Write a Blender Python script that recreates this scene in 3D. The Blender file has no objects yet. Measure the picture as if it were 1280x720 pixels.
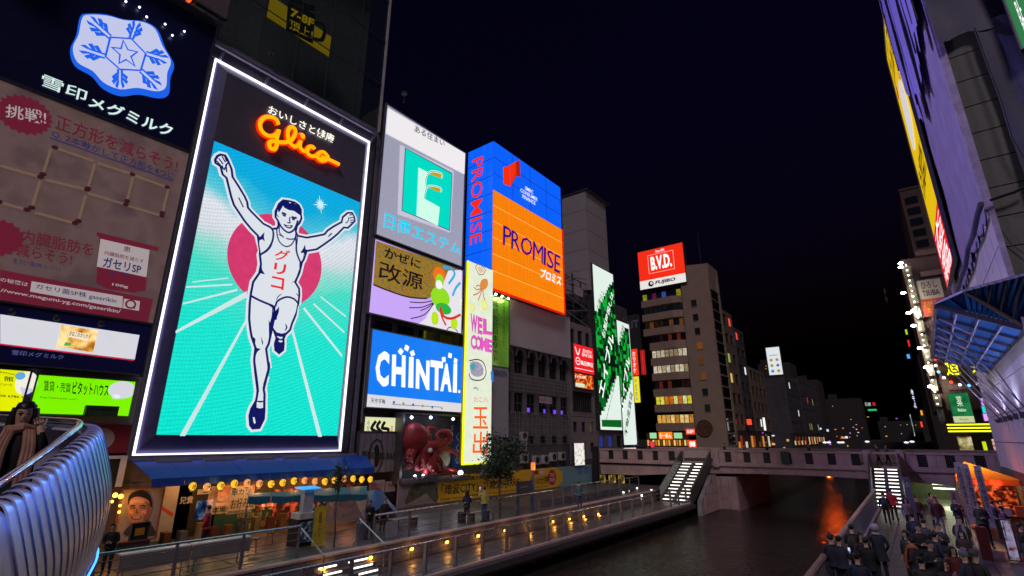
import bpy, bmesh, math, random
from mathutils import Vector, Matrix
random.seed(7)
R = math.radians
SC = bpy.context.scene
COL = SC.collection
# ---------------------------------------------------------------- camera, world, sun, exposure
CAMZ, F, PITCH, YAW = 4.1, 624.0, R(16.8), R(37.95)
cam_d = bpy.data.cameras.new('camera'); cam = bpy.data.objects.new('camera', cam_d); COL.objects.link(cam)
cam_d.sensor_width = 36; cam_d.lens = F * 36 / 1280; cam_d.clip_start = .05; cam_d.clip_end = 3000
cam.location = (0, 0, CAMZ); cam.rotation_euler = (math.pi / 2 + PITCH, 0, YAW)
SC.camera = cam
w = bpy.data.worlds.new('World'); SC.world = w; w.use_nodes = True
nt = w.node_tree; bg = nt.nodes['Background']
sky = nt.nodes.new('ShaderNodeTexSky'); sky.sky_type = 'NISHITA'; sky.sun_disc = False
sky.sun_elevation = R(-4); sky.sun_rotation = R(200)
tint = nt.nodes.new('ShaderNodeMixRGB'); tint.blend_type = 'MULTIPLY'; tint.inputs[0].default_value = 1
tint.inputs[2].default_value = (.9, .5, 2.6, 1)
nt.links.new(sky.outputs[0], tint.inputs[1]); nt.links.new(tint.outputs[0], bg.inputs[0]); bg.inputs[1].default_value = .12
sun_d = bpy.data.lights.new('moonlight', 'SUN'); sun_d.energy = .72; sun_d.angle = R(12); sun_d.color = (1, .84, .86)  # added fill sun in place of scattered city light
sun = bpy.data.objects.new('moonlight', sun_d); COL.objects.link(sun)
sun.rotation_euler = (R(48), 0, R(32))
SC.view_settings.view_transform = 'Standard'; SC.view_settings.look = 'None'
SC.view_settings.exposure = 0; SC.view_settings.gamma = 1
# ---------------------------------------------------------------- survey helpers: sight lines -> metres
_fw = Vector((-math.sin(YAW) * math.cos(PITCH), math.cos(YAW) * math.cos(PITCH), math.sin(PITCH)))
_rt = Vector((math.cos(YAW), math.sin(YAW), 0)); _up = _rt.cross(_fw)
EYE = Vector((0, 0, CAMZ))
def ray(px, py): return _fw * F + _rt * (px - 640) - _up * (py - 360)
def at(px, py, X=None, Y=None, Z=None):
    d = ray(px, py)
    t = X / d.x if X is not None else (Y / d.y if Y is not None else (Z - CAMZ) / d.z)
    return EYE + d * t
class Pl:
    """upright plane of a facade or sign: side 'R' faces +X, 'F' faces -Y (towards the bridge), 'L' faces -X"""
    def __init__(s, side, val):
        s.side, s.val = side, val
        s.u, s.n = {'R': (Vector((0, 1, 0)), Vector((1, 0, 0))), 'F': (Vector((1, 0, 0)), Vector((0, -1, 0))),
                    'L': (Vector((0, -1, 0)), Vector((-1, 0, 0)))}[side]
    def hit(s, px, py):
        p = at(px, py, Y=s.val) if s.side == 'F' else at(px, py, X=s.val)
        return (p.dot(s.u), p.z)
    def P(s, u, v, d=0.0):
        o = Vector((0, s.val, 0)) if s.side == 'F' else Vector((s.val, 0, 0))
        return o + s.u * u + Vector((0, 0, v)) + s.n * d
    def rect(s, a, b):
        p, q = s.hit(*a), s.hit(*b)
        return (p[0], q[1], q[0], p[1])            # u0 v0 u1 v1
    def off(s, d): return Pl(s.side, s.val + (-d if s.side in 'FL' else d))
# ---------------------------------------------------------------- materials
def lin(c):
    if isinstance(c, str): c = [int(c[i:i + 2], 16) / 255 for i in (0, 2, 4)]
    return tuple(x / 12.92 if x <= .04045 else ((x + .055) / 1.055) ** 2.4 for x in c) + (1,)
MATS = {}
def mat(name, col=(.3, .3, .3), rough=.6, metal=0, var=.25, scale=3.0, bump=.0, alpha=None, spec=.5):
    if name in MATS: return MATS[name]
    m = bpy.data.materials.new(name); m.use_nodes = True; MATS[name] = m
    n = m.node_tree.nodes; l = m.node_tree.links; b = n['Principled BSDF']
    b.inputs['Roughness'].default_value = rough; b.inputs['Metallic'].default_value = metal
    b.inputs['Specular IOR Level'].default_value = spec
    if isinstance(col, str): col = lin(col)[:3]
    if var > 0:
        tc = n.new('ShaderNodeTexCoord'); no = n.new('ShaderNodeTexNoise'); no.inputs['Scale'].default_value = scale
        no.inputs['Detail'].default_value = 6; no.inputs['Roughness'].default_value = .65
        l.new(tc.outputs['Object'], no.inputs['Vector'])
        r = n.new('ShaderNodeValToRGB'); r.color_ramp.elements[0].position = .3; r.color_ramp.elements[1].position = .72
        r.color_ramp.elements[0].color = tuple(c * (1 - var) for c in col) + (1,)
        r.color_ramp.elements[1].color = tuple(min(1, c * (1 + var)) for c in col) + (1,)
        l.new(no.outputs['Fac'], r.inputs[0]); l.new(r.outputs[0], b.inputs['Base Color'])
        if bump > 0:
            n2 = n.new('ShaderNodeTexNoise'); n2.inputs['Scale'].default_value = scale * 9; n2.inputs['Detail'].default_value = 4
            l.new(tc.outputs['Object'], n2.inputs['Vector'])
            bu = n.new('ShaderNodeBump'); bu.inputs['Strength'].default_value = bump; bu.inputs['Distance'].default_value = .03
            l.new(n2.outputs['Fac'], bu.inputs['Height']); l.new(bu.outputs[0], b.inputs['Normal'])
        rr = n.new('ShaderNodeMapRange'); rr.inputs['To Min'].default_value = max(.03, rough - .12); rr.inputs['To Max'].default_value = min(1, rough + .12)
        l.new(no.outputs['Fac'], rr.inputs['Value']); l.new(rr.outputs[0], b.inputs['Roughness'])
    else: b.inputs['Base Color'].default_value = tuple(col) + (1,)
    if alpha is not None:
        b.inputs['Alpha'].default_value = alpha
    return m
def glow(col, s=1.0, sample=False, var=0.0, vs=1.5):
    """a lit surface: colour as sRGB hex, strength s"""
    key = ('glow', col, s, sample, var)
    if key in MATS: return MATS[key]
    m = bpy.data.materials.new('lit_' + str(col)); m.use_nodes = True; MATS[key] = m
    n = m.node_tree.nodes; l = m.node_tree.links; b = n['Principled BSDF']; c = lin(col)
    b.inputs['Base Color'].default_value = (c[0] * .3, c[1] * .3, c[2] * .3, 1); b.inputs['Roughness'].default_value = .35
    b.inputs['Emission Color'].default_value = c; b.inputs['Emission Strength'].default_value = s
    if var > 0:
        tc = n.new('ShaderNodeTexCoord'); no = n.new('ShaderNodeTexNoise'); no.inputs['Scale'].default_value = vs; no.inputs['Detail'].default_value = 3
        l.new(tc.outputs['Object'], no.inputs['Vector'])
        mr = n.new('ShaderNodeMapRange'); mr.inputs['From Min'].default_value = .3; mr.inputs['From Max'].default_value = .7
        mr.inputs['To Min'].default_value = s * (1 - var); mr.inputs['To Max'].default_value = s * (1 + var * .6)
        l.new(no.outputs['Fac'], mr.inputs['Value']); l.new(mr.outputs[0], b.inputs['Emission Strength'])
    try: m.cycles.emission_sampling = 'FRONT_BACK' if sample else 'NONE'
    except Exception: pass
    return m
def noisy_glow(name, c1, c2, c3, s, scale, sample=False, stretch=(1, 1, 1)):
    """lit printed picture: three colours broken up by noise"""
    if name in MATS: return MATS[name]
    m = glow(c1, s, sample).copy(); MATS[name] = m; m.name = name
    n = m.node_tree.nodes; l = m.node_tree.links; b = n['Principled BSDF']
    tc = n.new('ShaderNodeTexCoord'); mp = n.new('ShaderNodeMapping'); mp.inputs['Scale'].default_value = stretch
    no = n.new('ShaderNodeTexNoise'); no.inputs['Scale'].default_value = scale; no.inputs['Detail'].default_value = 4
    l.new(tc.outputs['Object'], mp.inputs[0]); l.new(mp.outputs[0], no.inputs['Vector'])
    r = n.new('ShaderNodeValToRGB'); e = r.color_ramp.elements; e[0].position = .36; e[0].color = lin(c1); e[1].position = .64; e[1].color = lin(c3)
    k = e.new(.5); k.color = lin(c2)
    l.new(no.outputs['Fac'], r.inputs[0]); l.new(r.outputs[0], b.inputs['Emission Color']); l.new(r.outputs[0], b.inputs['Base Color'])
    return m
# ---------------------------------------------------------------- mesh building
def root_loc(o):
    while o.parent is not None: o = o.parent
    return Vector(o.location)
ROOT0 = {}
class MB:
    def __init__(s): s.v = []; s.f = []; s.mi = []
    def add(s, vs, fs, mi=0):
        k = len(s.v); s.v += [Vector(p) for p in vs]; s.f += [[i + k for i in f] for f in fs]; s.mi += [mi] * len(fs); return s
    def box(s, a, b, mi=0):
        (x0, y0, z0), (x1, y1, z1) = [min(p, q) for p, q in zip(a, b)], [max(p, q) for p, q in zip(a, b)]
        return s.add([(x0, y0, z0), (x1, y0, z0), (x1, y1, z0), (x0, y1, z0), (x0, y0, z1), (x1, y0, z1), (x1, y1, z1), (x0, y1, z1)],
                     [(0, 3, 2, 1), (4, 5, 6, 7), (0, 1, 5, 4), (1, 2, 6, 5), (2, 3, 7, 6), (3, 0, 4, 7)], mi)
    def pbox(s, pl, r, d0, d1, mi=0):
        """box on a plane: r = u0 v0 u1 v1, from depth d0 to d1"""
        return s.box(pl.P(r[0], r[1], d0), pl.P(r[2], r[3], d1), mi)
    def quad(s, a, b, c, d, mi=0): return s.add([a, b, c, d], [(0, 1, 2, 3)], mi)
    def slab(s, pts, thick, mi=0):
        """closed prism: polygon pts, extruded by vector thick"""
        n = len(pts); t = Vector(thick); p = [Vector(q) for q in pts]
        return s.add(p + [q + t for q in p], [list(range(n))[::-1], list(range(n, 2 * n))] + [(i, (i + 1) % n, (i + 1) % n + n, i + n) for i in range(n)], mi)
    def beam(s, a, b, w, h=None, mi=0, up=(0, 0, 1)):
        a, b = Vector(a), Vector(b); h = h or w; d = (b - a)
        if d.length < 1e-6: return s
        d.normalize(); u = Vector(up)
        if abs(d.dot(u)) > .98: u = Vector((1, 0, 0))
        x = d.cross(u).normalized() * w / 2; y = x.cross(d).normalized() * h / 2
        vs = [a - x - y, a + x - y, a + x + y, a - x + y, b - x - y, b + x - y, b + x + y, b - x + y]
        return s.add(vs, [(0, 3, 2, 1), (4, 5, 6, 7), (0, 1, 5, 4), (1, 2, 6, 5), (2, 3, 7, 6), (3, 0, 4, 7)], mi)
    def tube(s, pts, r, n=8, mi=0, closed=False, r1=None):
        pts = [Vector(p) for p in pts]; m = len(pts); rings = []
        rr = r if isinstance(r, (list, tuple)) else [r + ((r1 if r1 is not None else r) - r) * i / max(1, m - 1) for i in range(m)]
        px = None
        for i, p in enumerate(pts):
            if closed: d = pts[(i + 1) % m] - pts[i - 1]
            else: d = pts[min(i + 1, m - 1)] - pts[max(i - 1, 0)]
            if d.length < 1e-9: d = Vector((0, 0, 1))
            d.normalize()
            if px is None:
                u = Vector((0, 0, 1)) if abs(d.z) < .9 else Vector((1, 0, 0)); x = d.cross(u).normalized()
            else:
                x = px - d * px.dot(d)
                x = x.normalized() if x.length > 1e-6 else d.cross(Vector((0, 0, 1))).normalized()
            px = x; y = d.cross(x)
            rings.append([p + (x * math.cos(2 * math.pi * k / n) + y * math.sin(2 * math.pi * k / n)) * rr[i] for k in range(n)])
        vs = [q for g in rings for q in g]; fs = []
        for i in range(m if closed else m - 1):
            j = (i + 1) % m
            for k in range(n): fs.append((i * n + k, i * n + (k + 1) % n, j * n + (k + 1) % n, j * n + k))
        if not closed: fs += [list(range(n))[::-1], list(range((m - 1) * n, m * n))]
        return s.add(vs, fs, mi)
    def lathe(s, prof, c, n=12, mi=0, ax=(0, 0, 1), ang=2 * math.pi):
        c = Vector(c); q = Vector((0, 0, 1)).rotation_difference(Vector(ax)); vs = []; fs = []
        for (r, z) in prof:
            for k in range(n):
                a = 2 * math.pi * k / n; vs.append(c + q @ Vector((max(r, .0005) * math.cos(a), max(r, .0005) * math.sin(a), z)))
        for i in range(len(prof) - 1):
            for k in range(n): fs.append((i * n + k, i * n + (k + 1) % n, (i + 1) * n + (k + 1) % n, (i + 1) * n + k))
        fs += [list(range(n))[::-1], list(range((len(prof) - 1) * n, len(prof) * n))]
        return s.add(vs, fs, mi)
    def ball(s, c, r, n=12, mi=0, sc=(1, 1, 1)):
        m = max(4, n // 2 + 1); vs = []; fs = []; c = Vector(c)
        for i in range(m + 1):
            t = math.pi * i / m
            for k in range(n):
                a = 2 * math.pi * k / n; q = max(.02, math.sin(t))
                vs.append(c + Vector((q * math.cos(a) * r * sc[0], q * math.sin(a) * r * sc[1], -math.cos(t) * r * sc[2])))
        for i in range(m):
            for k in range(n): fs.append((i * n + k, i * n + (k + 1) % n, (i + 1) * n + (k + 1) % n, (i + 1) * n + k))
        fs += [list(range(n))[::-1], list(range(m * n, m * n + n))]
        return s.add(vs, fs, mi)
    def mesh(s, name, mats, off=Vector((0, 0, 0)), smooth=False):
        me = bpy.data.meshes.new(name); me.from_pydata([tuple(p - off) for p in s.v], [], s.f)
        for m in (mats if isinstance(mats, (list, tuple)) else [mats]): me.materials.append(m)
        me.polygons.foreach_set('material_index', s.mi)
        if smooth:
            me.polygons.foreach_set('use_smooth', [True] * len(me.polygons))
            try: me.set_sharp_from_angle(angle=R(40))
            except Exception: pass
        me.update(); return me
    def build(s, name, mats, parent=None, kind=None, smooth=False, bev=0):
        if parent is None:
            xs = [p.x for p in s.v]; ys = [p.y for p in s.v]; zs = [p.z for p in s.v]
            off = Vector(((min(xs) + max(xs)) / 2, (min(ys) + max(ys)) / 2, min(zs)))
        else: off = root_loc(parent)
        o = bpy.data.objects.new(name, s.mesh(name, mats, off, smooth)); COL.objects.link(o)
        if parent is None: o.location = off
        else: o.parent = parent
        if kind: o['kind'] = kind
        if bev:
            b = o.modifiers.new('bevel', 'BEVEL'); b.width = bev; b.segments = 2; b.limit_method = 'ANGLE'
        return o
def share(o, name=None, parent=None, loc=None):
    """another object on the same mesh data"""
    c = o.copy(); COL.objects.link(c)
    if parent is not None: c.parent = parent
    if loc is not None: c.location = loc
    return c
ORD = 'first second third fourth fifth sixth seventh eighth ninth tenth eleventh twelfth thirteenth fourteenth fifteenth sixteenth seventeenth eighteenth nineteenth twentieth'.split()
def tag(o, label, cat, group=None, kind=None):
    o['label'] = label; o['category'] = cat
    if group: o['group'] = group
    if kind: o['kind'] = kind
    return o
def thing(name, label, cat, loc=(0, 0, 0), group=None):
    o = bpy.data.objects.new(name, None); COL.objects.link(o); o.location = loc; o.empty_display_size = .3
    return tag(o, label, cat, group)
KIDS = None
def copy_tree(o, parent=None, kids=None):
    if kids is None:
        kids = {}
        for q in bpy.data.objects:
            if q.parent: kids.setdefault(q.parent.name, []).append(q)
    c = o.copy(); COL.objects.link(c); c.parent = parent
    for ch in kids.get(o.name, []): copy_tree(ch, c, kids)
    return c
# ---------------------------------------------------------------- print: polygons, strokes, lettering
def catmull(pts, n=5, closed=False):
    P = [Vector(p) for p in pts]; m = len(P); out = []
    rng = range(m) if closed else range(m - 1)
    for i in rng:
        if closed: a, b, c, d = P[i - 1], P[i], P[(i + 1) % m], P[(i + 2) % m]
        else: a, b, c, d = P[max(i - 1, 0)], P[i], P[i + 1], P[min(i + 2, m - 1)]
        for k in range(n):
            t = k / n; out.append(.5 * ((2 * b) + (c - a) * t + (2 * a - 5 * b + 4 * c - d) * t * t + (3 * b - 3 * c + d - a) * t ** 3))
    if not closed: out.append(P[-1])
    return out
def pxs(pts, x0=0, y0=0, s=1.0): return [(x0 + x / s, y0 + y / s) for x, y in pts]
class Art:
    """flat print on a plane, given either in metres on the plane (uv) or by sight lines (px=True)"""
    def __init__(s, pl, px=True): s.pl, s.px, s.mb, s.mats, s.d = pl, px, MB(), [], .012
    def m(s, mt):
        if mt not in s.mats: s.mats.append(mt)
        return s.mats.index(mt)
    def U(s, pts): return [Vector(s.pl.hit(*p)) if s.px else Vector(p) for p in pts]
    def poly(s, pts, mt, d=None, smooth=0):
        q = s.U(pts)
        if smooth: q = catmull(q, smooth, True)
        d = s.d if d is None else d; k = len(q)
        from mathutils.geometry import tessellate_polygon
        tr = tessellate_polygon([[Vector((p.x, p.y, 0)) for p in q]])
        fs = []
        for t in tr:
            a, b, c = [q[i] for i in t]
            fs.append(t if (b - a).cross(c - a) > 0 else (t[0], t[2], t[1]))
        s.mb.add([s.pl.P(p.x, p.y, d) for p in q], fs, s.m(mt)); return s
    def line(s, pts, w, mt, d=None, closed=False, smooth=0, taper=False):
        q = s.U(pts)
        if smooth: q = catmull(q, smooth, closed)
        d = s.d if d is None else d; n = len(q); L = []; Rr = []
        for i, p in enumerate(q):
            a = q[(i - 1) % n] if (closed or i > 0) else p; b = q[(i + 1) % n] if (closed or i < n - 1) else p
            a1 = (p - a); b1 = (b - p)
            if a1.length > 1e-9: a1.normalize()
            if b1.length > 1e-9: b1.normalize()
            t = a1 + b1
            if t.length < 1e-6: t = b1 if b1.length else a1
            t.normalize(); nn = Vector((-t.y, t.x)); c = max(.5, abs(nn.dot(Vector((-b1.y, b1.x)))) if b1.length > 1e-9 else 1)
            ww = w / 2 / c
            if taper: ww *= max(.12, math.sin(math.pi * (i + .5) / n))
            L.append(p + nn * ww); Rr.append(p - nn * ww)
        vs = [s.pl.P(p.x, p.y, d) for p in L + Rr]; fs = []
        for i in range(n if closed else n - 1):
            j = (i + 1) % n; fs.append((i, i + n, j + n, j))
        s.mb.add(vs, fs, s.m(mt)); return s
    def disc(s, c, r, mt, d=None, ry=None, n=32, uv=False):
        cc = Vector(c) if (uv or not s.px) else Vector(s.pl.hit(*c)); ry = ry or r; o = s.px; s.px = False
        s.poly([(cc.x + r * math.cos(2 * math.pi * k / n), cc.y + ry * math.sin(2 * math.pi * k / n)) for k in range(n)], mt, d); s.px = o; return s
    def rect(s, r, mt, d=None):
        o = s.px; s.px = False; s.poly([(r[0], r[1]), (r[2], r[1]), (r[2], r[3]), (r[0], r[3])], mt, d); s.px = o; return s
    def build(s, name, parent): return s.mb.build(name, s.mats, parent) if s.mb.f else None
def text_mesh(txt, bold=0.0, ext=0.0, line=1.0, res=2):
    cu = bpy.data.curves.new('lettering', 'FONT'); cu.body = txt; cu.align_x = 'CENTER'; cu.space_line = line
    cu.resolution_u = res; cu.offset = bold; cu.extrude = ext; cu.fill_mode = 'BOTH' if ext else 'FRONT'
    o = bpy.data.objects.new('t', cu); me = o.to_mesh()
    vs = [Vector(v.co) for v in me.vertices]; fs = [list(p.vertices) for p in me.polygons]
    o.to_mesh_clear(); bpy.data.objects.remove(o); bpy.data.curves.remove(cu)
    return vs, fs
TXT = {}
def text(pl, txt, bx, mt, parent, d=.02, bold=.012, px=True, rot=0, vert=False, ext=0.0, shear=0, name='lettering', into=None, quad=None, line=1.0, box=None):
    """fit lettering into box: (left top) (right bottom) by sight lines, or u0 v0 u1 v1; quad = four uv corners bl br tr tl"""
    box = box or bx
    if any('\u4e00' <= c <= '\u9fff' for c in txt): bold = min(bold, .008)
    elif any('\u3040' <= c <= '\u30ff' for c in txt): bold = min(bold, .022)
    if vert: txt = '\n'.join(txt)
    key = (txt, bold, ext, line)
    if key not in TXT: TXT[key] = text_mesh(txt, bold, ext, line)
    vs, fs = TXT[key]
    if not vs: return None
    if rot: a = R(rot); vs = [Vector((v.x * math.cos(a) - v.y * math.sin(a), v.x * math.sin(a) + v.y * math.cos(a), v.z)) for v in vs]
    if shear: vs = [Vector((v.x + v.y * shear, v.y, v.z)) for v in vs]
    x0 = min(v.x for v in vs); x1 = max(v.x for v in vs); y0 = min(v.y for v in vs); y1 = max(v.y for v in vs)
    if quad:
        q = [Vector(c) for c in quad]
    else:
        r = pl.rect(*box) if px else box
        q = [Vector((r[0], r[1])), Vector((r[2], r[1])), Vector((r[2], r[3])), Vector((r[0], r[3]))]
    h = (q[3] - q[0]).length; sc = h / max(1e-6, y1 - y0)
    out = []
    for v in vs:
        a = (v.x - x0) / (x1 - x0); b = (v.y - y0) / (y1 - y0)
        p = q[0] * (1 - a) * (1 - b) + q[1] * a * (1 - b) + q[2] * a * b + q[3] * (1 - a) * b
        out.append(pl.P(p.x, p.y, d + v.z * sc))
    m = into or MB()
    if into is None: m.add(out, fs); return m.build(name, mt, parent)
    m.add(out, fs); return None
def qbox(pl, tl, tr, br, bl):
    return [pl.hit(*bl), pl.hit(*br), pl.hit(*tr), pl.hit(*tl)]
# ================================================================ materials of the place
CONC = mat('concrete', (.30, .27, .28), .75, var=.3, scale=1.2, bump=.25)
CONC_D = mat('dark_concrete', (.13, .115, .125), .8, var=.35, scale=1.5, bump=.25)
STONE = mat('pale_stone', (.50, .36, .34), .65, var=.25, scale=.8, bump=.2)
PAVE = mat('paving', (.10, .09, .095), .42, var=.3, scale=1.1, bump=.15)
PAVE2 = mat('paving_dark', (.075, .068, .072), .38, var=.3, scale=1.4, bump=.15)
GROUT = mat('grout', (.05, .045, .05), .9, var=.2)
ASPH = mat('asphalt', (.05, .05, .052), .85, var=.2, scale=4)
STEEL = mat('brushed_steel', (.55, .55, .58), .28, 1, var=.12, scale=9)
STEEL_D = mat('dark_steel', (.12, .12, .13), .45, .7, var=.2)
RAILM = mat('rail_paint', (.22, .21, .24), .4, .6, var=.15)
BLACK = mat('black', (.012, .012, .014), .6, var=.1)
WALLD = mat('wall_dark', (.075, .07, .085), .85, var=.35, scale=.7, bump=.2)
WALLM = mat('wall_mid', (.15, .135, .14), .85, var=.3, scale=.6, bump=.2)
WALLB = mat('wall_brown', (.20, .145, .12), .8, var=.25, scale=.5, bump=.2)
GLASS = mat('dark_glass', (.012, .014, .02), .06, 0, var=0, spec=.8)
NAVY = mat('navy_paint', (.02, .022, .07), .4, var=.2)
WHITE = mat('white_paint', (.75, .73, .75), .5, var=.06)
RUST = mat('quay_timber', (.10, .065, .045), .8, var=.4, scale=2, bump=.3)
def water_mat():
    m = bpy.data.materials.new('river_water'); m.use_nodes = True; n = m.node_tree.nodes; l = m.node_tree.links; b = n['Principled BSDF']
    b.inputs['Base Color'].default_value = (.035, .030, .026, 1); b.inputs['Roughness'].default_value = .07; b.inputs['IOR'].default_value = 1.33
    tc = n.new('ShaderNodeTexCoord'); mp = n.new('ShaderNodeMapping'); mp.inputs['Scale'].default_value = (1.0, 1.5, 1)
    mp.inputs['Rotation'].default_value = (0, 0, R(38)); l.new(tc.outputs['Object'], mp.inputs[0])
    a = n.new('ShaderNodeTexNoise'); a.inputs['Scale'].default_value = 3.8; a.inputs['Detail'].default_value = 5; a.inputs['Distortion'].default_value = .5
    c = n.new('ShaderNodeTexNoise'); c.inputs['Scale'].default_value = .35; c.inputs['Detail'].default_value = 2
    l.new(mp.outputs[0], a.inputs['Vector']); l.new(mp.outputs[0], c.inputs['Vector'])
    mu = n.new('ShaderNodeMath'); mu.operation = 'MULTIPLY_ADD'; l.new(c.outputs['Fac'], mu.inputs[0]); mu.inputs[1].default_value = 1.6; l.new(a.outputs['Fac'], mu.inputs[2])
    bu = n.new('ShaderNodeBump'); bu.inputs['Strength'].default_value = .55; bu.inputs['Distance'].default_value = .13
    l.new(mu.outputs[0], bu.inputs['Height']); l.new(bu.outputs[0], b.inputs['Normal']); return m
WATER = water_mat()
def struct(name, mb, m, **k): o = mb.build(name, m, None, 'structure', **k); return o
LOW, RGT, DECK, WZ, BY0, BY1 = -.75, -.3, 2.0, -1.75, 47.5, 60.0
XR = 3.4                                            # river face of the right-bank buildings
struct('riverbed', MB().box((-900, -300, -4.6), (900, 1500, -4.4)), CONC_D)
struct('river', MB().quad((-17.4, -40, WZ), (-2.2, -40, WZ), (-2.2, 420, WZ), (-17.4, 420, WZ)), WATER)
# ---- banks: base sheets with paving slabs laid on them
up = struct('promenade', MB().box((-40, -30, -3), (-18.0, 47.6, -.05)), GROUT)
lowp = struct('lower_walkway', MB().box((-17.75, -30, -1.05), (-14.6, 42.0, LOW - .04)), GROUT)
rp = struct('riverside_pavement', MB().box((-2.75, -30, -3), (3.4, 47.6, RGT - .04)), GROUT)
def slabs(parent, x0, x1, y0, y1, z, nx, ny, mats, t=.04, gap=.014):
    dx, dy = (x1 - x0) / nx, (y1 - y0) / ny; off = root_loc(parent)
    protos = [MB().box((gap, gap, -t), (dx - gap, dy - gap, 0)).mesh('paving_slab', m) for m in mats]
    rnd = random.Random(3)
    for i in range(nx):
        for j in range(ny):
            o = bpy.data.objects.new('paving_slab', protos[rnd.randrange(len(protos))]); COL.objects.link(o); o.parent = parent
            o.location = Vector((x0 + i * dx, y0 + j * dy, z + rnd.uniform(-.003, .002))) - off
slabs(up, -26, -18.02, 5, 46.6, 0, 6, 30, [PAVE, PAVE2])
slabs(lowp, -17.7, -15.2, 5, 42.0, LOW, 2, 30, [PAVE, PAVE2])
slabs(rp, -2.7, 3.4, 14, 47.4, RGT, 6, 26, [PAVE, PAVE2, PAVE])
# quay walls, timber fender, piles under the lower walkway
struct('quay_wall', MB().box((-17.95, -30, -4.4), (-17.4, 47.5, -1.05)), CONC_D)
struct('right_quay_wall', MB().box((-3.0, -30, -4.4), (-2.78, 47.5, RGT + .02)), CONC)
q = MB()
for k in range(27): q.box((-16.1, 3 + k * 1.45, -4.4), (-15.8, 3.3 + k * 1.45, -1.05))
q.box((-15.24, 2, -1.32), (-15.0, 42.0, -1.06)); struct('walkway_piles', q, RUST)
k_ = MB(); k_.box((-15.15, 2, -1.05), (-14.98, 42.0, LOW + .06)); struct('walkway_edge', k_, STONE)
# low retaining wall between the two levels, in stone blocks, with its recessed lamps
rw = MB().box((-18.0, -10, -1.0), (-17.8, 42.0, -.02)).build('retaining_wall', CONC_D)
tag(rw, 'low dark stone retaining wall with a row of amber lamps along lower walkway', 'wall')
blk = [MB().box((0, .01, 0), (.05, 1.18, .70)).mesh('stone_block', m, smooth=False) for m in (CONC_D, CONC_D, WALLM)]
for k in range(30):
    o = bpy.data.objects.new('stone_block', blk[k % 3]); COL.objects.link(o); o.parent = rw; o.location = Vector((-17.8, 5 + k * 1.2, -.74)) - root_loc(rw)
cp = MB().box((-18.06, -10, -.02), (-17.72, 42.0, .05)).build('coping', STONE, rw)
AMB = glow('ffb23a', 9)
def point(name, loc, col, e, r=.06, spot=None, rot=None, parent=None, blend=.4):
    ld = bpy.data.lights.new(name, 'SPOT' if spot else 'POINT'); ld.energy = e; ld.color = lin(col)[:3]; ld.shadow_soft_size = r
    if spot: ld.spot_size = R(spot); ld.spot_blend = blend
    o = bpy.data.objects.new(name, ld); COL.objects.link(o)
    if parent: o.parent = parent; o.location = Vector(loc) - root_loc(parent)
    else: o.location = loc
    if rot is not None: o.rotation_euler = rot if not isinstance(rot, Vector) else (rot - Vector(loc)).to_track_quat('-Z', 'Y').to_euler()
    return o
def wall_lamp(px, py, x=-17.72, grp='amber lamps set in the retaining wall', lab='amber lamp from the left in the low retaining wall', n=0):
    lab = ORD[n] + ' ' + lab
    p = at(px, py, X=x); t = thing('wall_lamp', lab, 'lamp', p, grp)
    MB().box(p + Vector((-.04, -.13, -.06)), p + Vector((.03, .13, .07))).build('housing', STEEL_D, t)
    MB().ball(p + Vector((.05, 0, 0)), .075, 8, sc=(.5, 1.3, .8)).build('lens', AMB, t)
    point('glow', p + Vector((.16, 0, -.05)), 'ffab40', 5.5, .05, parent=t)
WN = 0
for p in ((403, 711), (462.5, 697), (514, 686), (558, 677.5), (597, 669.7), (630.5, 663), (660, 657), (690.5, 652), (711, 648.5), (729, 645.5), (747, 642.5)): wall_lamp(*p, n=WN); WN += 1
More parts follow.
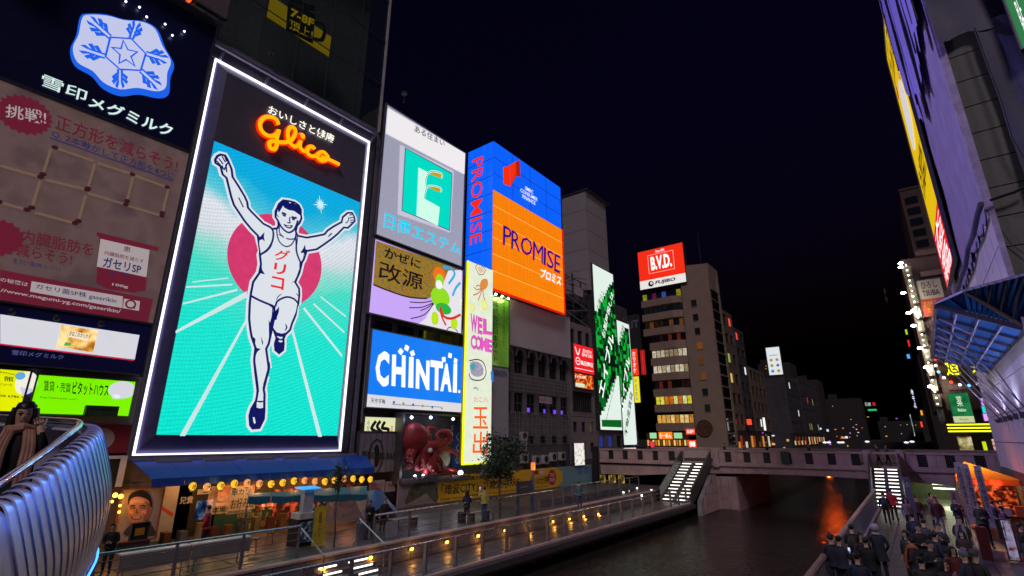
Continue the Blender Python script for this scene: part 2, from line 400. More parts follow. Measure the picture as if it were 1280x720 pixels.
# ---- bridge in the background
def bridge():
    b = thing('stone_bridge', 'pinkish stone bridge with dark grille panels crossing the canal in the background', 'bridge', (-10, BY0, WZ))
    x0, x1 = -25.9, 9.0
    m = MB(); xs = [x0 + (x1 - x0) * i / 40 for i in range(41)]
    def under(x):
        c = abs(x + 8.5) / 8.5
        return 1.28 - .22 * min(1.6, c) ** 2 if c < 1.6 else .72
    lo = [Vector((x, BY0 + .35, under(x))) for x in xs]; hi = [Vector((x, BY0 + .35, DECK)) for x in reversed(xs)]
    m.slab(lo + hi, (0, .5, 0)); m.slab([p + Vector((0, BY1 - BY0 - .8, 0)) for p in lo + hi], (0, .5, 0)); m.build('girder', STONE, b)
    MB().box((x0, BY0 + .3, DECK - .35), (x1, BY1, DECK)).build('deck', ASPH, b)
    # facing stones of the girder
    rnd = random.Random(5)
    for i in range(30):
        xa = -15.2 + i * .98
        MB().box((xa + .015, BY0 + .27 + rnd.uniform(0, .02), under(xa + .5) + .02), (xa + .965, BY0 + .36, DECK - .22)).build('facing_stone', STONE, b)
    MB().box((x0, BY0 + .12, DECK - .2), (x1, BY0 + .5, DECK + .02)).build('cornice', STONE, b, bev=.03)
    for side, y in ((0, BY0 + .2), (1, BY1 - .4)):
        m = MB(); m.box((x0, y, DECK + .02), (x1, y + .2, DECK + .16)); m.box((x0, y - .04, DECK + 1.0), (x1, y + .24, DECK + 1.16)); m.build('coping', STONE, b)
        if side: MB().box((x0, y + .02, DECK + .16), (x1, y + .18, DECK + 1.0)).build('parapet_wall', STONE, b); continue
        segs = []; x = x0
        gaps = [(-17.4, -14.6), (-3.2, -1.35)]           # stair heads
        while x < x1:
            xe = x + 1.55
            if any(x + .1 < g1 and xe - .1 > g0 for g0, g1 in gaps): x += .35; continue
            MB().box((x, y, DECK + .16), (x + .5, y + .2, DECK + 1.0)).build('parapet_block', STONE, b)
            MB().box((x + .502, y + .03, DECK + .16), (x + 1.0, y + .17, DECK + 1.0)).build('parapet_panel', STONE, b)
            g = MB(); g.box((x + 1.0, y + .12, DECK + .16), (x + 1.55, y + .16, DECK + 1.0)); gr = g.build('grille', BLACK, b)
            g = MB()
            for i in range(4): g.box((x + 1.06 + i * .13, y + .05, DECK + .2), (x + 1.09 + i * .13, y + .1, DECK + .97))
            for i in range(4): g.box((x + 1.0, y + .062, DECK + .3 + i * .18), (x + 1.55, y + .085, DECK + .33 + i * .18))
            g.build('bars', STEEL_D, gr); x = xe
    for x in (-14.4, -17.6, -3.3, -1.3):                            # posts at the stairs
        MB().box((x - .25, BY0 + .05, DECK - .3), (x + .25, BY0 + .6, DECK + 1.25)).build('end_post', STONE, b, bev=.03)
    # banner plate on the parapet
    a = Pl('F', BY0 - .0); r = a.rect((975, 564), (988, 580)); MB().pbox(a, r, .0, .05).build('notice_panel', mat('banner_green', (.04, .07, .05), .6), b)
    return b
bridge()
# abutments
def stone_wall(name, label, polyYZ, x, th, rows, cat='wall'):
    m = MB(); m.slab([Vector((x, y, z)) for y, z in polyYZ], (-th, 0, 0)); o = m.build(name, CONC, None); tag(o, label, cat); return o
ab = thing('bridge_abutment', 'pale stone block pier under the left end of the bridge beside the stairs', 'pier', (-14, 41, WZ))
MB().slab([Vector((-14.9, 43.0, WZ - 1)), Vector((-14.9, 43.3, -.7)), Vector((-14.9, 46.6, 1.1)), Vector((-14.9, 47.6, 1.1)), Vector((-14.9, 47.6, WZ - 1))], (.35, 0, 0)).build('core', CONC, ab)
for j in range(4):
    for i in range(4):
        y0_, z0_ = 43.9 + i * .9, -1.7 + j * .7
        if z0_ + .5 > -.7 + (y0_ - 43.3) * .6: continue
        MB().box((-14.56, y0_ + .015, z0_ + .015), (-14.5, y0_ + .885, z0_ + .685)).build('stone_block', STONE, ab)
MB().box((-14.9, 47.7, WZ - 1), (-12.9, 59.5, .95)).build('pier_body', STONE, ab)
for i in range(3):
    for j in range(3): MB().box((-14.85 + i * .64, 47.62, -1.65 + j * .86), (-14.23 + i * .64, 47.69, -.81 + j * .86)).build('stone_block', STONE, ab)
# right abutment and underpass
rb = thing('underpass', 'pale lit passage under the right end of the bridge behind the walking men', 'underpass', (1, 52, -1))
MB().box((-3.3, 47.7, -3), (-2.7, 60, 1.0)).build('side_wall', CONC, rb)
MB().box((3.0, 47.7, -3), (3.6, 60, 1.0)).build('side_wall', mat('underpass_green', (.26, .29, .2), .7, var=.25), rb)
MB().slab([Vector((-2.7, 47.6, RGT)), Vector((-2.7, 52, -.9)), Vector((-2.7, 60, -.9)), Vector((-2.7, 60, -1.2)), Vector((-2.7, 47.6, -1.2))], (5.7, 0, 0)).build('ramp', mat('underpass_floor', (.28, .29, .21), .5, var=.2), rb)
MB().box((-2.7, 60.0, -1.2), (3.0, 60.2, 1.0)).build('end_wall', mat('underpass_green', (.26, .29, .2), .7, var=.25), rb)
for yy in (49.5, 54, 58):
    MB().box((.2, yy, .62), (1.4, yy + .12, .7)).build('tube_light', glow('f1ffd0', 4), rb)
    point('passage_light', (.8, yy, .5), 'eaf5c0', 30, .2, parent=rb)
for i, (y, z) in enumerate(((51.5, 1.02), (54.5, .92), (57.5, .82), (60.6, .75))):  # lamps added out of view to draw the orange streak on the water
    lu = thing('under_bridge_lamp', ORD[i] + ' orange navigation lamp from the front under the bridge girder', 'lamp', (-.126 * y, y, z)); MB().lathe([(.03, 0), (.08, .02), (.08, .2), (.03, .22)], (-.126 * y, y, z), 10).build('lens', glow('ff5a10', 140, True), lu); MB().box((-.126 * y - .16, y - .5, z - .25), (-.126 * y - .12, y + .5, z + .3)).box((-.126 * y - .12, y + .12, z - .25), (-.126 * y + .3, y + .14, z + .3)).build('hood', BLACK, lu)  # hood plates added to keep the orange light off the pier
for i, y in enumerate((74, 96, 125)):  # more added lamps, with made-up posts, that lengthen the streak
    p = Vector((-.126 * y, y, 1.1)); lu = thing('marker_lamp', ORD[i] + ' orange marker lamp on a post in the canal beyond the bridge', 'lamp', (p.x, p.y, WZ)); MB().tube([(p.x, p.y, WZ - 1), (p.x, p.y, 1.1)], .06, 8).build('post', STEEL_D, lu); MB().ball(p + Vector((0, 0, .15)), .09, 8).build('lens', glow('ff5a10', 140, True), lu)
# street level behind the bridge
struct('street', MB().box((-60, BY1, -3), (-14.2, 420, DECK - .02)), ASPH)
struct('right_street', MB().box((-2.6, BY1 + .3, -3), (60, 420, DECK - .02)), ASPH)
struct('left_service_street', MB().box((-60, 47.6, -3), (-26.2, BY1, DECK - .03)), ASPH)
struct('right_back_street', MB().box((3.61, 41.2, -3), (60, BY1 + .3, DECK - .03)), ASPH)
struct('city_ground', MB().box((-900, 420, -3), (900, 1500, DECK - .1)), ASPH)
# ---- stairs
STRIP = glow('fff7ea', 2.6)
def stairs(name, label, x0, x1, y0, y1, z0, z1, n, cols, axis='Y', rails=True):
    t = thing(name, label, 'stairs', ((x0 + x1) / 2, y0, z0))
    for i in range(n):
        ya = y0 + (y1 - y0) * i / n; yb = y0 + (y1 - y0) * (i + 1) / n; za = z0 + (z1 - z0) * (i + 1) / n; zc = z0 + (z1 - z0) * i / n
        s = MB().box((x0, ya, zc - .12), (x1, yb + .02, za)).build('step', CONC_D, t)
        for c0, c1 in cols:
            MB().box((x0 + (x1 - x0) * c0, ya - .012, za - .075), (x0 + (x1 - x0) * c1, ya - .001, za - .012)).build('light_strip', STRIP, s)
    if rails:
        for x in (x0 - .08, x1 + .08):
            m = MB(); m.slab([Vector((x - .05, y0 - .2, z0 - .1)), Vector((x - .05, y1, z1 - .1)), Vector((x - .05, y1, z1 + 1.0)), Vector((x - .05, y0 - .2, z0 + .9))], (.1, 0, 0))
            m.build('balustrade', STEEL_D, t)
            MB().beam((x, y0 - .3, z0 + .92), (x, y1, z1 + 1.04), .12, .07).build('handrail', RAILM, t)
    return t
stairs('stairs', 'dark stairs with glowing white treads climbing from lower walkway to bridge on the left', -17.3, -14.9, 42.0, 47.6, LOW, DECK, 12, ((.03, .36), (.52, .86)))
stairs('stairs', 'dark stairs with glowing white treads beside the right riverside pavement', -3.1, -1.5, 43.4, 47.6, RGT, DECK, 11, ((.08, .42), (.56, .92)))
st = thing('stairs', 'short flight of glowing steps from the stalls down to lower walkway', 'stairs', (-19, 12.4, LOW))
for i in range(5):
    z = LOW + .15 * (i + 1); xa = -17.0 - .34 * i
    s = MB().box((xa - .36, 11.3, z - .15), (xa, 13.7, z)).build('step', CONC_D, st)
    for c in ((11.45, 12.2), (12.7, 13.55)): MB().box((xa + .002, c[0], z - .07), (xa + .012, c[1], z - .012)).build('light_strip', STRIP, s)
for y in (11.2, 13.8): MB().tube([(-17.0, y, LOW), (-17.0, y, .2), (-18.7, y, .95), (-18.7, y, 0)], .03, 6).build('handrail', STEEL, st)
# ---- railings
def railing(name, label, pts, h=1.05, step=1.7, nr=3, m=RAILM, post=.06, cap=None, grp=None, top=.05):
    t = thing(name, label, 'railing', pts[0], grp)
    pts = [Vector(p) for p in pts]
    acc = 0
    for a, b in zip(pts[:-1], pts[1:]):
        L = (b - a).length; n = max(1, round(L / step))
        for i in range(n + (1 if b is pts[-1] else 0)):
            p = a.lerp(b, i / n); q = MB(); q.beam(p, p + Vector((0, 0, h)), post, post * 1.6); q.build('post', m, t)
        for k in range(nr):
            z = h * (k + .55) / (nr + .3); MB().tube([a + Vector((0, 0, z)), b + Vector((0, 0, z))], .014, 6).build('bar', m, t)
    m2 = MB().tube([p + Vector((0, 0, h + .02)) for p in pts], top / 2 + .012, 8); m2.build('handrail', cap or STEEL, t)
    return t
railing('railing', 'grey steel railing along the water edge of the lower walkway', [(-15.25, 3, LOW), (-15.25, 41.8, LOW)], 1.1, 1.6, post=.085)
railing('railing', 'steel railing on top of retaining wall from the stair head to the far stairs', [(-18.25, 14.2, 0), (-18.25, 27.5, 0), (-19.0, 31, 0), (-19.0, 41.5, 0)], 1.05, 1.9, 4)
railing('railing', 'steel railing in front of the white benches left of the glowing steps', [(-18.25, 3, 0), (-18.25, 10.9, 0)], 1.05, 1.9, 4)
railing('railing', 'pinkish railing with vertical balusters along the right pavement edge', [(-2.72, 8, RGT), (-2.95, 43.3, RGT)], 1.1, .42, 0, post=.03, cap=mat('rail_pink', (.3, .2, .2), .5), top=.14)
# lit bollards at the far end of the lower walkway
for i, p in enumerate(((780, 629), (787, 627), (758, 632), (797, 623), (803, 634), (815, 626))):
    q = at(*p, Z=LOW); t = thing('light_bollard', ORD[i] + ' steel bollard with a white light slot near foot of the left stairs', 'bollard', q, 'lit bollards near the left stairs')
    MB().lathe([(.07, 0), (.06, .9), (.02, .93)], q, 8).build('post', STEEL_D, t)
    MB().box(q + Vector((-.02, -.075, .5)), q + Vector((.075, .02, .88))).build('light_slot', glow('fff4e0', 3), t)
# curved low planter wall with amber lamps at the far end of the upper promenade
for i, p in enumerate(((700, 636), (718, 634), (735, 632.5), (762, 629))): wall_lamp(p[0], p[1], -19.2, 'amber lamps at the far promenade planter', 'amber lamp from the left on the far promenade planter wall', i)
pw = MB().box((-19.4, 27.5, 0), (-19.22, 41, .42)).build('planter_wall', CONC_D); tag(pw, 'low dark planter wall at far end of the promenade', 'wall')
# ================================================================ left bank
def block(name, label, b0, b1, m=WALLD, cat='building'):
    t = thing(name, label, cat, ((b0[0] + b1[0]) / 2, (b0[1] + b1[1]) / 2, min(b0[2], b1[2])))
    MB().box(b0, b1).build('wall', m, t); return t
def signbox(name, label, pl, r, face, depth=.35, frame=None, fw=.08, grp=None, side=STEEL_D, cat='sign'):
    """cabinet on plane pl: face panel, cabinet behind, thin frame round it"""
    c = pl.P((r[0] + r[2]) / 2, r[1], 0); t = thing(name, label, cat, c, grp)
    if depth: MB().pbox(pl, r, -depth, -.004).build('cabinet', side, t)
    MB().quad(*[pl.P(u, v, 0) for u, v in ((r[0], r[1]), (r[2], r[1]), (r[2], r[3]), (r[0], r[3]))]).build('face', face, t)
    if frame:
        m = MB(); u0, v0, u1, v1 = r
        for q in ((u0 - fw, v0 - fw, u1 + fw, v0), (u0 - fw, v1, u1 + fw, v1 + fw), (u0 - fw, v0, u0, v1), (u1, v0, u1 + fw, v1)): m.pbox(pl, q, -.1, .06)
        m.build('frame', frame, t)
    return t
def facade(t, pl, r, cols, rows, wf=.6, hf=.6, depth=.25, wall=WALLM, lit=(), frame=STEEL_D, glass=GLASS, mull=(1, 1), jit=0, rec=.14, litp=0, rnd=None):
    """wall of piers and spandrels around real openings; each window is frame > pane"""
    u0, v0, u1, v1 = r; cw, ch = (u1 - u0) / cols, (v1 - v0) / rows; ww, wh = cw * wf, ch * hf; m = MB()
    rnd = rnd or random.Random(1)
    for j in range(rows):
        z = v0 + j * ch; a = z + (ch - wh) * .55
        m.pbox(pl, (u0, z, u1, a), -depth, 0); m.pbox(pl, (u0, a + wh, u1, z + ch), -depth, 0)
        for i in range(cols + 1):
            x0 = u0 if i == 0 else u0 + i * cw - (cw - ww) / 2; x1 = u1 if i == cols else u0 + i * cw + (cw - ww) / 2
            m.pbox(pl, (x0, a, x1, a + wh), -depth, -.003)
    m.build('wall', wall, t)
    off = root_loc(t); fr = MB()
    O = pl.P(0, 0, 0)
    def L(q, d0, d1, mb):
        a = pl.P(q[0], q[1], d0) - O; b = pl.P(q[2], q[3], d1) - O; mb.box(a, b)
    f = .05
    for q in ((0, 0, ww, f), (0, wh - f, ww, wh), (0, f, f, wh - f), (ww - f, f, ww, wh - f)): L(q, -rec - .05, -rec + .03, fr)
    for k in range(1, mull[0]): L((ww * k / mull[0] - .02, f, ww * k / mull[0] + .02, wh - f), -rec - .04, -rec + .02, fr)
    for k in range(1, mull[1]): L((f, wh * k / mull[1] - .02, ww - f, wh * k / mull[1] + .02), -rec - .04, -rec + .018, fr)
    sill = MB(); L((-.05, -.07, ww + .05, -.004), -rec, .05, sill)
    pn = MB(); L((f, f, ww - f, wh - f), -rec - .09, -rec - .06, pn)
    fm = fr.mesh('window', frame); sm = sill.mesh('sill', wall); pm = {}
    for j in range(rows):
        for i in range(cols):
            P = pl.P(u0 + i * cw + (cw - ww) / 2, v0 + j * ch + (ch - wh) * .55, 0) - off
            wo = bpy.data.objects.new('window', fm); COL.objects.link(wo); wo.parent = t; wo.location = P
            g = glass
            if lit and rnd.random() < litp: g = rnd.choice(lit)
            if g not in pm: pm[g] = pn.mesh('pane', g)
            po = bpy.data.objects.new('pane', pm[g]); COL.objects.link(po); po.parent = wo
            so = bpy.data.objects.new('sill', sm); COL.objects.link(so); so.parent = wo
GREY_P = mat('grey_panel', (.25, .23, .245), .6, var=.12, scale=.4)
W1 = glow('d8d8e0', .95, True); WDIM = glow('b8b0b8', .5)
RL = Pl('R', -26.0); P1 = Pl('R', -25.6)
# ---------------- snow crystal dairy billboard and puzzle billboard (far left)
bld1 = block('building', 'dark building at far left carrying the snow crystal and matchstick billboards', (-40, -14, 0), (-26.25, 7.3, 24.2), WALLD)
MB().box((-26.24, -14, 4.0), (-26.0, 7.35, 6.65)).build('fascia', GREY_P, bld1)
r = (-1.2, P1.hit(236, 190)[1], 7.28, P1.hit(262, 62)[1] + .05); u1 = P1.hit(240, 180)[0]
snow = signbox('billboard', 'navy billboard with big white snow crystal emblem and white Japanese lettering at upper left', P1, (-.6, 17.55, 7.2, 25.0), mat('snow_navy', (.010, .014, .075), .35, var=.1), .4, STEEL_D, .07)
MB().pbox(P1, (-2.6, 17.4, -.62, 25.2), -.4, .12).build('side_pier', mat('pier_grey', (.30, .25, .23), .7), snow)
LOGO_B = glow('1c62e8', .95); LOGO_W = glow('cdd3f6', .85)
a = Art(P1); S0 = (0, 0, 3.0)
blob = [(300, 60), (330, 48), (400, 52), (465, 70), (540, 78), (590, 108), (618, 175), (652, 240), (638, 290), (632, 350), (595, 366), (520, 352), (450, 358), (385, 330), (342, 283), (280, 245), (262, 185), (285, 130)]
a.poly(pxs([(x + 0, y + 4) for x, y in blob], *S0), LOGO_B, .03, smooth=4)
cx_, cy_ = 468, 200
a.poly(pxs([(cx_ + (x - cx_) * .94 - 2, cy_ + (y - cy_) * .90 - 6) for x, y in blob], *S0), LOGO_W, .045, smooth=4)
hexv = [(412, 142), (490, 147), (545, 203), (526, 266), (448, 262), (394, 214)]
a.line(pxs(hexv, *S0), .075, LOGO_B, .06, closed=True)
cs = (468, 204)
star = []
for k in range(10):
    an = -math.pi / 2 + k * math.pi / 5 - .15; rr_ = 46 if k % 2 == 0 else 20
    star.append((cs[0] + rr_ * math.cos(an) * 1.1, cs[1] + rr_ * math.sin(an) * 1.05 + .35 * rr_ * math.cos(an)))
a.line(pxs(star, *S0), .065, LOGO_B, .062, closed=True)
for hv, en in zip(hexv, [(350, 88), (508, 98), (608, 222), (580, 315), (448, 316), (322, 190)]):
    h = Vector(hv); e = Vector(en); dd = (e - h); nn = Vector((-dd.y, dd.x)).normalized()
    for sgn in (-1, 1):
        o_ = nn * 7 * sgn
        pts = [h + o_]
        for f0 in (.25, .55, .85):
            b0 = h + dd * f0 + o_; tip = h + dd * (f0 + .28) + nn * (26 if f0 < .8 else 14) * sgn
            pts += [b0, tip, tip + nn * -3 * sgn + dd * .10, b0 + dd * .09]
        a.line(pxs([tuple(q) for q in pts], *S0), .085, LOGO_B, .064)
a.build('emblem', snow)
GLW = glow('d9f2ee', .95)
for tx, q in (('雪印', ((160, 277), (328, 343), (318, 386), (150, 322))), ('メグミルク', ((338, 358), (650, 472), (640, 518), (328, 400)))):
    c = pxs(q, *S0); text(P1, tx, None, GLW, snow, .05, .03, quad=qbox(P1, *c))
for p in ((156, 4), (173, 11), (182, 23), (205, 32), (214, 46), (229, 41)):
    q = P1.hit(*p); MB().ball(P1.P(q[0], q[1], .15), .05, 6).build('bulb', glow('f0f0ff', 4), snow)
gh = MB()
for k in range(14): gh.box((-25.5, -.4 + k * .58, 25.1), (-25.2, -.36 + k * .58, 25.5))
gh.box((-25.55, -1.2, 25.05), (-25.1, 7.4, 25.12)); gh.box((-25.2, -1.2, 25.45), (-25.14, 7.4, 25.52)); gh.build('catwalk', STEEL_D, snow)
DIMC = noisy_glow('dim_poster', '644e4c', '6e5856', '5c484a', .56, .6)
puz = signbox('billboard', 'dim beige billboard with a matchstick square puzzle and a yogurt cup', P1, (-2.5, 8.95, 7.2, 17.4), DIMC, .35, STEEL_D, .06)
DRED = glow('6e1f33', .75); DNAVY = glow('2a2a5c', .8); DW = glow('b6a9ac', .75); DTXT = glow('641c2c', .8)
a = Art(P1)
def burst(c, ru, n, amp, mt):
    cc = P1.hit(*c); a.px = False
    a.poly([(cc[0] + (ru if k % 2 else ru * amp) * math.cos(math.pi * k / n), cc[1] + (ru if k % 2 else ru * amp) * math.sin(math.pi * k / n)) for k in range(2 * n)], mt, .03); a.px = True
burst((31, 144), .84, 22, .87, DRED); burst((-2, 297), .72, 18, .87, DRED)
ml = pxs([(205, 555), (350, 605), (365, 612), (495, 655), (505, 660), (625, 703), (190, 560), (160, 655), (0, 622), (150, 665), (170, 675), (325, 712)], 0, 0, 3) + \
     pxs([(330, 125), (470, 168), (480, 173), (605, 210), (355, 15), (328, 108), (498, 65), (475, 155), (630, 110), (608, 200), (150, 80), (118, 180), (320, 135), (293, 230), (130, 198), (280, 238), (0, 160), (100, 188), (-90, 135), (-5, 158), (-140, -10), (-15, 20)], 0, 200, 3)
MT1 = glow('7a6250', .75); MT2 = glow('3d1820', .7)
heads = MB()
for i in range(0, len(ml), 2):
    p, q = Vector(P1.hit(*ml[i])), Vector(P1.hit(*ml[i + 1])); dd = (q - p)
    mp_ = thing_ = MB().beam(P1.P(p.x, p.y, .05), P1.P(q.x, q.y, .05), .075, .04, up=(1, 0, 0)).build('matchstick', MT1, puz)
    e = q if i % 4 else p
    e = p if i in (0,) else q
    MB().ball(P1.P(e.x, e.y, .06), .095, 8, sc=(.6, 1.2, 1)).build('match_head', MT2, mp_)
a.poly([(0, 337), (191, 374), (184, 408), (0, 381)], DRED, .02)
a.poly(pxs([(362, 270), (595, 328), (590, 342), (560, 336), (545, 490), (500, 498), (410, 486), (360, 462), (372, 290), (362, 284)], 0, 200, 3), DRED, .025)
a.poly(pxs([(376, 296), (560, 338), (548, 440), (362, 400)], 0, 200, 3), DW, .035)
a.poly(pxs([(118, 455), (460, 512), (458, 556), (112, 494)], 0, 200, 3), DW, .03)
a.poly(pxs([(464, 520), (524, 530), (520, 566), (460, 556)], 0, 200, 3), DW, .03)
a.disc((163, 380.5), .2, DRED, .04); a.disc((163, 380.5), .13, DW, .045); a.line([(165, 383), (168, 386)], .07, DRED, .045)
a.line(pxs([(185, 517), (648, 679)], 0, 0, 3), .05, DNAVY, .03)
a.build('print', puz)
for tx, q, o, mt, bo in (
    ('挑戦!', ((22, 392), (172, 418), (172, 470), (18, 440)), (0, 0, 3), DW, .03),
    ('正方形を減らそう!', ((212, 428), (668, 600), (660, 650), (204, 486)), (0, 0, 3), DTXT, .02),
    ('Q. 2本動かして正方形を4つに', ((196, 488), (654, 650), (650, 682), (190, 514)), (0, 0, 3), DNAVY, .015),
    ('内臓脂肪を', ((82, 260), (352, 316), (346, 362), (76, 312)), (0, 200, 3), DTXT, .02),
    ('減らそう!', ((62, 310), (272, 352), (266, 398), (58, 360)), (0, 200, 3), DTXT, .02),
    ('恵 ガセリ菌SP株 ヨーグルト', ((50, 368), (230, 405), (228, 420), (48, 388)), (0, 200, 3), DNAVY, .01),
    ('の秘密は', ((0, 440), (106, 460), (102, 476), (0, 456)), (0, 200, 3), DW, .02),
    ('ガセリ菌SP株 gaserikin', ((134, 464), (436, 518), (434, 542), (130, 486)), (0, 200, 3), DNAVY, .02),
    ('//www.megumi-yg.com/gaserikin/', ((2, 482), (452, 562), (448, 580), (0, 498)), (0, 200, 3), DW, .015),
    ('恵', ((462, 322), (490, 328), (488, 348), (460, 342)), (0, 200, 3), DRED, .02),
    ('内臓脂肪を減らす', ((392, 340), (538, 374), (536, 388), (390, 356)), (0, 200, 3), DRED, .015),
    ('ガセリSP', ((388, 362), (530, 394), (526, 428), (382, 402)), (0, 200, 3), DNAVY, .04),
    ('ヨーグルト', ((410, 414), (496, 428), (494, 444), (408, 432)), (0, 200, 3), DNAVY, .03),
    ('100g', ((420, 462), (480, 472), (478, 484), (418, 474)), (0, 200, 3), DW, .02)):
    text(P1, tx, None, mt, puz, .055, bo, quad=qbox(P1, *pxs(q, *o)))
# white and navy strip sign with a wrapped sweet
p2 = Pl('R', -25.5)
strip = signbox('billboard', 'long navy sign with lit white band showing one gold wrapped caramel', p2, (-2.5, 6.72, 7.15, 8.85), mat('strip_navy', (.010, .015, .13), .4, var=.1), .5, STEEL_D, .05)
a = Art(p2); a.poly([(0, 393), (174, 419), (168, 449.5), (0, 429.5)], W1, .04); a.line([(0, 430.3), (167, 450.5)], .05, glow('c82850', 1), .045)
CANDY = noisy_glow('candy_wrap', 'a8651a', 'e8b45a', 'ffe2a0', 1.0, 2.2)
a.poly(pxs([(347, 207), (362, 212), (545, 240), (550, 238), (520, 367), (508, 362), (365, 336), (312, 342), (320, 318)], 0, 360, 4.5), CANDY, .055)
a.poly(pxs([(390, 240), (500, 262), (490, 300), (380, 275)], 0, 360, 4.5), glow('fff0d0', .9), .062)
a.poly(pxs([(365, 305), (400, 310), (395, 325), (355, 325)], 0, 360, 4.5), glow('4cae50', 1), .063)
a.build('print', strip)
text(p2, 'きなこのカリカリ', None, glow('7a3a14', .8), strip, .07, .03, quad=qbox(p2, *pxs([(392, 243), (508, 264), (500, 288), (384, 268)], 0, 360, 4.5)))
text(p2, '雪印メグミルク', None, glow('585a92', .8), strip, .03, .02, quad=qbox(p2, *pxs([(68, 348), (358, 378), (354, 404), (64, 376)], 0, 360, 4.5)))
for p in ((12, 391), (68, 399), (123, 406)):
    q = p2.hit(*p); MB().ball(p2.P(q[0], q[1], .35), .12, 8).build('spotlight', BLACK, strip)
p3 = Pl('R', -25.7)
yel = signbox('shop_sign', 'lit yellow shop sign cut off at the left edge above the woman', p3, (.6, 5.05, 3.72, 6.5), glow('e8f000', .95, True), .35, STEEL_D, .06)
for tx, q in (('RATION', ((0, 468), (82, 484), (82, 492), (0, 477))), ('館', ((22, 494), (76, 500), (74, 528), (20, 522))), ('ニュース', ((0, 534), (66, 540), (66, 552), (0, 548))), ('06 6786 1008', ((0, 598), (180, 612), (180, 624), (0, 612)))):
    text(p3, tx, None, glow('202010', .6), yel, .03, .02, quad=qbox(p3, *pxs(q, 0, 360, 4.5)))
a = Art(p3); a.disc((33, 479), .3, glow('f8f6ea', .9), .03, ry=.42); a.disc((25, 470), .14, glow('6ab0e0', .9), .04); a.poly([(25, 484), (41, 486), (38, 494), (27, 493)], glow('28289a', .9), .03); a.build('print', yel)
grn = signbox('shop_sign', 'lit lime green shop sign with a white speech bubble', p3, (3.98, 5.0, 7.05, 6.4), glow('7df000', 1.0, True), .35, mat('green_side', (.1, .3, .05), .5), .06)
BK = glow('0a2a0a', .4)
for tx, q, bo in (('賃貸・売買', ((246, 518), (398, 536), (396, 590), (244, 580)), .005), ('ピタットハウス', ((410, 524), (612, 542), (608, 612), (404, 600)), .03), ('http://www.pitat.com/', ((226, 608), (430, 622), (428, 634), (224, 622)), .005)):
    text(p3, tx, None, BK, grn, .03, bo, quad=qbox(p3, *pxs(q, 0, 360, 4.5)))
a = Art(p3); a.disc((152.7, 487.5), .47, W1, .03, ry=.35); a.disc((145, 496), .14, W1, .03, ry=.1); a.build('print', grn)
# dark upper poster pieces above the snow billboard
up1 = signbox('billboard', 'dim pinkish upper billboard with orange neon arc cropped by the top edge', P1, (3.1, 25.9, 7.6, 31), mat('dim_pink', (.16, .13, .14), .6), .3, STEEL_D, .06)
a = Art(P1); a.line([(212, 0), (222, 4), (232, 4), (240, -2)], .14, glow('ff5a28', 1.4), .05, smooth=3); a.build('neon_arc', up1)
wf_ = Pl('R', -24.2); up2 = signbox('billboard', 'small red sign at the top left corner of the view', wf_, (-1.9, 23.3, -.55, 28), mat('sign_red', (.35, .03, .03), .5, var=.4, scale=2), .4, STEEL_D, .05)
# ---------------- running man billboard
b2 = block('building', 'dark building behind the giant running man billboard', (-40, 7.45, 0), (-26.3, 18.2, 24.6), WALLD)
PW, PF = Pl('R', -26.05), Pl('R', -25.5)
def mix_(p, q, t): return p + (q - p) * t
gl = thing('billboard', 'giant lit billboard of a white-clad running man on a blue track outlined in white light', 'billboard', (-26, 12.5, 3.4))
lr = (7.6, 3.46, 17.44, 23.46)
fr_ = (PF.hit(203, 500)[0], PF.hit(300, 544.5)[1], PF.hit(436, 400)[0], PF.hit(284, 90)[1])
HOUS = mat('housing_grey', (.16, .155, .2), .45, .3, var=.1); HNAVY = mat('housing_navy', (.055, .05, .16), .4, .2, var=.15)
m = MB(); o = [PW.P(*q) for q in ((lr[0], lr[1]), (lr[2], lr[1]), (lr[2], lr[3]), (lr[0], lr[3]))]; i_ = [PF.P(*q) for q in ((fr_[0], fr_[1]), (fr_[2], fr_[1]), (fr_[2], fr_[3]), (fr_[0], fr_[3]))]
for k in range(4): m.quad(o[k], o[(k + 1) % 4], i_[(k + 1) % 4], i_[k], 0)
m.quad(*i_, 1); m.build('housing', [HNAVY, HOUS], gl)
LED = glow('efeaff', 2.0, True); m = MB(); e = .035
for q in ((lr[0] - e, lr[1] - e, lr[2] + e, lr[1] + e), (lr[0] - e, lr[3] - e, lr[2] + e, lr[3] + e), (lr[0] - e, lr[1] + e, lr[0] + e, lr[3] - e), (lr[2] - e, lr[1] + e, lr[2] + e, lr[3] - e)):
    m = MB(); m.pbox(PW, q, .02, .16); m.build('light_tube', LED, gl)
PURP = mat('steel_purple', (.28, .27, .36), .4, .5, var=.1)
for z, d in ((lr[3] + .45, .5), (lr[3] + .95, .2)):
    MB().pbox(PW, (lr[0] - .3, z, lr[2] + .35, z + .13), d, d + .16).build('rail', PURP, gl)
MB().pbox(PW, (lr[0] - .25, lr[3] + .12, lr[2] + .3, lr[3] + .95), -.05, .06).build('cap_panel', PURP, gl)
for k in range(5):
    y = lr[0] + .2 + k * 2.45; MB().beam((-26, y, lr[3] + .15), (-25.4, y, lr[3] + .6), .12).build('bracket', PURP, gl)
# seams on the header and the soffit
for k in range(1, 6): y = fr_[0] + (fr_[2] - fr_[0]) * k / 6; MB().beam((-25.98, y, lr[1] + .14), (-25.56, y + .1, fr_[1] - .02), .05).build('soffit_rib', BLACK, gl)
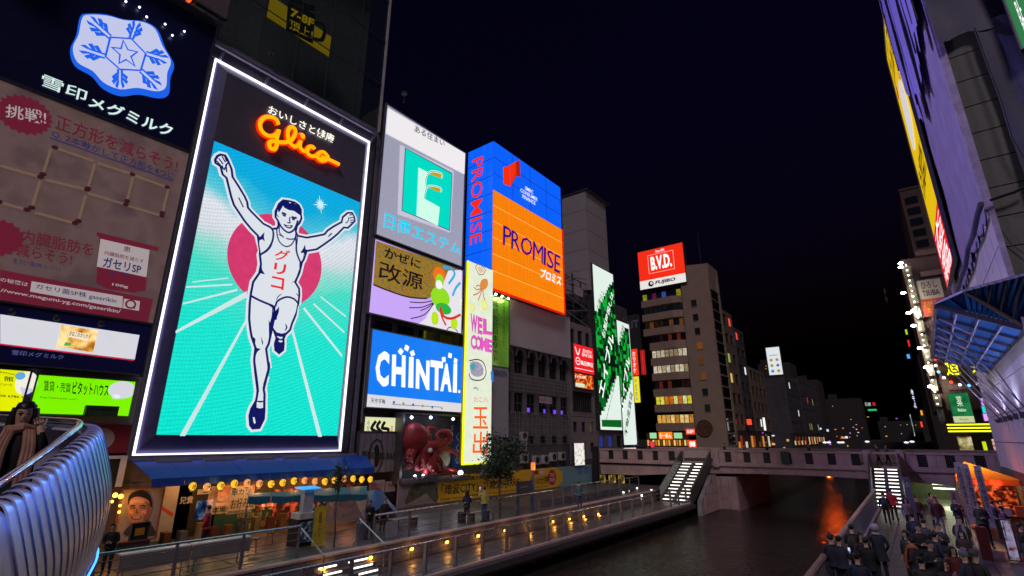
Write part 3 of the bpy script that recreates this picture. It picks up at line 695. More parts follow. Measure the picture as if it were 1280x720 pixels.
# screen
sr = (fr_[0] + .02, fr_[1] + .02, fr_[2] - .02, PF.hit(267, 176)[1])
def screen_mat():
    m = bpy.data.materials.new('led_screen_track'); m.use_nodes = True; n = m.node_tree.nodes; l = m.node_tree.links; b = n['Principled BSDF']
    b.inputs['Base Color'].default_value = (.01, .02, .02, 1)
    tc = n.new('ShaderNodeTexCoord'); sp = n.new('ShaderNodeSeparateXYZ'); l.new(tc.outputs['Object'], sp.inputs[0])
    H = sr[3] - sr[1]; base = sr[1] - 3.4
    no = n.new('ShaderNodeTexNoise'); no.inputs['Scale'].default_value = .3; no.inputs['Detail'].default_value = 5; l.new(tc.outputs['Object'], no.inputs['Vector'])
    ad = n.new('ShaderNodeMath'); ad.operation = 'MULTIPLY_ADD'; l.new(no.outputs['Fac'], ad.inputs[0]); ad.inputs[1].default_value = 2.6; l.new(sp.outputs['Z'], ad.inputs[2])
    # cloud bank rises to the left and right edges
    ay = n.new('ShaderNodeMath'); ay.operation = 'ABSOLUTE'; l.new(sp.outputs['Y'], ay.inputs[0])
    ad2 = n.new('ShaderNodeMath'); ad2.operation = 'MULTIPLY_ADD'; l.new(ay.outputs[0], ad2.inputs[0]); ad2.inputs[1].default_value = -.35; l.new(ad.outputs[0], ad2.inputs[2])
    mr = n.new('ShaderNodeMapRange'); mr.inputs['From Min'].default_value = base; mr.inputs['From Max'].default_value = base + H + 1.3
    l.new(ad2.outputs[0], mr.inputs['Value'])
    rp_ = n.new('ShaderNodeValToRGB'); e = rp_.color_ramp.elements
    e[0].position = 0; e[0].color = lin('00e2ce'); e[1].position = 1; e[1].color = lin('00a6e6')
    for p, c in ((.34, '18e0cc'), (.50, '48dac4'), (.585, '98d8d0'), (.635, 'd0d8de'), (.715, 'dce0e8'), (.765, '50c4d6'), (.85, '00a8d8')): k = e.new(p); k.color = lin(c)
    l.new(mr.outputs[0], rp_.inputs[0])
    # camera-independent dot pitch of the display and its ring-shaped brightness ripple
    wv = n.new('ShaderNodeTexWave'); wv.wave_type = 'RINGS'; wv.rings_direction = 'X'; wv.inputs['Scale'].default_value = 1.7; wv.inputs['Distortion'].default_value = .6
    mp = n.new('ShaderNodeMapping'); mp.inputs['Location'].default_value = (0, 6, -20); l.new(tc.outputs['Object'], mp.inputs[0]); l.new(mp.outputs[0], wv.inputs['Vector'])
    ck = n.new('ShaderNodeTexVoronoi'); ck.inputs['Scale'].default_value = 7; ck.inputs['Randomness'].default_value = .15; l.new(tc.outputs['Object'], ck.inputs['Vector'])
    mm = n.new('ShaderNodeMath'); mm.operation = 'MULTIPLY_ADD'; l.new(wv.outputs['Fac'], mm.inputs[0]); mm.inputs[1].default_value = .16
    m3 = n.new('ShaderNodeMath'); m3.operation = 'MULTIPLY_ADD'; l.new(ck.outputs['Distance'], m3.inputs[0]); m3.inputs[1].default_value = -.45; m3.inputs[2].default_value = 1.2
    l.new(m3.outputs[0], mm.inputs[2]); l.new(mm.outputs[0], b.inputs['Emission Strength']); l.new(rp_.outputs[0], b.inputs['Emission Color'])
    m.cycles.emission_sampling = 'FRONT_BACK'
    return m
MB().quad(*[PF.P(u, v, .02) for u, v in ((sr[0], sr[1]), (sr[2], sr[1]), (sr[2], sr[3]), (sr[0], sr[3]))]).build('screen', screen_mat(), gl)
a = Art(PF); PINK = glow('d63a6e', .95, var=.12, vs=3); SW = glow('dde4ea', .95); SWL = glow('cfe9e8', .95); SN = glow('0a1460', .9); SRED = glow('e02a24', 1)
cc = PF.hit(347, 326); rad = (PF.hit(407, 320)[0] - PF.hit(287, 320)[0]) / 2
a.disc((PF.hit(347, 326)[0], PF.hit(347, 326)[1]), rad, PINK, .035, n=64, uv=True)
# lane lines
for q, w0 in ((((310, 399), (308.5, 396), (224, 545), (231, 545)), 0), (((366, 411), (364, 415), (397, 546), (402, 546)), 0), (((308, 364), (308, 372), (219, 417), (219, 413.5)), 0), (((296, 361), (296, 364), (228, 381), (228, 379)), 0), (((290, 355), (290, 357), (232, 360), (232, 358)), 0),
              (((380, 384), (378, 386), (427, 447), (427, 443)), 0), (((392, 379), (391, 381), (430, 417), (430, 414.5)), 0), (((400, 370), (400, 372), (432, 397), (432, 395)), 0), (((240, 352), (240, 353.4), (285, 348.4), (285, 347)), 0)): a.poly(q, SWL, .045)
# sun flare
sc_ = PF.hit(400, 256); a.px = False
fl = []
for k in range(24):
    rr_ = (.62 if k % 6 == 0 else .42) if k % 2 == 0 else .2; an = k * math.pi / 12 + .3; fl.append((sc_[0] + rr_ * math.cos(an) * .8, sc_[1] + rr_ * math.sin(an)))
a.poly(fl, glow('c8ecf4', 1), .04); a.px = True
sil = pxs([(108, 125), (125, 95), (150, 82), (185, 90), (200, 115), (215, 150), (232, 190), (240, 250), (285, 320), (330, 395), (350, 440), (355, 480), (380, 510), (430, 560), (470, 600), (520, 625)], 250, 180, 6) + \
    pxs([(140, 408), (185, 402), (198, 378), (193, 335), (170, 300), (170, 250), (185, 222), (200, 185), (240, 150), (300, 158), (345, 170), (380, 195), (398, 232), (398, 275), (404, 310), (388, 350), (362, 380), (352, 430), (368, 468), (450, 485), (540, 470), (610, 455), (640, 420), (700, 380), (765, 345), (775, 300), (820, 262), (860, 262), (880, 300), (884, 335), (850, 370), (820, 398), (785, 393), (730, 450), (670, 500), (600, 550), (540, 590), (450, 605), (425, 680)], 320, 230, 7.2) + \
    pxs([(625, 200), (600, 300), (562, 380), (598, 440), (600, 500), (590, 580), (572, 640)], 290, 300, 7.2) + \
    pxs([(655, 10), (630, 110), (592, 200), (575, 260), (525, 308), (508, 350), (510, 400), (505, 460), (465, 492), (428, 462), (422, 400), (440, 340), (420, 290), (400, 245), (383, 300), (360, 400), (335, 450), (350, 560), (360, 640), (345, 715)], 290, 380, 8) + \
    pxs([(325, 70), (305, 150), (285, 220), (280, 270), (287, 310), (285, 365), (285, 450), (280, 530), (240, 610), (180, 615), (158, 585), (152, 500), (168, 440), (210, 370), (218, 330), (225, 280), (215, 200), (205, 120), (195, 20)], 290, 450, 7.2) + \
    pxs([(215, 560), (228, 440), (190, 330), (176, 250), (165, 150), (170, 20)], 290, 380, 8) + \
    pxs([(155, 560), (165, 480), (185, 380), (240, 300), (255, 220), (245, 130), (235, 20)], 290, 300, 7.2) + \
    pxs([(22, 590), (12, 480)], 320, 230, 7.2) + pxs([(430, 690), (380, 640), (330, 580), (290, 520), (250, 460), (230, 400), (205, 300), (195, 258), (165, 230), (150, 170), (112, 145)], 250, 180, 6)
a.line(sil, .34, SW, .052, closed=True); a.poly(sil, SW, .06); a.line(sil, .115, SN, .068, closed=True)
X4 = (290, 380, 8.0); X3 = (290, 300, 7.2); X2 = (320, 230, 7.2); X1 = (250, 180, 6.0); X5 = (290, 450, 7.2)
N = lambda pts, X, **k: a.poly(pxs(pts, *X), SN, .075, **k)
Ln = lambda pts, X, w_=.09, tp=False: a.line(pxs(pts, *X), w_, SN, .078, taper=tp, smooth=3)
N([(200, 262), (185, 225), (205, 180), (242, 155), (280, 158), (300, 178), (318, 165), (350, 185), (385, 205), (398, 240), (392, 285), (370, 270), (335, 245), (290, 238), (250, 218), (238, 198), (218, 232)], X2)
Ln([(195, 340), (215, 380), (250, 420), (290, 440), (330, 420), (352, 385), (370, 330)], X2, .1)
Ln([(225, 265), (245, 268), (265, 280)], X2, .12); N([(230, 275), (262, 285), (260, 300), (235, 290)], X2)
Ln([(312, 298), (340, 308), (360, 305)], X2, .12); N([(315, 310), (345, 318), (340, 332), (318, 325)], X2)
Ln([(300, 300), (295, 330), (300, 352), (275, 350)], X2, .07)
Ln([(245, 365), (270, 390), (300, 398), (318, 382), (315, 375)], X2, .08); Ln([(250, 368), (280, 378), (315, 377)], X2, .04)
Ln([(185, 240), (178, 275), (198, 300)], X2, .05); Ln([(395, 310), (392, 330), (378, 345)], X2, .05)
Ln([(205, 385), (205, 440), (245, 485)], X2, .06); Ln([(180, 405), (185, 470), (210, 530), (260, 565), (310, 550), (345, 490), (352, 440)], X2, .07)
Ln([(265, 492), (300, 500), (345, 495)], X2, .07); Ln([(195, 455), (240, 480)], X2, .05)
Ln([(140, 408), (150, 450), (140, 520), (100, 590), (40, 635)], X2, .1); Ln([(352, 470), (356, 540), (358, 610), (385, 690), (405, 715)], X2, .1); Ln([(370, 470), (362, 540), (352, 600)], X2, .05)
N([(5, 460), (30, 480), (70, 435), (65, 480), (72, 520), (50, 500), (25, 510), (20, 600), (12, 560)], X2)
N([(395, 620), (420, 580), (435, 545), (440, 590), (470, 600), (560, 585), (450, 612), (425, 640), (410, 715), (425, 620), (405, 625)], X2)
Ln([(640, 480), (665, 455), (680, 445)], X2, .08, True); N([(540, 585), (600, 545), (640, 530), (600, 560)], X2)
N([(600, 205), (625, 195), (660, 120), (635, 200), (600, 300), (575, 380), (525, 385), (560, 372), (600, 260)], X3)
N([(245, 130), (300, 110), (262, 130), (250, 160), (265, 270), (290, 312), (240, 300), (255, 230)], X3)
Ln([(360, 0), (340, 60), (300, 105), (255, 130)], X3, .09)
Ln([(165, 505), (230, 540), (300, 570), (362, 595)], X3, .11); Ln([(385, 600), (400, 555), (450, 525), (500, 515), (555, 535), (590, 575)], X3, .1)
N([(325, 572), (362, 590), (385, 592), (385, 640), (418, 600), (415, 650), (400, 690), (395, 720), (355, 720), (365, 640), (355, 600)], X3)
Ln([(390, 545), (410, 510), (445, 485)], X3, .05, True); Ln([(570, 478), (585, 500), (598, 510)], X3, .05, True)
N([(340, 0), (400, 30), (405, 100), (440, 60), (460, 30), (440, 110), (420, 170), (405, 240), (385, 290), (365, 400), (348, 440), (362, 330), (360, 160), (372, 190), (390, 120), (395, 40)], X4)
Ln([(525, 200), (540, 235), (520, 270)], X4, .08, True); N([(190, 320), (228, 350), (222, 420), (235, 440), (280, 450), (245, 480), (222, 540), (222, 440)], X4)
N([(282, 318), (305, 390), (298, 415), (288, 370)], X4); N([(405, 240), (440, 285), (490, 298), (540, 285), (575, 255), (530, 305), (505, 340), (440, 320), (425, 285)], X4)
N([(428, 400), (445, 335), (505, 345), (508, 400), (504, 460), (465, 488), (430, 462)], X4)
for y in (335, 370): a.line(pxs([(460, y), (478, y + 8), (495, y)], *X4), .09, SW, .085)
N([(212, 368), (285, 368), (283, 450), (278, 530), (238, 608), (182, 612), (160, 585), (155, 500), (170, 440)], X5)
for y in (385, 402, 420): a.line(pxs([(215, y), (245, y + 8), (272, y + 2)], *X5), .09, SW, .085)
a.poly(pxs([(180, 515), (195, 515), (205, 560), (198, 578), (185, 560)], *X5), SW, .085)
Ln([(195, 20), (210, 130), (222, 220), (228, 290)], X5, .1); Ln([(320, 20), (325, 70), (300, 170), (278, 260)], X5, .13)
for q in ([(118, 128), (150, 165)], [(135, 110), (168, 155)], [(160, 95), (185, 140)], [(180, 95), (195, 135)], [(160, 165), (175, 195), (195, 160)], [(190, 160), (195, 215)], [(285, 405), (320, 478)], [(205, 145), (185, 165)]): Ln(q, X1, .07)
for q in ([(835, 310), (880, 300)], [(838, 330), (884, 325)], [(835, 285), (870, 272)], [(830, 300), (820, 340), (800, 355)], [(840, 350), (870, 345)]): Ln(q, X2, .06)
a.build('running_man_print', gl)
for tx, q in (('グ', ((380, 90), (520, 100), (500, 195), (366, 180))), ('リ', ((376, 205), (482, 225), (470, 325), (362, 300))), ('コ', ((352, 325), (465, 350), (455, 455), (340, 430)))):
    text(PF, tx, None, SRED, gl, .095, .06, quad=qbox(PF, *pxs(q, *X3)))
text(PF, 'おいしさと健康', None, glow('fffbe8', 1.3), gl, .12, .02, quad=qbox(PF, *pxs([(182, 84), (772, 360), (760, 436), (168, 160)], 310, 120, 7.2)))
NE, NR = glow('ffa400', 1.35), glow('f02800', 1.1)
neon = [[(255, 268), (232, 225), (185, 202), (130, 207), (93, 250), (95, 310), (130, 355), (185, 375), (235, 360), (260, 322), (240, 390), (240, 450), (220, 490), (182, 482), (172, 440), (200, 418), (240, 425), (310, 430), (370, 410), (405, 355), (400, 308), (370, 292), (342, 325), (340, 385), (358, 435), (400, 468), (432, 455), (455, 418)],
        [(455, 418), (448, 470), (475, 505), (505, 505), (522, 490)], [(580, 492), (555, 466), (520, 482), (515, 525), (550, 552), (595, 550), (612, 530)],
        [(690, 545), (655, 515), (618, 530), (605, 562), (635, 592), (675, 590), (698, 565), (690, 545)], [(640, 560), (695, 578), (745, 600), (800, 626)]]
for k, s_ in enumerate(neon):
    q = catmull([Vector(PF.hit(*p)) for p in pxs(s_, 310, 120, 7.2)], 4)
    MB().tube([PF.P(p.x, p.y, .12) for p in q], .165, 8).build('neon_edge', NR, gl)
    MB().tube([PF.P(p.x, p.y, .22) for p in q], .12, 8).build('neon_tube', NE, gl)
q = PF.hit(*pxs([(467, 375)], 310, 120, 7.2)[0]); MB().ball(PF.P(q[0], q[1], .2), .2, 10).build('neon_tube', NE, gl); MB().ball(PF.P(q[0], q[1], .1), .27, 10).build('neon_edge', NR, gl)
# glazed restaurant storeys above
ug = thing('glass_building', 'dark glazed upper storeys with a yellow beer mug poster behind the panes', 'building', (-33, 12.7, 24.7))
MB().box((-40, 7.5, 24.62), (-26.4, 18.3, 24.9)).build('floor_slab', STEEL_D, ug); MB().box((-40, 7.5, 40), (-26.2, 18.3, 40.4)).build('roof', STEEL_D, ug)
MB().box((-40, 7.5, 24.9), (-28.6, 18.2, 40)).build('inner_wall', mat('inner_dark', (.09, .12, .12), .8), ug)
MB().box((-28.4, 7.6, 24.9), (-28.3, 18.0, 26.6)).build('balustrade_wall', mat('inner_pale', (.55, .62, .60), .6), ug)
GLT = mat('tinted_glass', (.03, .05, .055), .05, 0, var=0, alpha=.22)
PG = Pl('R', -26.3)
for i in range(5):
    for j in range(4):
        MB().pbox(PG, (7.55 + i * 2.15, 24.95 + j * 3.78, 9.66 + i * 2.15, 28.69 + j * 3.78), -.03, 0).build('glass_pane', GLT, ug)
for i in range(6): MB().beam((-26.22, 7.53 + i * 2.15, 24.9), (-26.22, 7.53 + i * 2.15, 40), .05).build('mullion', STEEL_D, ug)
for j in range(4): MB().beam((-26.2, 7.5, 28.72 + j * 3.78), (-26.2, 18.3, 28.72 + j * 3.78), .05).build('transom', STEEL_D, ug)
MB().beam((-26.2, 18.3, 24.8), (-26.2, 18.3, 40.3), .14).build('corner_post', mat('corner_light', (.5, .5, .5), .5), ug)
for i in range(5): MB().box((-28.2, 8 + i * 2.1, 24.9), (-27.3, 9.4 + i * 2.1, 25.6)).build('planter', BLACK, ug)
pm_ = Pl('R', -26.9); yp = signbox('poster', 'yellow poster with dark beer mug drawing behind upper glass', pm_, pm_.rect((338, -6), (412, 72)), glow('7c6a04', .75), .05)
a = Art(pm_); KB = mat('poster_ink', (.015, .015, .01), .7, var=0)
a.poly([(360, 2), (394, 18), (391, 55), (357, 38)], KB, .01); a.line([(392, 28), (402, 30), (406, 38), (402, 50), (391, 48)], .25, KB, .012, smooth=3)
for y in (-3, 1): a.line([(362, y), (372, y + 3), (384, y + 10), (394, y + 11)], .2, KB, .014, smooth=3)
a.build('mug_print', yp)
PY_ = glow('8a7808', .75)
text(pm_, '7-8F', None, PY_, yp, .03, .04, quad=qbox(pm_, (364, 10), (393, 25), (391, 35), (362, 20)))
text(pm_, '頂上!', None, PY_, yp, .03, .04, quad=qbox(pm_, (362, 24), (391, 38), (390, 50), (361, 36)))
b2b = MB().box((-26.28, 7.5, 0), (-26.06, 18.2, 3.3)).build('transom_wall', WALLD, b2)
# soffit lights and small cabinets under the billboard
for k in range(5):
    MB().box((-26.0, 8.4 + k * 1.9, 2.98), (-25.75, 9.8 + k * 1.9, 3.2)).build('vent_box', GREY_P, b2)
    MB().ball((-25.9, 8.1 + k * 1.9, 3.05), .1, 8).build('spotlight', BLACK, b2)
# ---------------- estate agent tower with four signs
b3 = block('building', 'dark narrow building holding the teal estate sign above the wind and blue signs', (-40, 18.5, 0), (-26.6, 27.5, 27.3), WALLD)
MB().box((-26.6, 18.35, 0), (-26.3, 18.62, 27.0)).build('edge_pier', mat('pier_purple', (.16, .14, .2), .6), b3)
for j in range(2):
    for i in range(4): MB().box((-26.58, 19.6 + i * 1.9, 10.9 + .0 + j * -4.95), (-26.5, 20.9 + i * 1.9, 11.5 - j * 4.95)).build('window', GLASS, b3)
PE = Pl('R', -26.0)
r = PE.rect((484, 133), (577, 328)); r = (18.65, 17.1, 26.85, 27.2)
ZIG = noisy_glow('led_speckle', 'b8a4c4', 'a6acbe', '98a8b0', .72, 9, True)
es = signbox('billboard', 'tall lit grey and white sign with teal square emblem and blue lettering', PE, r, ZIG, .9, HOUS, .1)
a = Art(PE); a.poly([(484.5, 135), (581, 192), (580, 218), (482, 167)], glow('ece8ea', 1.0, True), .05)
a.poly([(500, 181), (567, 214), (563, 291), (497, 268)], glow('cfc8dc', .9), .03)
TEAL = glow('00d8c0', 1.0); ES = (470, 180, 4.8)
a.poly(pxs([(172, 22), (456, 176), (442, 522), (152, 400)], *ES), glow('1a2a5a', .8), .035); a.poly(pxs([(176, 28), (452, 180), (438, 516), (156, 398)], *ES), TEAL, .04)
a.poly(pxs([(252, 142), (305, 168), (290, 330), (380, 380), (368, 492), (240, 430)], *ES), glow('c8f4e0', 1.05), .05)
a.poly(pxs([(330, 168), (390, 180), (390, 208), (355, 195), (320, 180)], *ES), glow('c89a20', 1), .055); a.poly(pxs([(320, 250), (385, 265), (385, 290), (350, 280), (312, 262)], *ES), glow('b8a010', 1), .055)
for q in ([(290, 245), (300, 195), (330, 165), (390, 178), (390, 208)], [(285, 330), (295, 280), (320, 252), (385, 265), (385, 290)]): a.line(pxs(q, *ES), .14, glow('e8fff8', 1.1), .06, smooth=3); a.line(pxs(q, *ES), .05, glow('285058', .6), .065, smooth=3)
a.build('emblem', es)
text(PE, 'ある住まい', None, glow('2a2a3a', .5), es, .07, .01, quad=qbox(PE, (518, 156), (555, 176), (555, 184), (517, 165)))
text(PE, '日商エステム', None, glow('00c8e8', 1.1), es, .06, .012, quad=qbox(PE, *pxs([(55, 405), (510, 600), (505, 668), (45, 500)], *ES)))
KZ = noisy_glow('led_ochre', 'a86a18', '8a7a20', '7c5a50', .9, 5)
ks = signbox('billboard', 'lit sign with ochre top, lilac sack and dark Japanese medicine lettering', PE, (18.6, 11.75, 27.0, 16.75), glow('c8a8f8', .95, True), .6, HOUS, .09)
KX = (460, 300, 6.0)
a = Art(PE); a.poly(pxs([(60, 5), (700, 222), (700, 310), (450, 440), (300, 425), (150, 375), (38, 335)], *KX), KZ, .02)
a.line(pxs([(38, 335), (150, 380), (300, 428), (440, 440)], *KX), .1, glow('1a1220', .5), .03, smooth=3)
a.poly(pxs([(700, 225), (705, 708), (368, 636), (430, 590), (470, 520), (500, 430), (560, 330), (600, 230)], *KX), glow('e6e2ee', .95), .03)
# plain generic stand-in for the mascot: a rounded green and orange figure of clouds and ribbons
a.disc((548.5, 344), .62, glow('f06a1c', 1), .045, ry=.62); a.disc((549, 351), .42, glow('8cd820', 1), .055, ry=.5); a.disc((548, 356), .34, glow('f2f0f0', 1), .065, ry=.34)
a.disc((550, 372), .95, glow('8cd820', 1), .045, ry=.8); a.disc((554, 386), .8, glow('20b040', 1), .05, ry=.42); a.disc((543, 398), .36, glow('b8e020', 1), .052, ry=.5); a.disc((567, 404), .36, glow('b8e020', 1), .052, ry=.5)
a.line(pxs([(560, 205), (620, 215), (645, 260), (600, 330)], *KX), .2, glow('20a8d8', 1), .06, smooth=4); a.line(pxs([(690, 320), (655, 360), (630, 420)], *KX), .2, glow('20a8d8', 1), .06, smooth=4)
a.line(pxs([(540, 500), (560, 570), (620, 590), (690, 560)], *KX), .2, glow('d82828', 1), .07, smooth=4); a.line(pxs([(535, 510), (550, 580), (580, 640)], *KX), .16, glow('d82828', 1), .07, smooth=4)
for q in ([(310, 465), (400, 470), (490, 455)], [(305, 508), (400, 505), (490, 470)], [(318, 590), (420, 560), (490, 480)], [(390, 530), (440, 510), (490, 475)], [(585, 690), (600, 660), (640, 655), (670, 690)]): a.line(pxs(q, *KX), .07, glow('281828', .5), .04, smooth=4)
a.build('print', ks)
for tx, q, bo in (('かぜに', ((125, 50), (395, 155), (388, 218), (118, 130)), .03), ('改源', ((85, 150), (412, 262), (405, 385), (72, 290)), .035)): text(PE, tx, None, glow('20101c', .5), ks, .05, bo, quad=qbox(PE, *pxs(q, *KX)))
BLUE = glow('0a7af0', 1.0, True)
ch = signbox('billboard', 'lit bright blue sign with bold white CHINTAI lettering', PE, (18.98, 5.95, 27.3, 10.72), BLUE, .7, HOUS, .07)
CX = (440, 400, 3.6)
a = Art(PE); a.poly(pxs([(65, 333), (494, 376), (492, 420), (62, 390)], *CX), glow('dcdce4', .95, True), .02)
WHT = glow('ffffff', 1.05)
for c in ((245, 126), (218, 142), (271, 150), (440, 160), (465, 184), (412, 178)):
    q = PE.hit(*pxs([c], *CX)[0]); a.px = False; s_ = .25; an = .5 + c[0]; a.poly([(q[0] + s_ * math.cos(an + k * math.pi / 2), q[1] + s_ * math.sin(an + k * math.pi / 2)) for k in range(4)], WHT, .03); a.px = True
for k in range(6): a.disc((492 + k * 12, 503 + k * 1.5), .09, glow('b8901c' if k % 2 else '3858a0', 1), .03)
a.line(pxs([(180, 380), (300, 386), (400, 392)], *CX), .04, glow('506090', .8), .03)
a.build('print', ch)
for tx, q in (('C', ((108, 136), (168, 143), (162, 305), (102, 292))), ('H', ((180, 155), (240, 160), (238, 304), (176, 296))), ('i', ((256, 166), (276, 168), (274, 306), (252, 304))), ('N', ((288, 176), (348, 184), (346, 316), (285, 308))), ('T', ((352, 180), (408, 188), (406, 320), (350, 314))), ('A', ((398, 192), (450, 200), (446, 324), (396, 320))), ('i', ((456, 196), (472, 198), (470, 328), (452, 326))), ('.', ((476, 314), (486, 315), (486, 330), (476, 329)))):
    text(PE, {'i': 'l'}.get(tx, tx), None, WHT, ch, .035, .045, quad=qbox(PE, *pxs(q, *CX)))
text(PE, '天守不動', None, glow('404050', .6), ch, .03, .01, quad=qbox(PE, *pxs([(84, 350), (148, 357), (148, 380), (82, 372)], *CX)))
# lower storey signs: cream calligraphy sign, bar sign
kk = signbox('shop_sign', 'small cream lantern sign with black brushed calligraphy above the bar sign', PE, PE.rect((456, 521), (494, 551)), glow('e6e8b4', .9, True), .3, STEEL_D, .05)
LX = (440, 500, 7.2); a = Art(PE); K0 = glow('14140c', .3)
for q, w_ in (([(215, 190), (175, 255), (230, 290)], .2), ([(255, 190), (225, 240), (275, 300)], .2), ([(295, 195), (270, 250), (325, 265), (305, 320), (265, 310), (275, 290)], .2)): a.line(pxs(q, *LX), w_, K0, .02, smooth=4)
a.build('calligraphy', kk)
text(PE, '小だこ', None, K0, kk, .02, .01, vert=True, quad=qbox(PE, *pxs([(135, 180), (160, 182), (155, 330), (128, 328)], *LX)))
text(PE, '道頓堀', None, glow('c05a20', .9), kk, .02, .01, vert=True, quad=qbox(PE, *pxs([(345, 230), (368, 232), (362, 325), (340, 325)], *LX)))
PB = Pl('R', -25.9)
pb = signbox('shop_sign', 'grey board sign reading PENGUIN BAR with an oval bird emblem', PB, (18.6, 2.2, 21.5, 4.5), mat('bar_board', (.24, .22, .25), .6, var=.2), .2, STEEL_D, .04)
for k in range(1, 7): MB().pbox(PB, (18.6 + k * .414, 2.2, 18.62 + k * .414, 4.5), 0, .012).build('board_joint', STEEL_D, pb)
INK = mat('ink', (.01, .01, .012), .7, var=0)
text(PB, 'PENGUIN BAR', None, INK, pb, .02, .01, quad=qbox(PB, *pxs([(92, 460), (392, 480), (390, 538), (88, 530)], *LX)))
a = Art(PB); c_ = PB.hit(469.8, 570); ov = [(c_[0] + .5 * math.cos(k * math.pi / 20), c_[1] + .95 * math.sin(k * math.pi / 20)) for k in range(40)]; a.px = False
a.line(ov, .07, INK, .03, closed=True); a.poly([(c_[0] - .05, c_[1] - .6), (c_[0] + .2, c_[1] - .5), (c_[0] + .22, c_[1] + .2), (c_[0] + .05, c_[1] + .65), (c_[0] - .18, c_[1] + .45), (c_[0] - .1, c_[1] + .1)], INK, .03, smooth=3); a.build('emblem', pb)
# ---------------- octopus sculpture in its niche
ni = thing('octopus_niche', 'dark blue recessed display wall behind the red octopus', 'niche', (-26.3, 24.5, 1.6))
MB().box((-26.58, 21.5, 1.7), (-26.35, 27.4, 5.6)).build('back_wall', mat('niche_wall', (.045, .05, .07), .5, var=.5, scale=2.5), ni)
MB().box((-26.58, 21.3, 1.7), (-25.3, 21.48, 5.7)).box((-26.58, 27.42, 1.7), (-25.3, 27.55, 5.7)).box((-26.58, 21.48, 5.6), (-25.3, 27.42, 5.72)).build('surround', STEEL_D, ni)
MB().box((-26.5, 21.3, 1.45), (-25.1, 27.5, 1.7)).build('ledge', STEEL_D, ni)
ORG = mat('niche_orange', (.55, .22, .02), .6, var=.2)
PO = Pl('R', -26.3); a = Art(PO); OX = (490, 520, 9.0)
a.poly(pxs([(55, 220), (85, 225), (95, 360), (45, 355)], *OX), ORG, .02); a.poly(pxs([(490, 250), (580, 250), (580, 370), (500, 450), (420, 440)], *OX), ORG, .02); a.build('orange_panels', ni)
q = PO.hit(551.5, 573); MB().ball(PO.P(q[0], q[1], .25), .62, 16, sc=(.35, 1, 1)).build('white_globe', mat('globe', (.5, .48, .45), .35), ni)
a = Art(PO.off(.5)); a.line([(q[0] - .3, q[1] + .1), (q[0], q[1] - .1), (q[0] + .3, q[1] + .15)], .12, INK, .02) if False else None
PV = Pl('R', -26.2); bs = signbox('shop_sign', 'narrow blue vertical sign beside the octopus', PV, PV.rect((567, 532), (576, 584)), mat('sign_blue', (.02, .06, .28), .5), .15)
text(PV, 'くくる', None, mat('lt_letters', (.4, .45, .6), .6, var=0), bs, .02, .01, vert=True, px=False, box=(PV.hit(568.5, 560)[0], PV.hit(568, 580)[1], PV.hit(575, 560)[0], PV.hit(568, 540)[1]))
text(PO, '2F', (( 563, 532), (566.5, 546)), mat('lt_letters2', (.7, .75, .8), .6, var=0), ni, .05, .02, vert=True)
oc = thing('octopus_sculpture', 'huge glossy red octopus sculpture with curling arms on the wall ledge', 'sculpture', (-25.6, 24.2, 1.7))
OCT = mat('octopus_red', (.26, .018, .025), .6, var=.45, scale=2.2, bump=.35); SUCK = mat('sucker', (.6, .25, .24), .5)
PQ = Pl('R', -25.6)
def oq(x, y, d=0.0): u, v = PQ.hit(*pxs([(x, y)], *OX)[0]); return PQ.P(u, v, d)
c = oq(222, 262, .25); MB().ball(c, .9, 24, sc=(.85, 1.1, 1.15)).build('mantle', OCT, oc, smooth=True)
MB().ball(oq(300, 400, .5), .62, 16, sc=(.9, .95, 1.15)).ball(oq(180, 370, .3), .5, 14).ball(oq(310, 520, .65), .5, 14, sc=(.8, .75, 1.7)).build('head', OCT, oc, smooth=True)
MB().ball(oq(298, 385, 1.1), .16, 12).build('eye', mat('eye_white', (.75, .72, .7), .15, var=0), oc, smooth=True)
arms = [([(300, 350), (380, 345), (470, 330), (540, 300), (570, 240), (545, 185), (490, 185), (455, 225), (465, 280)], .42, .5), ([(310, 300), (360, 240), (365, 180), (400, 140), (445, 140), (462, 175)], .30, .2),
        ([(330, 400), (420, 400), (520, 370), (600, 385), (650, 420), (655, 470)], .32, .6), ([(500, 290), (580, 300), (640, 290), (668, 282)], .16, .3),
        ([(330, 450), (400, 500), (470, 570), (560, 600), (630, 605)], .36, .8), ([(300, 480), (340, 570), (400, 610), (470, 605), (530, 630), (590, 640)], .40, .9),
        ([(230, 440), (250, 500), (245, 560), (200, 590), (170, 540), (190, 460), (240, 430)], .26, .8), ([(170, 400), (130, 430), (150, 490), (210, 540), (260, 575), (300, 590)], .27, .6),
        ([(150, 380), (110, 430), (120, 490), (160, 520), (130, 565), (80, 590), (75, 610)], .24, .5)]
for pts, r_, d_ in arms:
    q = catmull([oq(x, y, d_ + .15 * math.sin(i * 1.7)) for i, (x, y) in enumerate(pts)], 5); n_ = len(q)
    am = MB().tube(q, [r_ * (1 - .82 * (i / (n_ - 1)) ** 1.1) for i in range(n_)], 12).build('arm', OCT, oc, smooth=True)
    s_ = MB()
    for i in range(3, n_ - 1, 2):
        rr_ = r_ * (1 - .82 * (i / (n_ - 1)) ** 1.1); tn = (q[min(i + 1, n_ - 1)] - q[i - 1]).normalized(); sd = tn.cross(Vector((1, 0, 0))).normalized()
        s_.ball(q[i] + (sd * .75 + Vector((.6, 0, 0))).normalized() * rr_ * .95, rr_ * .24, 6)
    s_.build('suckers', SUCK, am)
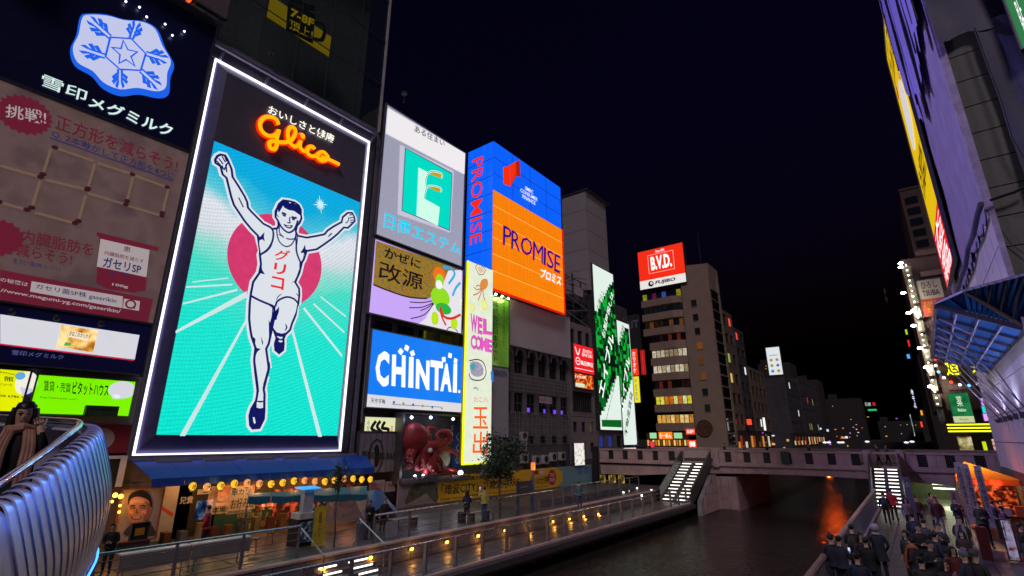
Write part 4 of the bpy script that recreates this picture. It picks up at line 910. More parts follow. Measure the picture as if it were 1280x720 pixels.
for i, p in enumerate(((508, 594), (518, 598), (553, 594), (565, 591))):
    u, v = PQ.hit(*p); t = thing('floodlight', ['first', 'second', 'third', 'bright rightmost'][i] + ' floodlight from the left on ledge under the octopus', 'lamp', PQ.P(u, 1.7, .8)); q = PQ.P(u, 1.82, .8)
    MB().lathe([(.04, -.14), (.1, -.1), (.13, .06)], q, 8, ax=(-.5, 0, 1)).build('housing', STEEL_D, t); MB().ball(q + Vector((0, 0, .07)), .09 if i < 3 else .16, 8).build('bulb', glow('f4f4ff', 14 if i == 3 else 5), t)
    point('beam', q + Vector((.1, 0, .16)), 'eef0ff', 9 if i < 3 else 14, .08, parent=t)
for i, p in enumerate(((508, 522), (532, 522), (560, 524))):
    u, v = PQ.hit(*p); q = PQ.P(u, v, .5); t = thing('spotlight', ['left', 'middle', 'right'][i] + ' small spotlight hanging above the octopus', 'lamp', q)
    MB().tube([q + Vector((-1.0, 0, .1)), q + Vector((-.2, 0, .25)), q], .025, 6).build('arm', STEEL_D, t); MB().ball(q, .1, 8).build('bulb', glow('d8dcff', 6), t)
    point('beam', q + Vector((.05, 0, -.15)), 'd8e0ff', 7, .08, parent=t)
# ---------------- WELCOME takoyaki sign
PWl = Pl('R', -24.3); wr = PWl.rect((585, 326), (616, 577)); wr = (25.85, 2.53, 28.7, 16.9)
LIME = glow('c8c800', 1.0, True)
wl = signbox('billboard', 'tall narrow white sign with yellow sides reading WELCOME above two orange characters', PWl, wr, glow('e4ecd4', .98, True, .08), 0, None)
MB().pbox(PWl, wr, -.32, -.01).build('yellow_side', glow('8a7a10', .55), wl)
MB().pbox(PWl, (wr[0] + .02, wr[1] - .12, wr[2], wr[1] - .002), -.1, .04).pbox(PWl, (wr[0] - .09, wr[1] - .12, wr[0] - .002, wr[3]), -.1, .05).build('lit_edge', glow('e0f000', 1.3), wl)
WX = (575, 320, 4.5); W4 = (575, 440, 4.5); a = Art(PWl)
a.poly(pxs([(120, 135), (150, 130), (155, 165), (135, 190), (110, 175)], *WX), glow('d88a48', 1), .03, smooth=4)
for q in ([(120, 180), (95, 190), (75, 175)], [(122, 182), (100, 210), (72, 220)], [(125, 184), (108, 230), (100, 250)], [(128, 185), (130, 225), (140, 250)], [(118, 175), (98, 165), (90, 175)]): a.line(pxs(q, *WX), .09, glow('c87850', .9), .028, smooth=4)
for c, r_ in (((135, 275), .42), ((68, 290), .3)): a.disc(pxs([c], *WX)[0], r_, glow('dfe68a', 1), .02, ry=r_ * 1.1); a.disc(pxs([c], *WX)[0], r_ * .6, glow('e8eea0', 1), .025)
a.line(pxs([(85, 65), (95, 45), (115, 50), (130, 65), (142, 80), (130, 105), (105, 105), (85, 65)], *WX), .06, glow('8a5838', .8), .03); a.poly(pxs([(92, 60), (120, 60), (135, 85), (110, 100)], *WX), glow('e8c8b0', .9), .025)
a.line(pxs([(50, 590), (95, 582), (130, 600), (145, 650), (130, 690), (95, 700), (60, 690), (50, 660)], *WX), .08, INK, .03, smooth=3)
a.poly(pxs([(55, 600), (95, 595), (125, 620), (128, 665), (95, 680), (60, 660)], *WX), noisy_glow('taco', 'a8a0b8', '8888a8', 'c8c0d0', .85, 9), .035, smooth=3)
a.poly(pxs([(55, 620), (75, 605), (85, 620), (70, 645)], *WX), glow('38a0a8', 1), .04, smooth=3)
a.poly(pxs([(170, 650), (186, 645), (186, 710), (172, 700)], *WX), glow('2070d0', 1), .04)
a.line(pxs([(75, 205), (90, 200), (100, 215)], *W4), .08, glow('389098', .8), .03)
a.build('print', wl)
MG, MGD = glow('e050c0', 1.05), glow('30102c', .5)
for tx, q in (('W', ((58, 322), (96, 336), (94, 438), (58, 422))), ('E', ((98, 340), (124, 350), (124, 444), (98, 436))), ('L', ((128, 350), (180, 366), (180, 446), (128, 440))),
              ('C', ((58, 440), (88, 446), (88, 530), (58, 520))), ('O', ((86, 446), (118, 452), (118, 534), (86, 530))), ('M', ((116, 454), (150, 462), (150, 540), (116, 532))), ('E', ((152, 466), (182, 474), (182, 545), (152, 540)))):
    qq = qbox(PWl, *pxs(q, *WX)); text(PWl, tx, None, MGD, wl, .03, .04, quad=qq, ); text(PWl, tx, None, MG, wl, .05, .02, quad=qq)
OR_ = glow('e85c10', 1.1)
text(PWl, 'たこ八', None, glow('d87a50', .9), wl, .03, .01, quad=qbox(PWl, *pxs([(75, 252), (155, 255), (155, 284), (75, 282)], *W4)))
text(PWl, '玉', None, OR_, wl, .04, .05, quad=qbox(PWl, *pxs([(70, 310), (155, 310), (155, 432), (70, 430)], *W4)))
text(PWl, '出', None, OR_, wl, .04, .05, quad=qbox(PWl, *pxs([(72, 450), (158, 445), (155, 575), (68, 575)], *W4)))
# ---------------- PROMISE corner billboard
PP = Pl('R', -24.5); PS = Pl('F', 28.82)
prr = (28.82, 15.5, 39.55, 28.9); zs = PP.hit(617, 237)[1]
def panel_glow(name, col, s):
    m = noisy_glow(name, col, col, col, s, 2); n = m.node_tree.nodes; l = m.node_tree.links; b = n['Principled BSDF']
    tc = n.new('ShaderNodeTexCoord'); wv = n.new('ShaderNodeTexNoise'); wv.inputs['Scale'].default_value = 1.0; mp = n.new('ShaderNodeMapping'); mp.inputs['Scale'].default_value = (3, 3, .12)
    l.new(tc.outputs['Object'], mp.inputs[0]); l.new(mp.outputs[0], wv.inputs['Vector']); mr = n.new('ShaderNodeMapRange'); mr.inputs['From Min'].default_value = .3; mr.inputs['From Max'].default_value = .7; mr.inputs['To Min'].default_value = s * .8; mr.inputs['To Max'].default_value = s * 1.15
    l.new(wv.outputs['Fac'], mr.inputs['Value']); l.new(mr.outputs[0], b.inputs['Emission Strength']); m.cycles.emission_sampling = 'FRONT_BACK'; return m
PBL, POR = panel_glow('promise_blue', '0a5cf0', 1), panel_glow('promise_orange', 'ee7e08', .95)
pr = thing('billboard', 'tall orange and blue corner billboard reading PROMISE with dark blue letters', 'billboard', (-25, 34, 15.5))
MB().box((-27.6, 28.95, 15.5), (-24.62, 39.5, 28.85)).build('cabinet', NAVY, pr)
JB = glow('6a3a10', .6); JBL = glow('0a2a88', .7)
def tiles(pl, r, nu, nv, m, par, g=.015):
    du, dv = (r[2] - r[0]) / nu, (r[3] - r[1]) / nv; pm = MB(); O = pl.P(0, 0, 0); pm.box(pl.P(g, g, -.05) - O, pl.P(du - g, dv - g, 0) - O); me = pm.mesh('light_panel', m)
    for i in range(nu):
        for j in range(nv):
            o = bpy.data.objects.new('light_panel', me); COL.objects.link(o); o.parent = par; o.location = pl.P(r[0] + i * du, r[1] + j * dv, 0) - root_loc(par)
tiles(PP, (28.86, 15.55, 39.5, zs), 1, 6, POR, pr, .02) if False else None
tiles(PP, (28.86, 15.55, 31.2, zs), 1, 6, POR, pr); tiles(PP, (31.2, 15.55, 39.5, zs), 3, 6, POR, pr)
tiles(PP, (28.86, zs, 39.5, 28.85), 4, 3, PBL, pr)
tiles(PS, (-27.5, 15.55, -24.55, 28.85), 2, 8, PBL, pr)
sm_ = MB()
for k in range(1, 6): z = 15.55 + (zs - 15.55) * k / 6; sm_.pbox(PP, (28.86, z - .03, 39.5, z + .03), 0, .012)
sm_.build('seam_line', glow('ffb450', 1.0), pr)
sm_ = MB()
for k in range(1, 3): z = zs + (28.85 - zs) * k / 3; sm_.pbox(PP, (28.86, z - .03, 39.5, z + .03), 0, .012)
for k in range(1, 8): z = 15.55 + 13.3 * k / 8; sm_.pbox(PS, (-27.5, z - .03, -24.55, z + .03), 0, .012)
for k in range(1, 4): sm_.pbox(PP, (28.86 + k * 2.66 - .03, zs, 28.86 + k * 2.66 + .03, 28.85), 0, .01)
sm_.build('seam_line', glow('0a3ca8', .8), pr)
ed = MB(); RE = glow('d01808', 1.0)
for q in ((28.8, 15.38, 39.6, 15.5), (39.5, 15.5, 39.62, zs)): ed.pbox(PP, q, -.12, .1)
ed.build('red_edge', RE, pr)
PX = (440, 220, 3.2714)
INDG = glow('20148c', .9)
for tx, q in (('P', ((618, 203), (650, 216), (648, 290), (616, 280))), ('R', ((652, 222), (686, 238), (684, 308), (650, 296))), ('O', ((690, 245), (736, 262), (734, 330), (688, 316))), ('M', ((740, 268), (780, 288), (778, 358), (738, 342))), ('I', ((784, 292), (792, 296), (790, 366), (782, 362))), ('S', ((797, 300), (824, 314), (822, 382), (795, 370))), ('E', ((828, 318), (850, 330), (848, 398), (826, 388)))):
    qq = qbox(PP, *pxs(q, *PX)); text(PP, tx, None, RE, pr, .03, 0, quad=[Vector(c) + Vector(d) for c, d in zip(qq, ((-.05, -.05), (.05, -.05), (.05, .05), (-.05, .05)))]); text(PP, tx, None, INDG, pr, .06, 0, quad=qq)
text(PP, 'プロミス', None, glow('f4f4ff', 1.1), pr, .05, .03, quad=qbox(PP, *pxs([(772, 376), (856, 412), (852, 450), (768, 414)], *PX)))
PX2 = (440, 0, 3.0); a = Art(PP); RR = glow('f03008', 1.0); R2 = glow('b82008', .9)
a.poly(pxs([(566, 628), (590, 622), (592, 700), (568, 690)], *PX2), RR, .04); a.poly(pxs([(592, 618), (628, 600), (630, 664), (614, 660), (594, 700)], *PX2), R2, .045); a.poly(pxs([(590, 622), (612, 606), (614, 650), (592, 700)], *PX2), RR, .05)
a.build('emblem', pr)
text(PP, 'SMBC\nCONSUMER\nFINANCE', None, glow('e4ecff', 1), pr, .05, .02, quad=qbox(PP, (650, 229), (672, 242), (671, 258), (650, 246)))
q = [PS.hit(*p) for p in ((587, 197), (607, 200), (607, 304), (588, 308))]      # reads downwards
text(PS, 'PROMISE', None, glow('f02808', 1.05), pr, .05, .006, rot=-90, px=False, box=(-26.95, PS.hit(597, 304)[1], -25.65, PS.hit(597, 198)[1]))
# ---------------- green vertical company sign + directory
PG2 = Pl('R', -24.75)
gs = signbox('billboard', 'tall green vertical sign with dark Japanese lettering over a pale directory panel', PG2, (28.95, 9.5, 31.3, 15.0), noisy_glow('green_lit', '3c6a10', '5a8a20', '7aa834', .42, .4), .4, STEEL_D, .05)
MB().pbox(PG2, (28.95, 4.2, 31.3, 9.45), -.4, 0).build('directory', mat('directory_board', (.36, .36, .38), .6, var=.1), gs)
text(PG2, '株式会社日本リート', None, mat('letter_pale', (.03, .03, .05), .6, var=0), gs, .03, .03, vert=True, px=False, box=(29.2, 9.8, 30.0, 14.6))
text(PG2, '不動産とくらしのパートナー', None, mat('letter_pale', (.03, .03, .05), .6, var=0), gs, .03, .01, vert=True, px=False, box=(30.5, 11.2, 30.8, 14.7))
text(PG2, 'NIHON', None, mat('letter_blue', (.05, .1, .25), .6, var=0), gs, .03, .02, px=False, box=(29.3, 8.7, 31.0, 9.2))
for k, tx in enumerate(('Plaza', 'Cafe', 'Osaka Namba', 'Clinic Dental', '2F Office', '3F Gallery 4F', '5F Studio 6F', '7F Salon')):
    if k in (0, 1): tx = ['R', 'C'][k]
    if k > 1: break
for i in range(3):
    q = PG2.P(29.3 + i * .8, 15.15, .25); MB().lathe([(.04, -.06), (.12, .08)], q, 8, ax=(.3, 0, -1)).ball(q, .06, 6).build('lamp_head', glow('e8ffc0', 5), gs); point('downlight', q + Vector((.15, 0, -.15)), 'e0ffb0', 34, .06, parent=gs)
# ---------------- grey blank hoarding and old facade
b4 = thing('building', 'old dark stone facade with arched bay windows behind the tree', 'building', (-31, 37, 0))
MB().box((-40, 27.6, 0), (-26.3, 32.5, 15.5)).build('side_wall', WALLM, b4); MB().box((-40, 27.6, 15.45), (-26.2, 42.4, 16.6)).build('upper_wall', WALLD, b4); MB().box((-40, 32.6, 0), (-27.2, 42.3, 15.4)).build('core', BLACK, b4)
LV = glow('6a40d0', .8); LV2 = glow('8890b0', .25)
for z0, z1, rows, ww, gl_ in ((9.2, 11.75, 1, .68, (GLASS,)), (5.9, 8.0, 1, .7, (GLASS, LV2)), (3.6, 4.5, 1, .5, (GLASS,))):
    facade(b4, RL, (31.6, z0, 42.3, z1), 6, rows, ww, .84, .3, WALLM, gl_, STEEL_D, GLASS, (2, 2), litp=.35, rnd=random.Random(int(z0)))
MB().pbox(RL, (31.6, 8.0, 42.3, 9.2), -.3, -.02).build('spandrel', WALLM, b4); MB().pbox(RL, (31.6, 4.5, 42.3, 5.9), -.3, -.02).build('spandrel', WALLM, b4); MB().pbox(RL, (31.6, 0, 42.3, 3.6), -.3, -.02).build('ground_wall', WALLD, b4)
for i in range(6):   # peaked window heads between the upper bays
    u = 31.6 + i * 1.783; m = MB(); z = 11.15
    m.slab([RL.P(u + .1, z - .25, 0), RL.P(u + .3, z - .25, 0), RL.P(u + .55, z + .3, 0), RL.P(u + 1.25, z + .3, 0), RL.P(u + 1.5, z - .25, 0), RL.P(u + 1.7, z - .25, 0), RL.P(u + 1.4, z + .55, 0), RL.P(u + .4, z + .55, 0)], (.22, 0, 0)); m.build('window_head', CONC, b4)
WIRE = mat('wire_frame', (.30, .29, .30), .5, .4)
for (z0, z1, n) in ((8.0, 9.3, 5), (4.35, 6.2, 5)):
    for k in range(n): MB().beam((-25.75, 31.6, z0 + k * (z1 - z0) / (n - 1)), (-25.75, 42.4, z0 + k * (z1 - z0) / (n - 1)), .035).build('lattice_rail', WIRE, b4)
    for k in range(19): MB().beam((-25.76, 31.7 + k * .59, z0 - .1), (-25.76, 31.7 + k * .59, z1 + .1), .028).build('lattice_bar', WIRE, b4)
an_ = -1
for px_, py_ in ((655, 558), (657, 573), (672, 575), (683, 574), (693, 571), (704, 570), (656, 545)):
    p = at(px_, py_, X=-25.7); t = thing('air_conditioner', ORD[an_ := an_ + 1] + ' pale outdoor air conditioner unit on the old dark facade', 'air conditioner', p + Vector((0, 0, -.35)), 'air conditioners on the old facade')
    MB().box(p + Vector((-.3, -.4, -.35)), p + Vector((0, .4, .35))).build('case', mat('ac_white', (.42, .41, .42), .5), t); m = MB().lathe([(.26, 0), (.28, .03), (.05, .03)], p, 14, ax=(1, 0, 0)).build('fan_grille', BLACK, t)
    MB().box(p + Vector((-.3, -.45, -.42)), p + Vector((.02, .45, -.36))).build('bracket', STEEL_D, t)
for i, (u, z, c) in enumerate(((35.3, 6.3, 1), (38.2, 6.3, 1), (39.8, 6.3, 1), (40.6, 6.3, 1))): MB().pbox(RL, (u, z, u + .75, z + .35), -.2, -.16).build('lit_pane', glow('7a48f0', 1.0), b4)
small = signbox('notice_board', 'small pale notice board with red lettering on old facade lattice', Pl('R', -25.6), Pl('R', -25.6).rect((674, 495), (690, 505)), mat('notice', (.45, .38, .42), .6), .05)
text(Pl('R', -25.6), '本 店 入 口', ((675, 497), (689, 503)), mat('red_ink', (.4, .03, .05), .6, var=0), small, .01, .01)
PGr = Pl('R', -25.3); hb = signbox('billboard', 'blank grey unlit hoarding under the orange PROMISE billboard', PGr, (31.4, 11.6, 41.65, 15.55), mat('blank_grey', (.46, .41, .44), .55, var=.08, scale=.3), .4, mat('frame_lt', (.3, .32, .3), .4), .08)
text(PGr, 'Minato Ad', None, mat('dim_letters', (.2, .2, .2), .6, var=0), hb, .02, .0, px=False, box=(39.6, 12.0, 41.2, 12.15)) if False else None
# ---------------- construction hoarding banner along the promenade
PN = Pl('R', -25.3)
bn = thing('hoarding', 'long printed yellow hoarding banner along the promenade beneath the octopus', 'hoarding', (-25.3, 34, 0))
n0, n1, n2, n3 = PN.hit(497, 620)[0], PN.hit(547, 620)[0], PN.hit(696, 600)[0], PN.hit(740, 600)[0]
BZ0, BZ1 = .12, 1.72
ROCK = noisy_glow('rock_photo', '2a3020', '5a5040', '8a7a70', .25, 1.6); BYL = mat('banner_yellow', (.80, .46, .02), .6, var=.08); BTL = mat('banner_teal', (.18, .34, .38), .6, var=.15)
MB().pbox(PN, (n0, BZ0, n1, BZ1), -.08, 0).build('photo_panel', mat('banner_pink', (.26, .22, .25), .6), bn)
MB().pbox(PN, (n1, BZ0, n2, BZ1), -.08, 0).build('yellow_panel', BYL, bn); MB().pbox(PN, (n2, BZ0, n3, BZ1), -.08, 0).build('teal_panel', BTL, bn); MB().box((-25.5, n0, 0), (-25.25, n3, BZ0 - .005)).build('base', CONC_D, bn)
a = Art(PN, False)
w_ = n1 - n0; a.poly([(n0 + .25 * w_, .2), (n0 + .22 * w_, .7), (n0 + .3 * w_, 1.2), (n0 + .45 * w_, 1.5), (n0 + .65 * w_, 1.6), (n0 + .85 * w_, 1.45), (n0 + .97 * w_, 1.0), (n1 - .1, .2)], mat('rock_print', (.09, .09, .05), .7, var=.7, scale=3), .012, smooth=3)
a.poly([(n0 + .1 * w_, .16), (n0 + .4 * w_, .45), (n0 + .7 * w_, .8), (n0 + .78 * w_, .5), (n1 - .2, .16)], mat('rock_print2', (.3, .24, .22), .7, var=.4, scale=4), .016)
LY = n2 - n1; a.poly([(n2, .12), (n2 + .9, .5), (n2 + .9, 1.3), (n2, 1.72)], BYL, .012, smooth=0)
a.disc((n2 - .75, .95), .62, mat('tax_red', (.5, .03, .05), .5, var=0), .018, ry=.62)
for k, c in enumerate(('a02030', 'c8c0d0')): a.rect((n2 - 3.6 + k * 1.0, 1.3, n2 - 2.8 + k * 1.0, 1.6), mat('sw' + c, c, .6, var=0), .018)
for k in range(4): a.rect((n3 - 2.6 + (k % 2) * 1.3, 1.0 + (k // 2) * .3, n3 - 1.9 + (k % 2) * 1.3, 1.22 + (k // 2) * .3), mat('sw_blue', (.06, .2, .5), .6, var=0), .018)
a.build('print', bn)
KI = mat('banner_ink', (.015, .013, .01), .7, var=0)
text(PN, '从这里到大阪最大级别的购物设施', None, KI, bn, .02, .01, px=False, box=(n1 + .5, 1.32, n1 + LY * .50, 1.6))
text(PN, '「难波CITY」「难波PARKS」', None, KI, bn, .02, .02, px=False, box=(n1 + .3, .55, n1 + LY * .64, 1.22))
text(PN, '约10分钟!', None, KI, bn, .02, .02, px=False, box=(n1 + LY * .72, .5, n1 + LY * .92, 1.15))
text(PN, 'Large complex NAMBA CITY and Namba Parks in Osaka approx 10 min', None, KI, bn, .02, .0, px=False, box=(n1 + .3, .22, n1 + LY * .90, .38))
text(PN, 'TAX\nFREE', None, mat('tax_lt', (.75, .6, .5), .6, var=0), bn, .03, .02, px=False, box=(n2 - 1.15, .6, n2 - .35, 1.3))
# ---------------- narrow building with red signs, escape stair frame above
b5 = thing('building', 'narrow pale clad building with barred windows behind the red sign', 'building', (-30, 45, 0))
MB().box((-40, 42.5, 0), (-26.6, 47.3, 15.6)).build('core', WALLM, b5)
PC = mat('clad_pink', (.24, .2, .21), .55, var=.15)
u0_, u1_ = 42.55, 47.3
facade(b5, RL, (u0_, 6.2, u1_, 9.0), 1, 1, .82, .72, .5, PC, (), STEEL_D, GLASS, (9, 1))
facade(b5, RL, (u0_, 12.6, u1_, 15.6), 3, 1, .6, .5, .5, PC, (), STEEL_D, GLASS)
facade(b5, RL, (u0_, 2.2, u1_, 6.15), 3, 2, .5, .5, .5, PC, (glow('605038', .5),), STEEL_D, GLASS, litp=.3)
MB().pbox(RL, (u0_, 0, u1_, 2.2), -.5, 0).build('ground_wall', WALLD, b5); MB().pbox(RL, (u0_, 9.0, u1_, 12.6), -.5, -.01).build('sign_wall', PC, b5)
rs = signbox('shop_sign', 'lit red square sign with white Japanese lettering and bull head emblem', Pl('R', -25.7), (42.9, 10.5, 47.0, 13.3), glow('e82028', 1.0, True), .25, STEEL_D, .05)
P7 = Pl('R', -25.7)
text(P7, '島田商店', None, WHT, rs, .02, .03, px=False, box=(44.3, 11.25, 46.8, 11.75)); text(P7, 'http://www.torikizoku.jp', None, WHT, rs, .02, .01, px=False, box=(43.1, 10.75, 46.8, 11.05)) if False else None
text(P7, '豊かな海の\n恵みを食卓に', None, WHT, rs, .02, .01, px=False, box=(44.6, 12.2, 46.8, 13.0))
a = Art(P7, False); a.line([(43.3, 13.0), (43.6, 12.4), (43.9, 12.3), (44.2, 12.9)], .13, WHT, .02, smooth=3); a.line([(43.75 + .42 * math.cos(t_ / 3), 11.6 + .35 * math.sin(t_ / 3)) for t_ in range(19)], .08, WHT, .02, closed=True); a.line([(43.5, 11.6), (44.0, 11.6)], .07, WHT, .02); a.line([(43.1, 10.85), (46.8, 10.85)], .05, WHT, .02); a.build('emblem', rs)
fd = signbox('shop_sign', 'lit food photo window below the red square sign', P7, (42.95, 8.95, 46.7, 10.35), noisy_glow('food', '501004', 'd04010', 'ffb050', .95, 3.2), .2, STEEL_D, .05)
text(P7, 'くいもの屋', None, WHT, fd, .02, .03, px=False, box=(43.1, 9.9, 45.2, 10.2)); a = Art(P7, False); a.rect((43.1, 9.05, 44.9, 9.4), glow('d8f0d8', .9), .02); a.build('print', fd)
wsn = signbox('shop_sign', 'small lit white vertical menu sign at the foot of the pale clad building', Pl('R', -25.2), Pl('R', -25.2).rect((717, 554), (731, 581)), noisy_glow('menu', 'f4f0e0', 'eaeaea', '9a9060', .95, 4, True), .2, STEEL_D, .05)
fs = thing('escape_stair', 'dark steel lattice escape stair rising between PROMISE billboard and the grey tower', 'stair tower', (-27, 44.3, 15.6))
for x in (-26.1, -28.2):
    for y in (42.3, 43.9, 45.6, 47.0): MB().beam((x, y, 15.6), (x, y, 21.2 - abs(y - 44.3) * .55), .13).build('post', STEEL_D, fs)
for k in range(7): 
    z = 15.8 + k * .78; MB().beam((-26.08, 42.3, z), (-26.08, 47, z), .07).build('rail', STEEL_D, fs)
for k in range(6): MB().beam((-26.05, 42.4 if k % 2 else 46.8, 15.7 + k * .9), (-26.05, 46.8 if k % 2 else 42.4, 16.6 + k * .9), .09).build('brace', WIRE, fs)
MB().box((-28.3, 42.2, 15.6), (-26.3, 47.1, 15.75)).box((-28.3, 42.2, 17.9), (-26.3, 47.1, 18.0)).build('landing', STEEL_D, fs)
for k in range(3): MB().beam((-26.0, 43.6, 18.7 + k * .6), (-26.0, 45.1, 19.9 + k * .5), .06).build('strut', WIRE, fs)
ns = signbox('notice_board', 'small white notice plate on dark escape stair', Pl('R', -25.95), Pl('R', -25.95).rect((718, 357), (729, 372)), mat('notice', (.45, .38, .42), .6), .04); text(Pl('R', -25.95), '貸室案内', ((719, 359), (728, 363)), KI, ns, .01, .01)
# ---------------- blank grey tower box
gt = thing('tower', 'tall blank grey rooftop box rising above the green checkered sign', 'tower', (-27.6, 50, 20))
MB().box((-29.25, 47.4, 20.05), (-26, 52.5, 32.3)).build('cladding', mat('tower_grey', (.36, .33, .36), .6, var=.08, scale=.25), gt)
for k in range(1, 5): MB().box((-29.27, 47.38, 20.05 + k * 2.45), (-25.98, 52.52, 20.08 + k * 2.45)).build('joint', mat('joint_grey', (.17, .16, .17), .6), gt)
MB().box((-29.4, 47.25, 32.3), (-25.6, 52.9, 32.5)).build('cap', STEEL_D, gt)
# ---------------- green checkered billboard
b6 = thing('building', 'dark building carrying the green checkered billboard near bridge end', 'building', (-31, 52, 0))
MB().box((-40, 47.5, 0), (-26.4, 57.6, 19.9)).build('core', WALLD, b6); facade(b6, RL, (47.6, 0.4, 57.5, 4.9), 5, 2, .6, .55, .4, WALLM, (glow('a08050', .6), glow('3040a0', .5)), STEEL_D, GLASS, litp=.3)
PGN = Pl('R', -25.8); LG = glow('dfeee4', 1.0, True); GRN1, GRN2, GRD = glow('10a838', 1.0), glow('0a6424', .9), glow('04240f', .6)
ge = signbox('billboard', 'tall white and green checkered billboard with slanted white Japanese letters', PGN, (47.9, 5.0, 53.0, 23.2), LG, .6, STEEL_D, .06)
ge2 = signbox('billboard', 'narrower white and green billboard beside the last building toward the red hanging signs', PGN, (53.15, 3.45, 56.6, 17.6), LG, .6, STEEL_D, .06)
a = Art(PGN, False); rnd = random.Random(11)
def diag(u, v): return v - 5 - (u - 47.9) * 1.05          # green band rises to the right
for i in range(13):
    for j in range(40):
        u, v = 47.95 + i * .388, 5.1 + j * .45; dd = diag(u, v)
        if u + .39 < 53.0 and v + .45 < 23.15 and 1.0 < dd < 12.2 and not (u > 51.2 and v < 10):
            a.rect((u + .0, v, u + .388, v + .45), [GRN1, GRN2, GRD, GRD][rnd.randrange(4)], .015)
a.poly([(48.3, 5.3), (52.9, 5.3), (52.9, 6.1), (48.3, 6.0)], GRN2, .02); a.build('checker_print', ge)
a = Art(PGN, False)
for i in range(8):
    for j in range(28):
        u, v = 53.25 + i * .4, 3.6 + j * .48
        if 8.6 < v - (u - 53) * 1.2 + 1.5 < 15.8: a.rect((u, v, u + .4, v + .48), [GRN1, GRN2, GRD][rnd.randrange(3)], .015)
a.build('checker_print', ge2)
def slant(tx, u0, v0, u1, v1, w_, par, mt, bo=.02):
    """word along the line (u0,v0)-(u1,v1), letter height w_"""
    d = Vector((u1 - u0, v1 - v0)); n_ = Vector((-d.y, d.x)).normalized() * w_; p = Vector((u0, v0)); text(PGN, tx, None, mt, par, .03, bo, quad=[tuple(p), tuple(p + d), tuple(p + d + n_), tuple(p + n_)])
slant('エイブル', 48.9, 8.2, 52.4, 15.4, 1.35, ge, WHT, .05); slant('お部屋探しは', 49.9, 14.8, 52.9, 20.6, .8, ge, WHT, .03); slant('ひとり暮らし', 48.2, 16.4, 50.6, 20.4, .8, ge, GRN2, .03); slant('www.able.co.jp 賃貸の窓口', 49.2, 5.6, 52.8, 11.3, .35, ge, glow('203828', .5), .01)
slant('エイブル', 53.6, 7.0, 56.3, 13.3, 1.1, ge2, WHT, .05); slant('不動産賃貸', 54.0, 4.2, 56.4, 9.2, .8, ge2, glow('203828', .6), .03); slant('仲介手数料', 53.3, 13.4, 55.3, 17.1, .7, ge2, GRN2, .03)
wb = signbox('shop_sign', 'small lit white sign with red lettering below the green billboards', Pl('R', -25.2), Pl('R', -25.2).rect((779, 560), (796, 576)), glow('ecdede', .95, True), .2, STEEL_D, .04)
for k in range(3): text(Pl('R', -25.2), ['OSAKA', 'たこやき', 'WAKANA'][k], ((781, 562 + k * 4.6), (794, 565.4 + k * 4.6)), glow('7a1020', .9), wb, .02, .03)
aw2 = thing('awning', 'small ochre awning over lit kiosk doors by the left stairs', 'awning', (-25, 54.5, 1.3))
MB().slab([Vector((-26, 52.8, 2.1)), Vector((-26, 57, 2.1)), Vector((-24.2, 57, 1.4)), Vector((-24.2, 52.8, 1.4))], (0, 0, .05)).build('canvas', mat('ochre_canvas', (.45, .25, .03), .7), aw2)
# kiosks under it
for i, (a0, a1) in enumerate(((747, 757), (760, 770), (772, 781))):
    r = Pl('R', -25.4).rect((a0, 594), (a1, 607)); t = signbox('kiosk_door', ['left', 'middle', 'right'][i] + ' lit kiosk doorway under the green billboards', Pl('R', -25.4), r, noisy_glow('kiosk%d' % i, '201808', '70581c', 'e8c860', .7, 2.2), .4, STEEL_D, .05, cat='doorway')
# ---------------- hanging signs at the street corner
for nm, lab, y, r, col, tx, tcol in (('hanging_sign', 'lit red hanging sign with white vertical letters left of the tan tower', 59.0, ((787, 437), (799, 469)), 'f03818', 'カラオケ', 'fff0f0'),
                                ('hanging_sign', 'second red hanging sign edge-on beside the first one', 60.5, ((800, 438), (808, 468)), 'b01818', '力', 'ffd0c0'),
                                ('hanging_sign', 'lit yellow hanging sign with purple lettering below the red one', 59.0, ((790, 471), (801, 503)), 'e8e020', 'ひょうたん', '503890')):
    pl = Pl('F', y); rr = pl.rect(*r); t = signbox(nm, lab, pl, rr, glow(col, 1.0, True), .3, STEEL_D, .05)
    text(pl, tx, None, glow(tcol, .9), t, .03, .04, vert=len(tx) > 1, px=False, box=(rr[0] + .3, rr[1] + .3, rr[2] - .3, rr[3] - .3))
rrl = Pl('F', 70); dk = signbox('billboard', 'faint dark wall with dim RITZ lettering behind the red hanging signs', rrl, rrl.rect((781, 395), (800, 440)), mat('dim_wall', (.03, .028, .035), .8), .8, None, cat='wall')
text(rrl, 'RIT', ((782, 402), (799, 409)), glow('343240', .9), dk, .03, .02)
for (x, y, z0, z1) in ((-25.93, 31.7, 4, 11.3), (-25.93, 42.2, 1.8, 15), (-25.93, 47.2, 2, 15), (-25.9, 34.6, 1.8, 5.5), (-25.9, 44.9, 9, 12.6), (-26.2, 18.9, 5, 16)):
    t = MB().tube([(x, y, z0), (x, y, z1)], .05, 6).tube([(x, y, z1), (x, y + .5, z1 + .02)], .05, 6).build('drain_pipe', mat('pipe_grey', (.2, .18, .19), .6)); tag(t, 'thin grey drain pipe ' + {31.7: 'at the left edge of the old arched facade', 42.2: 'at the right edge of the old arched facade', 47.2: 'at the right edge of the pale clad building', 34.6: 'low in the middle of old arched facade', 44.9: 'beside the red square sign', 18.9: 'left of the stacked blue and ochre signs'}[y], 'pipe')
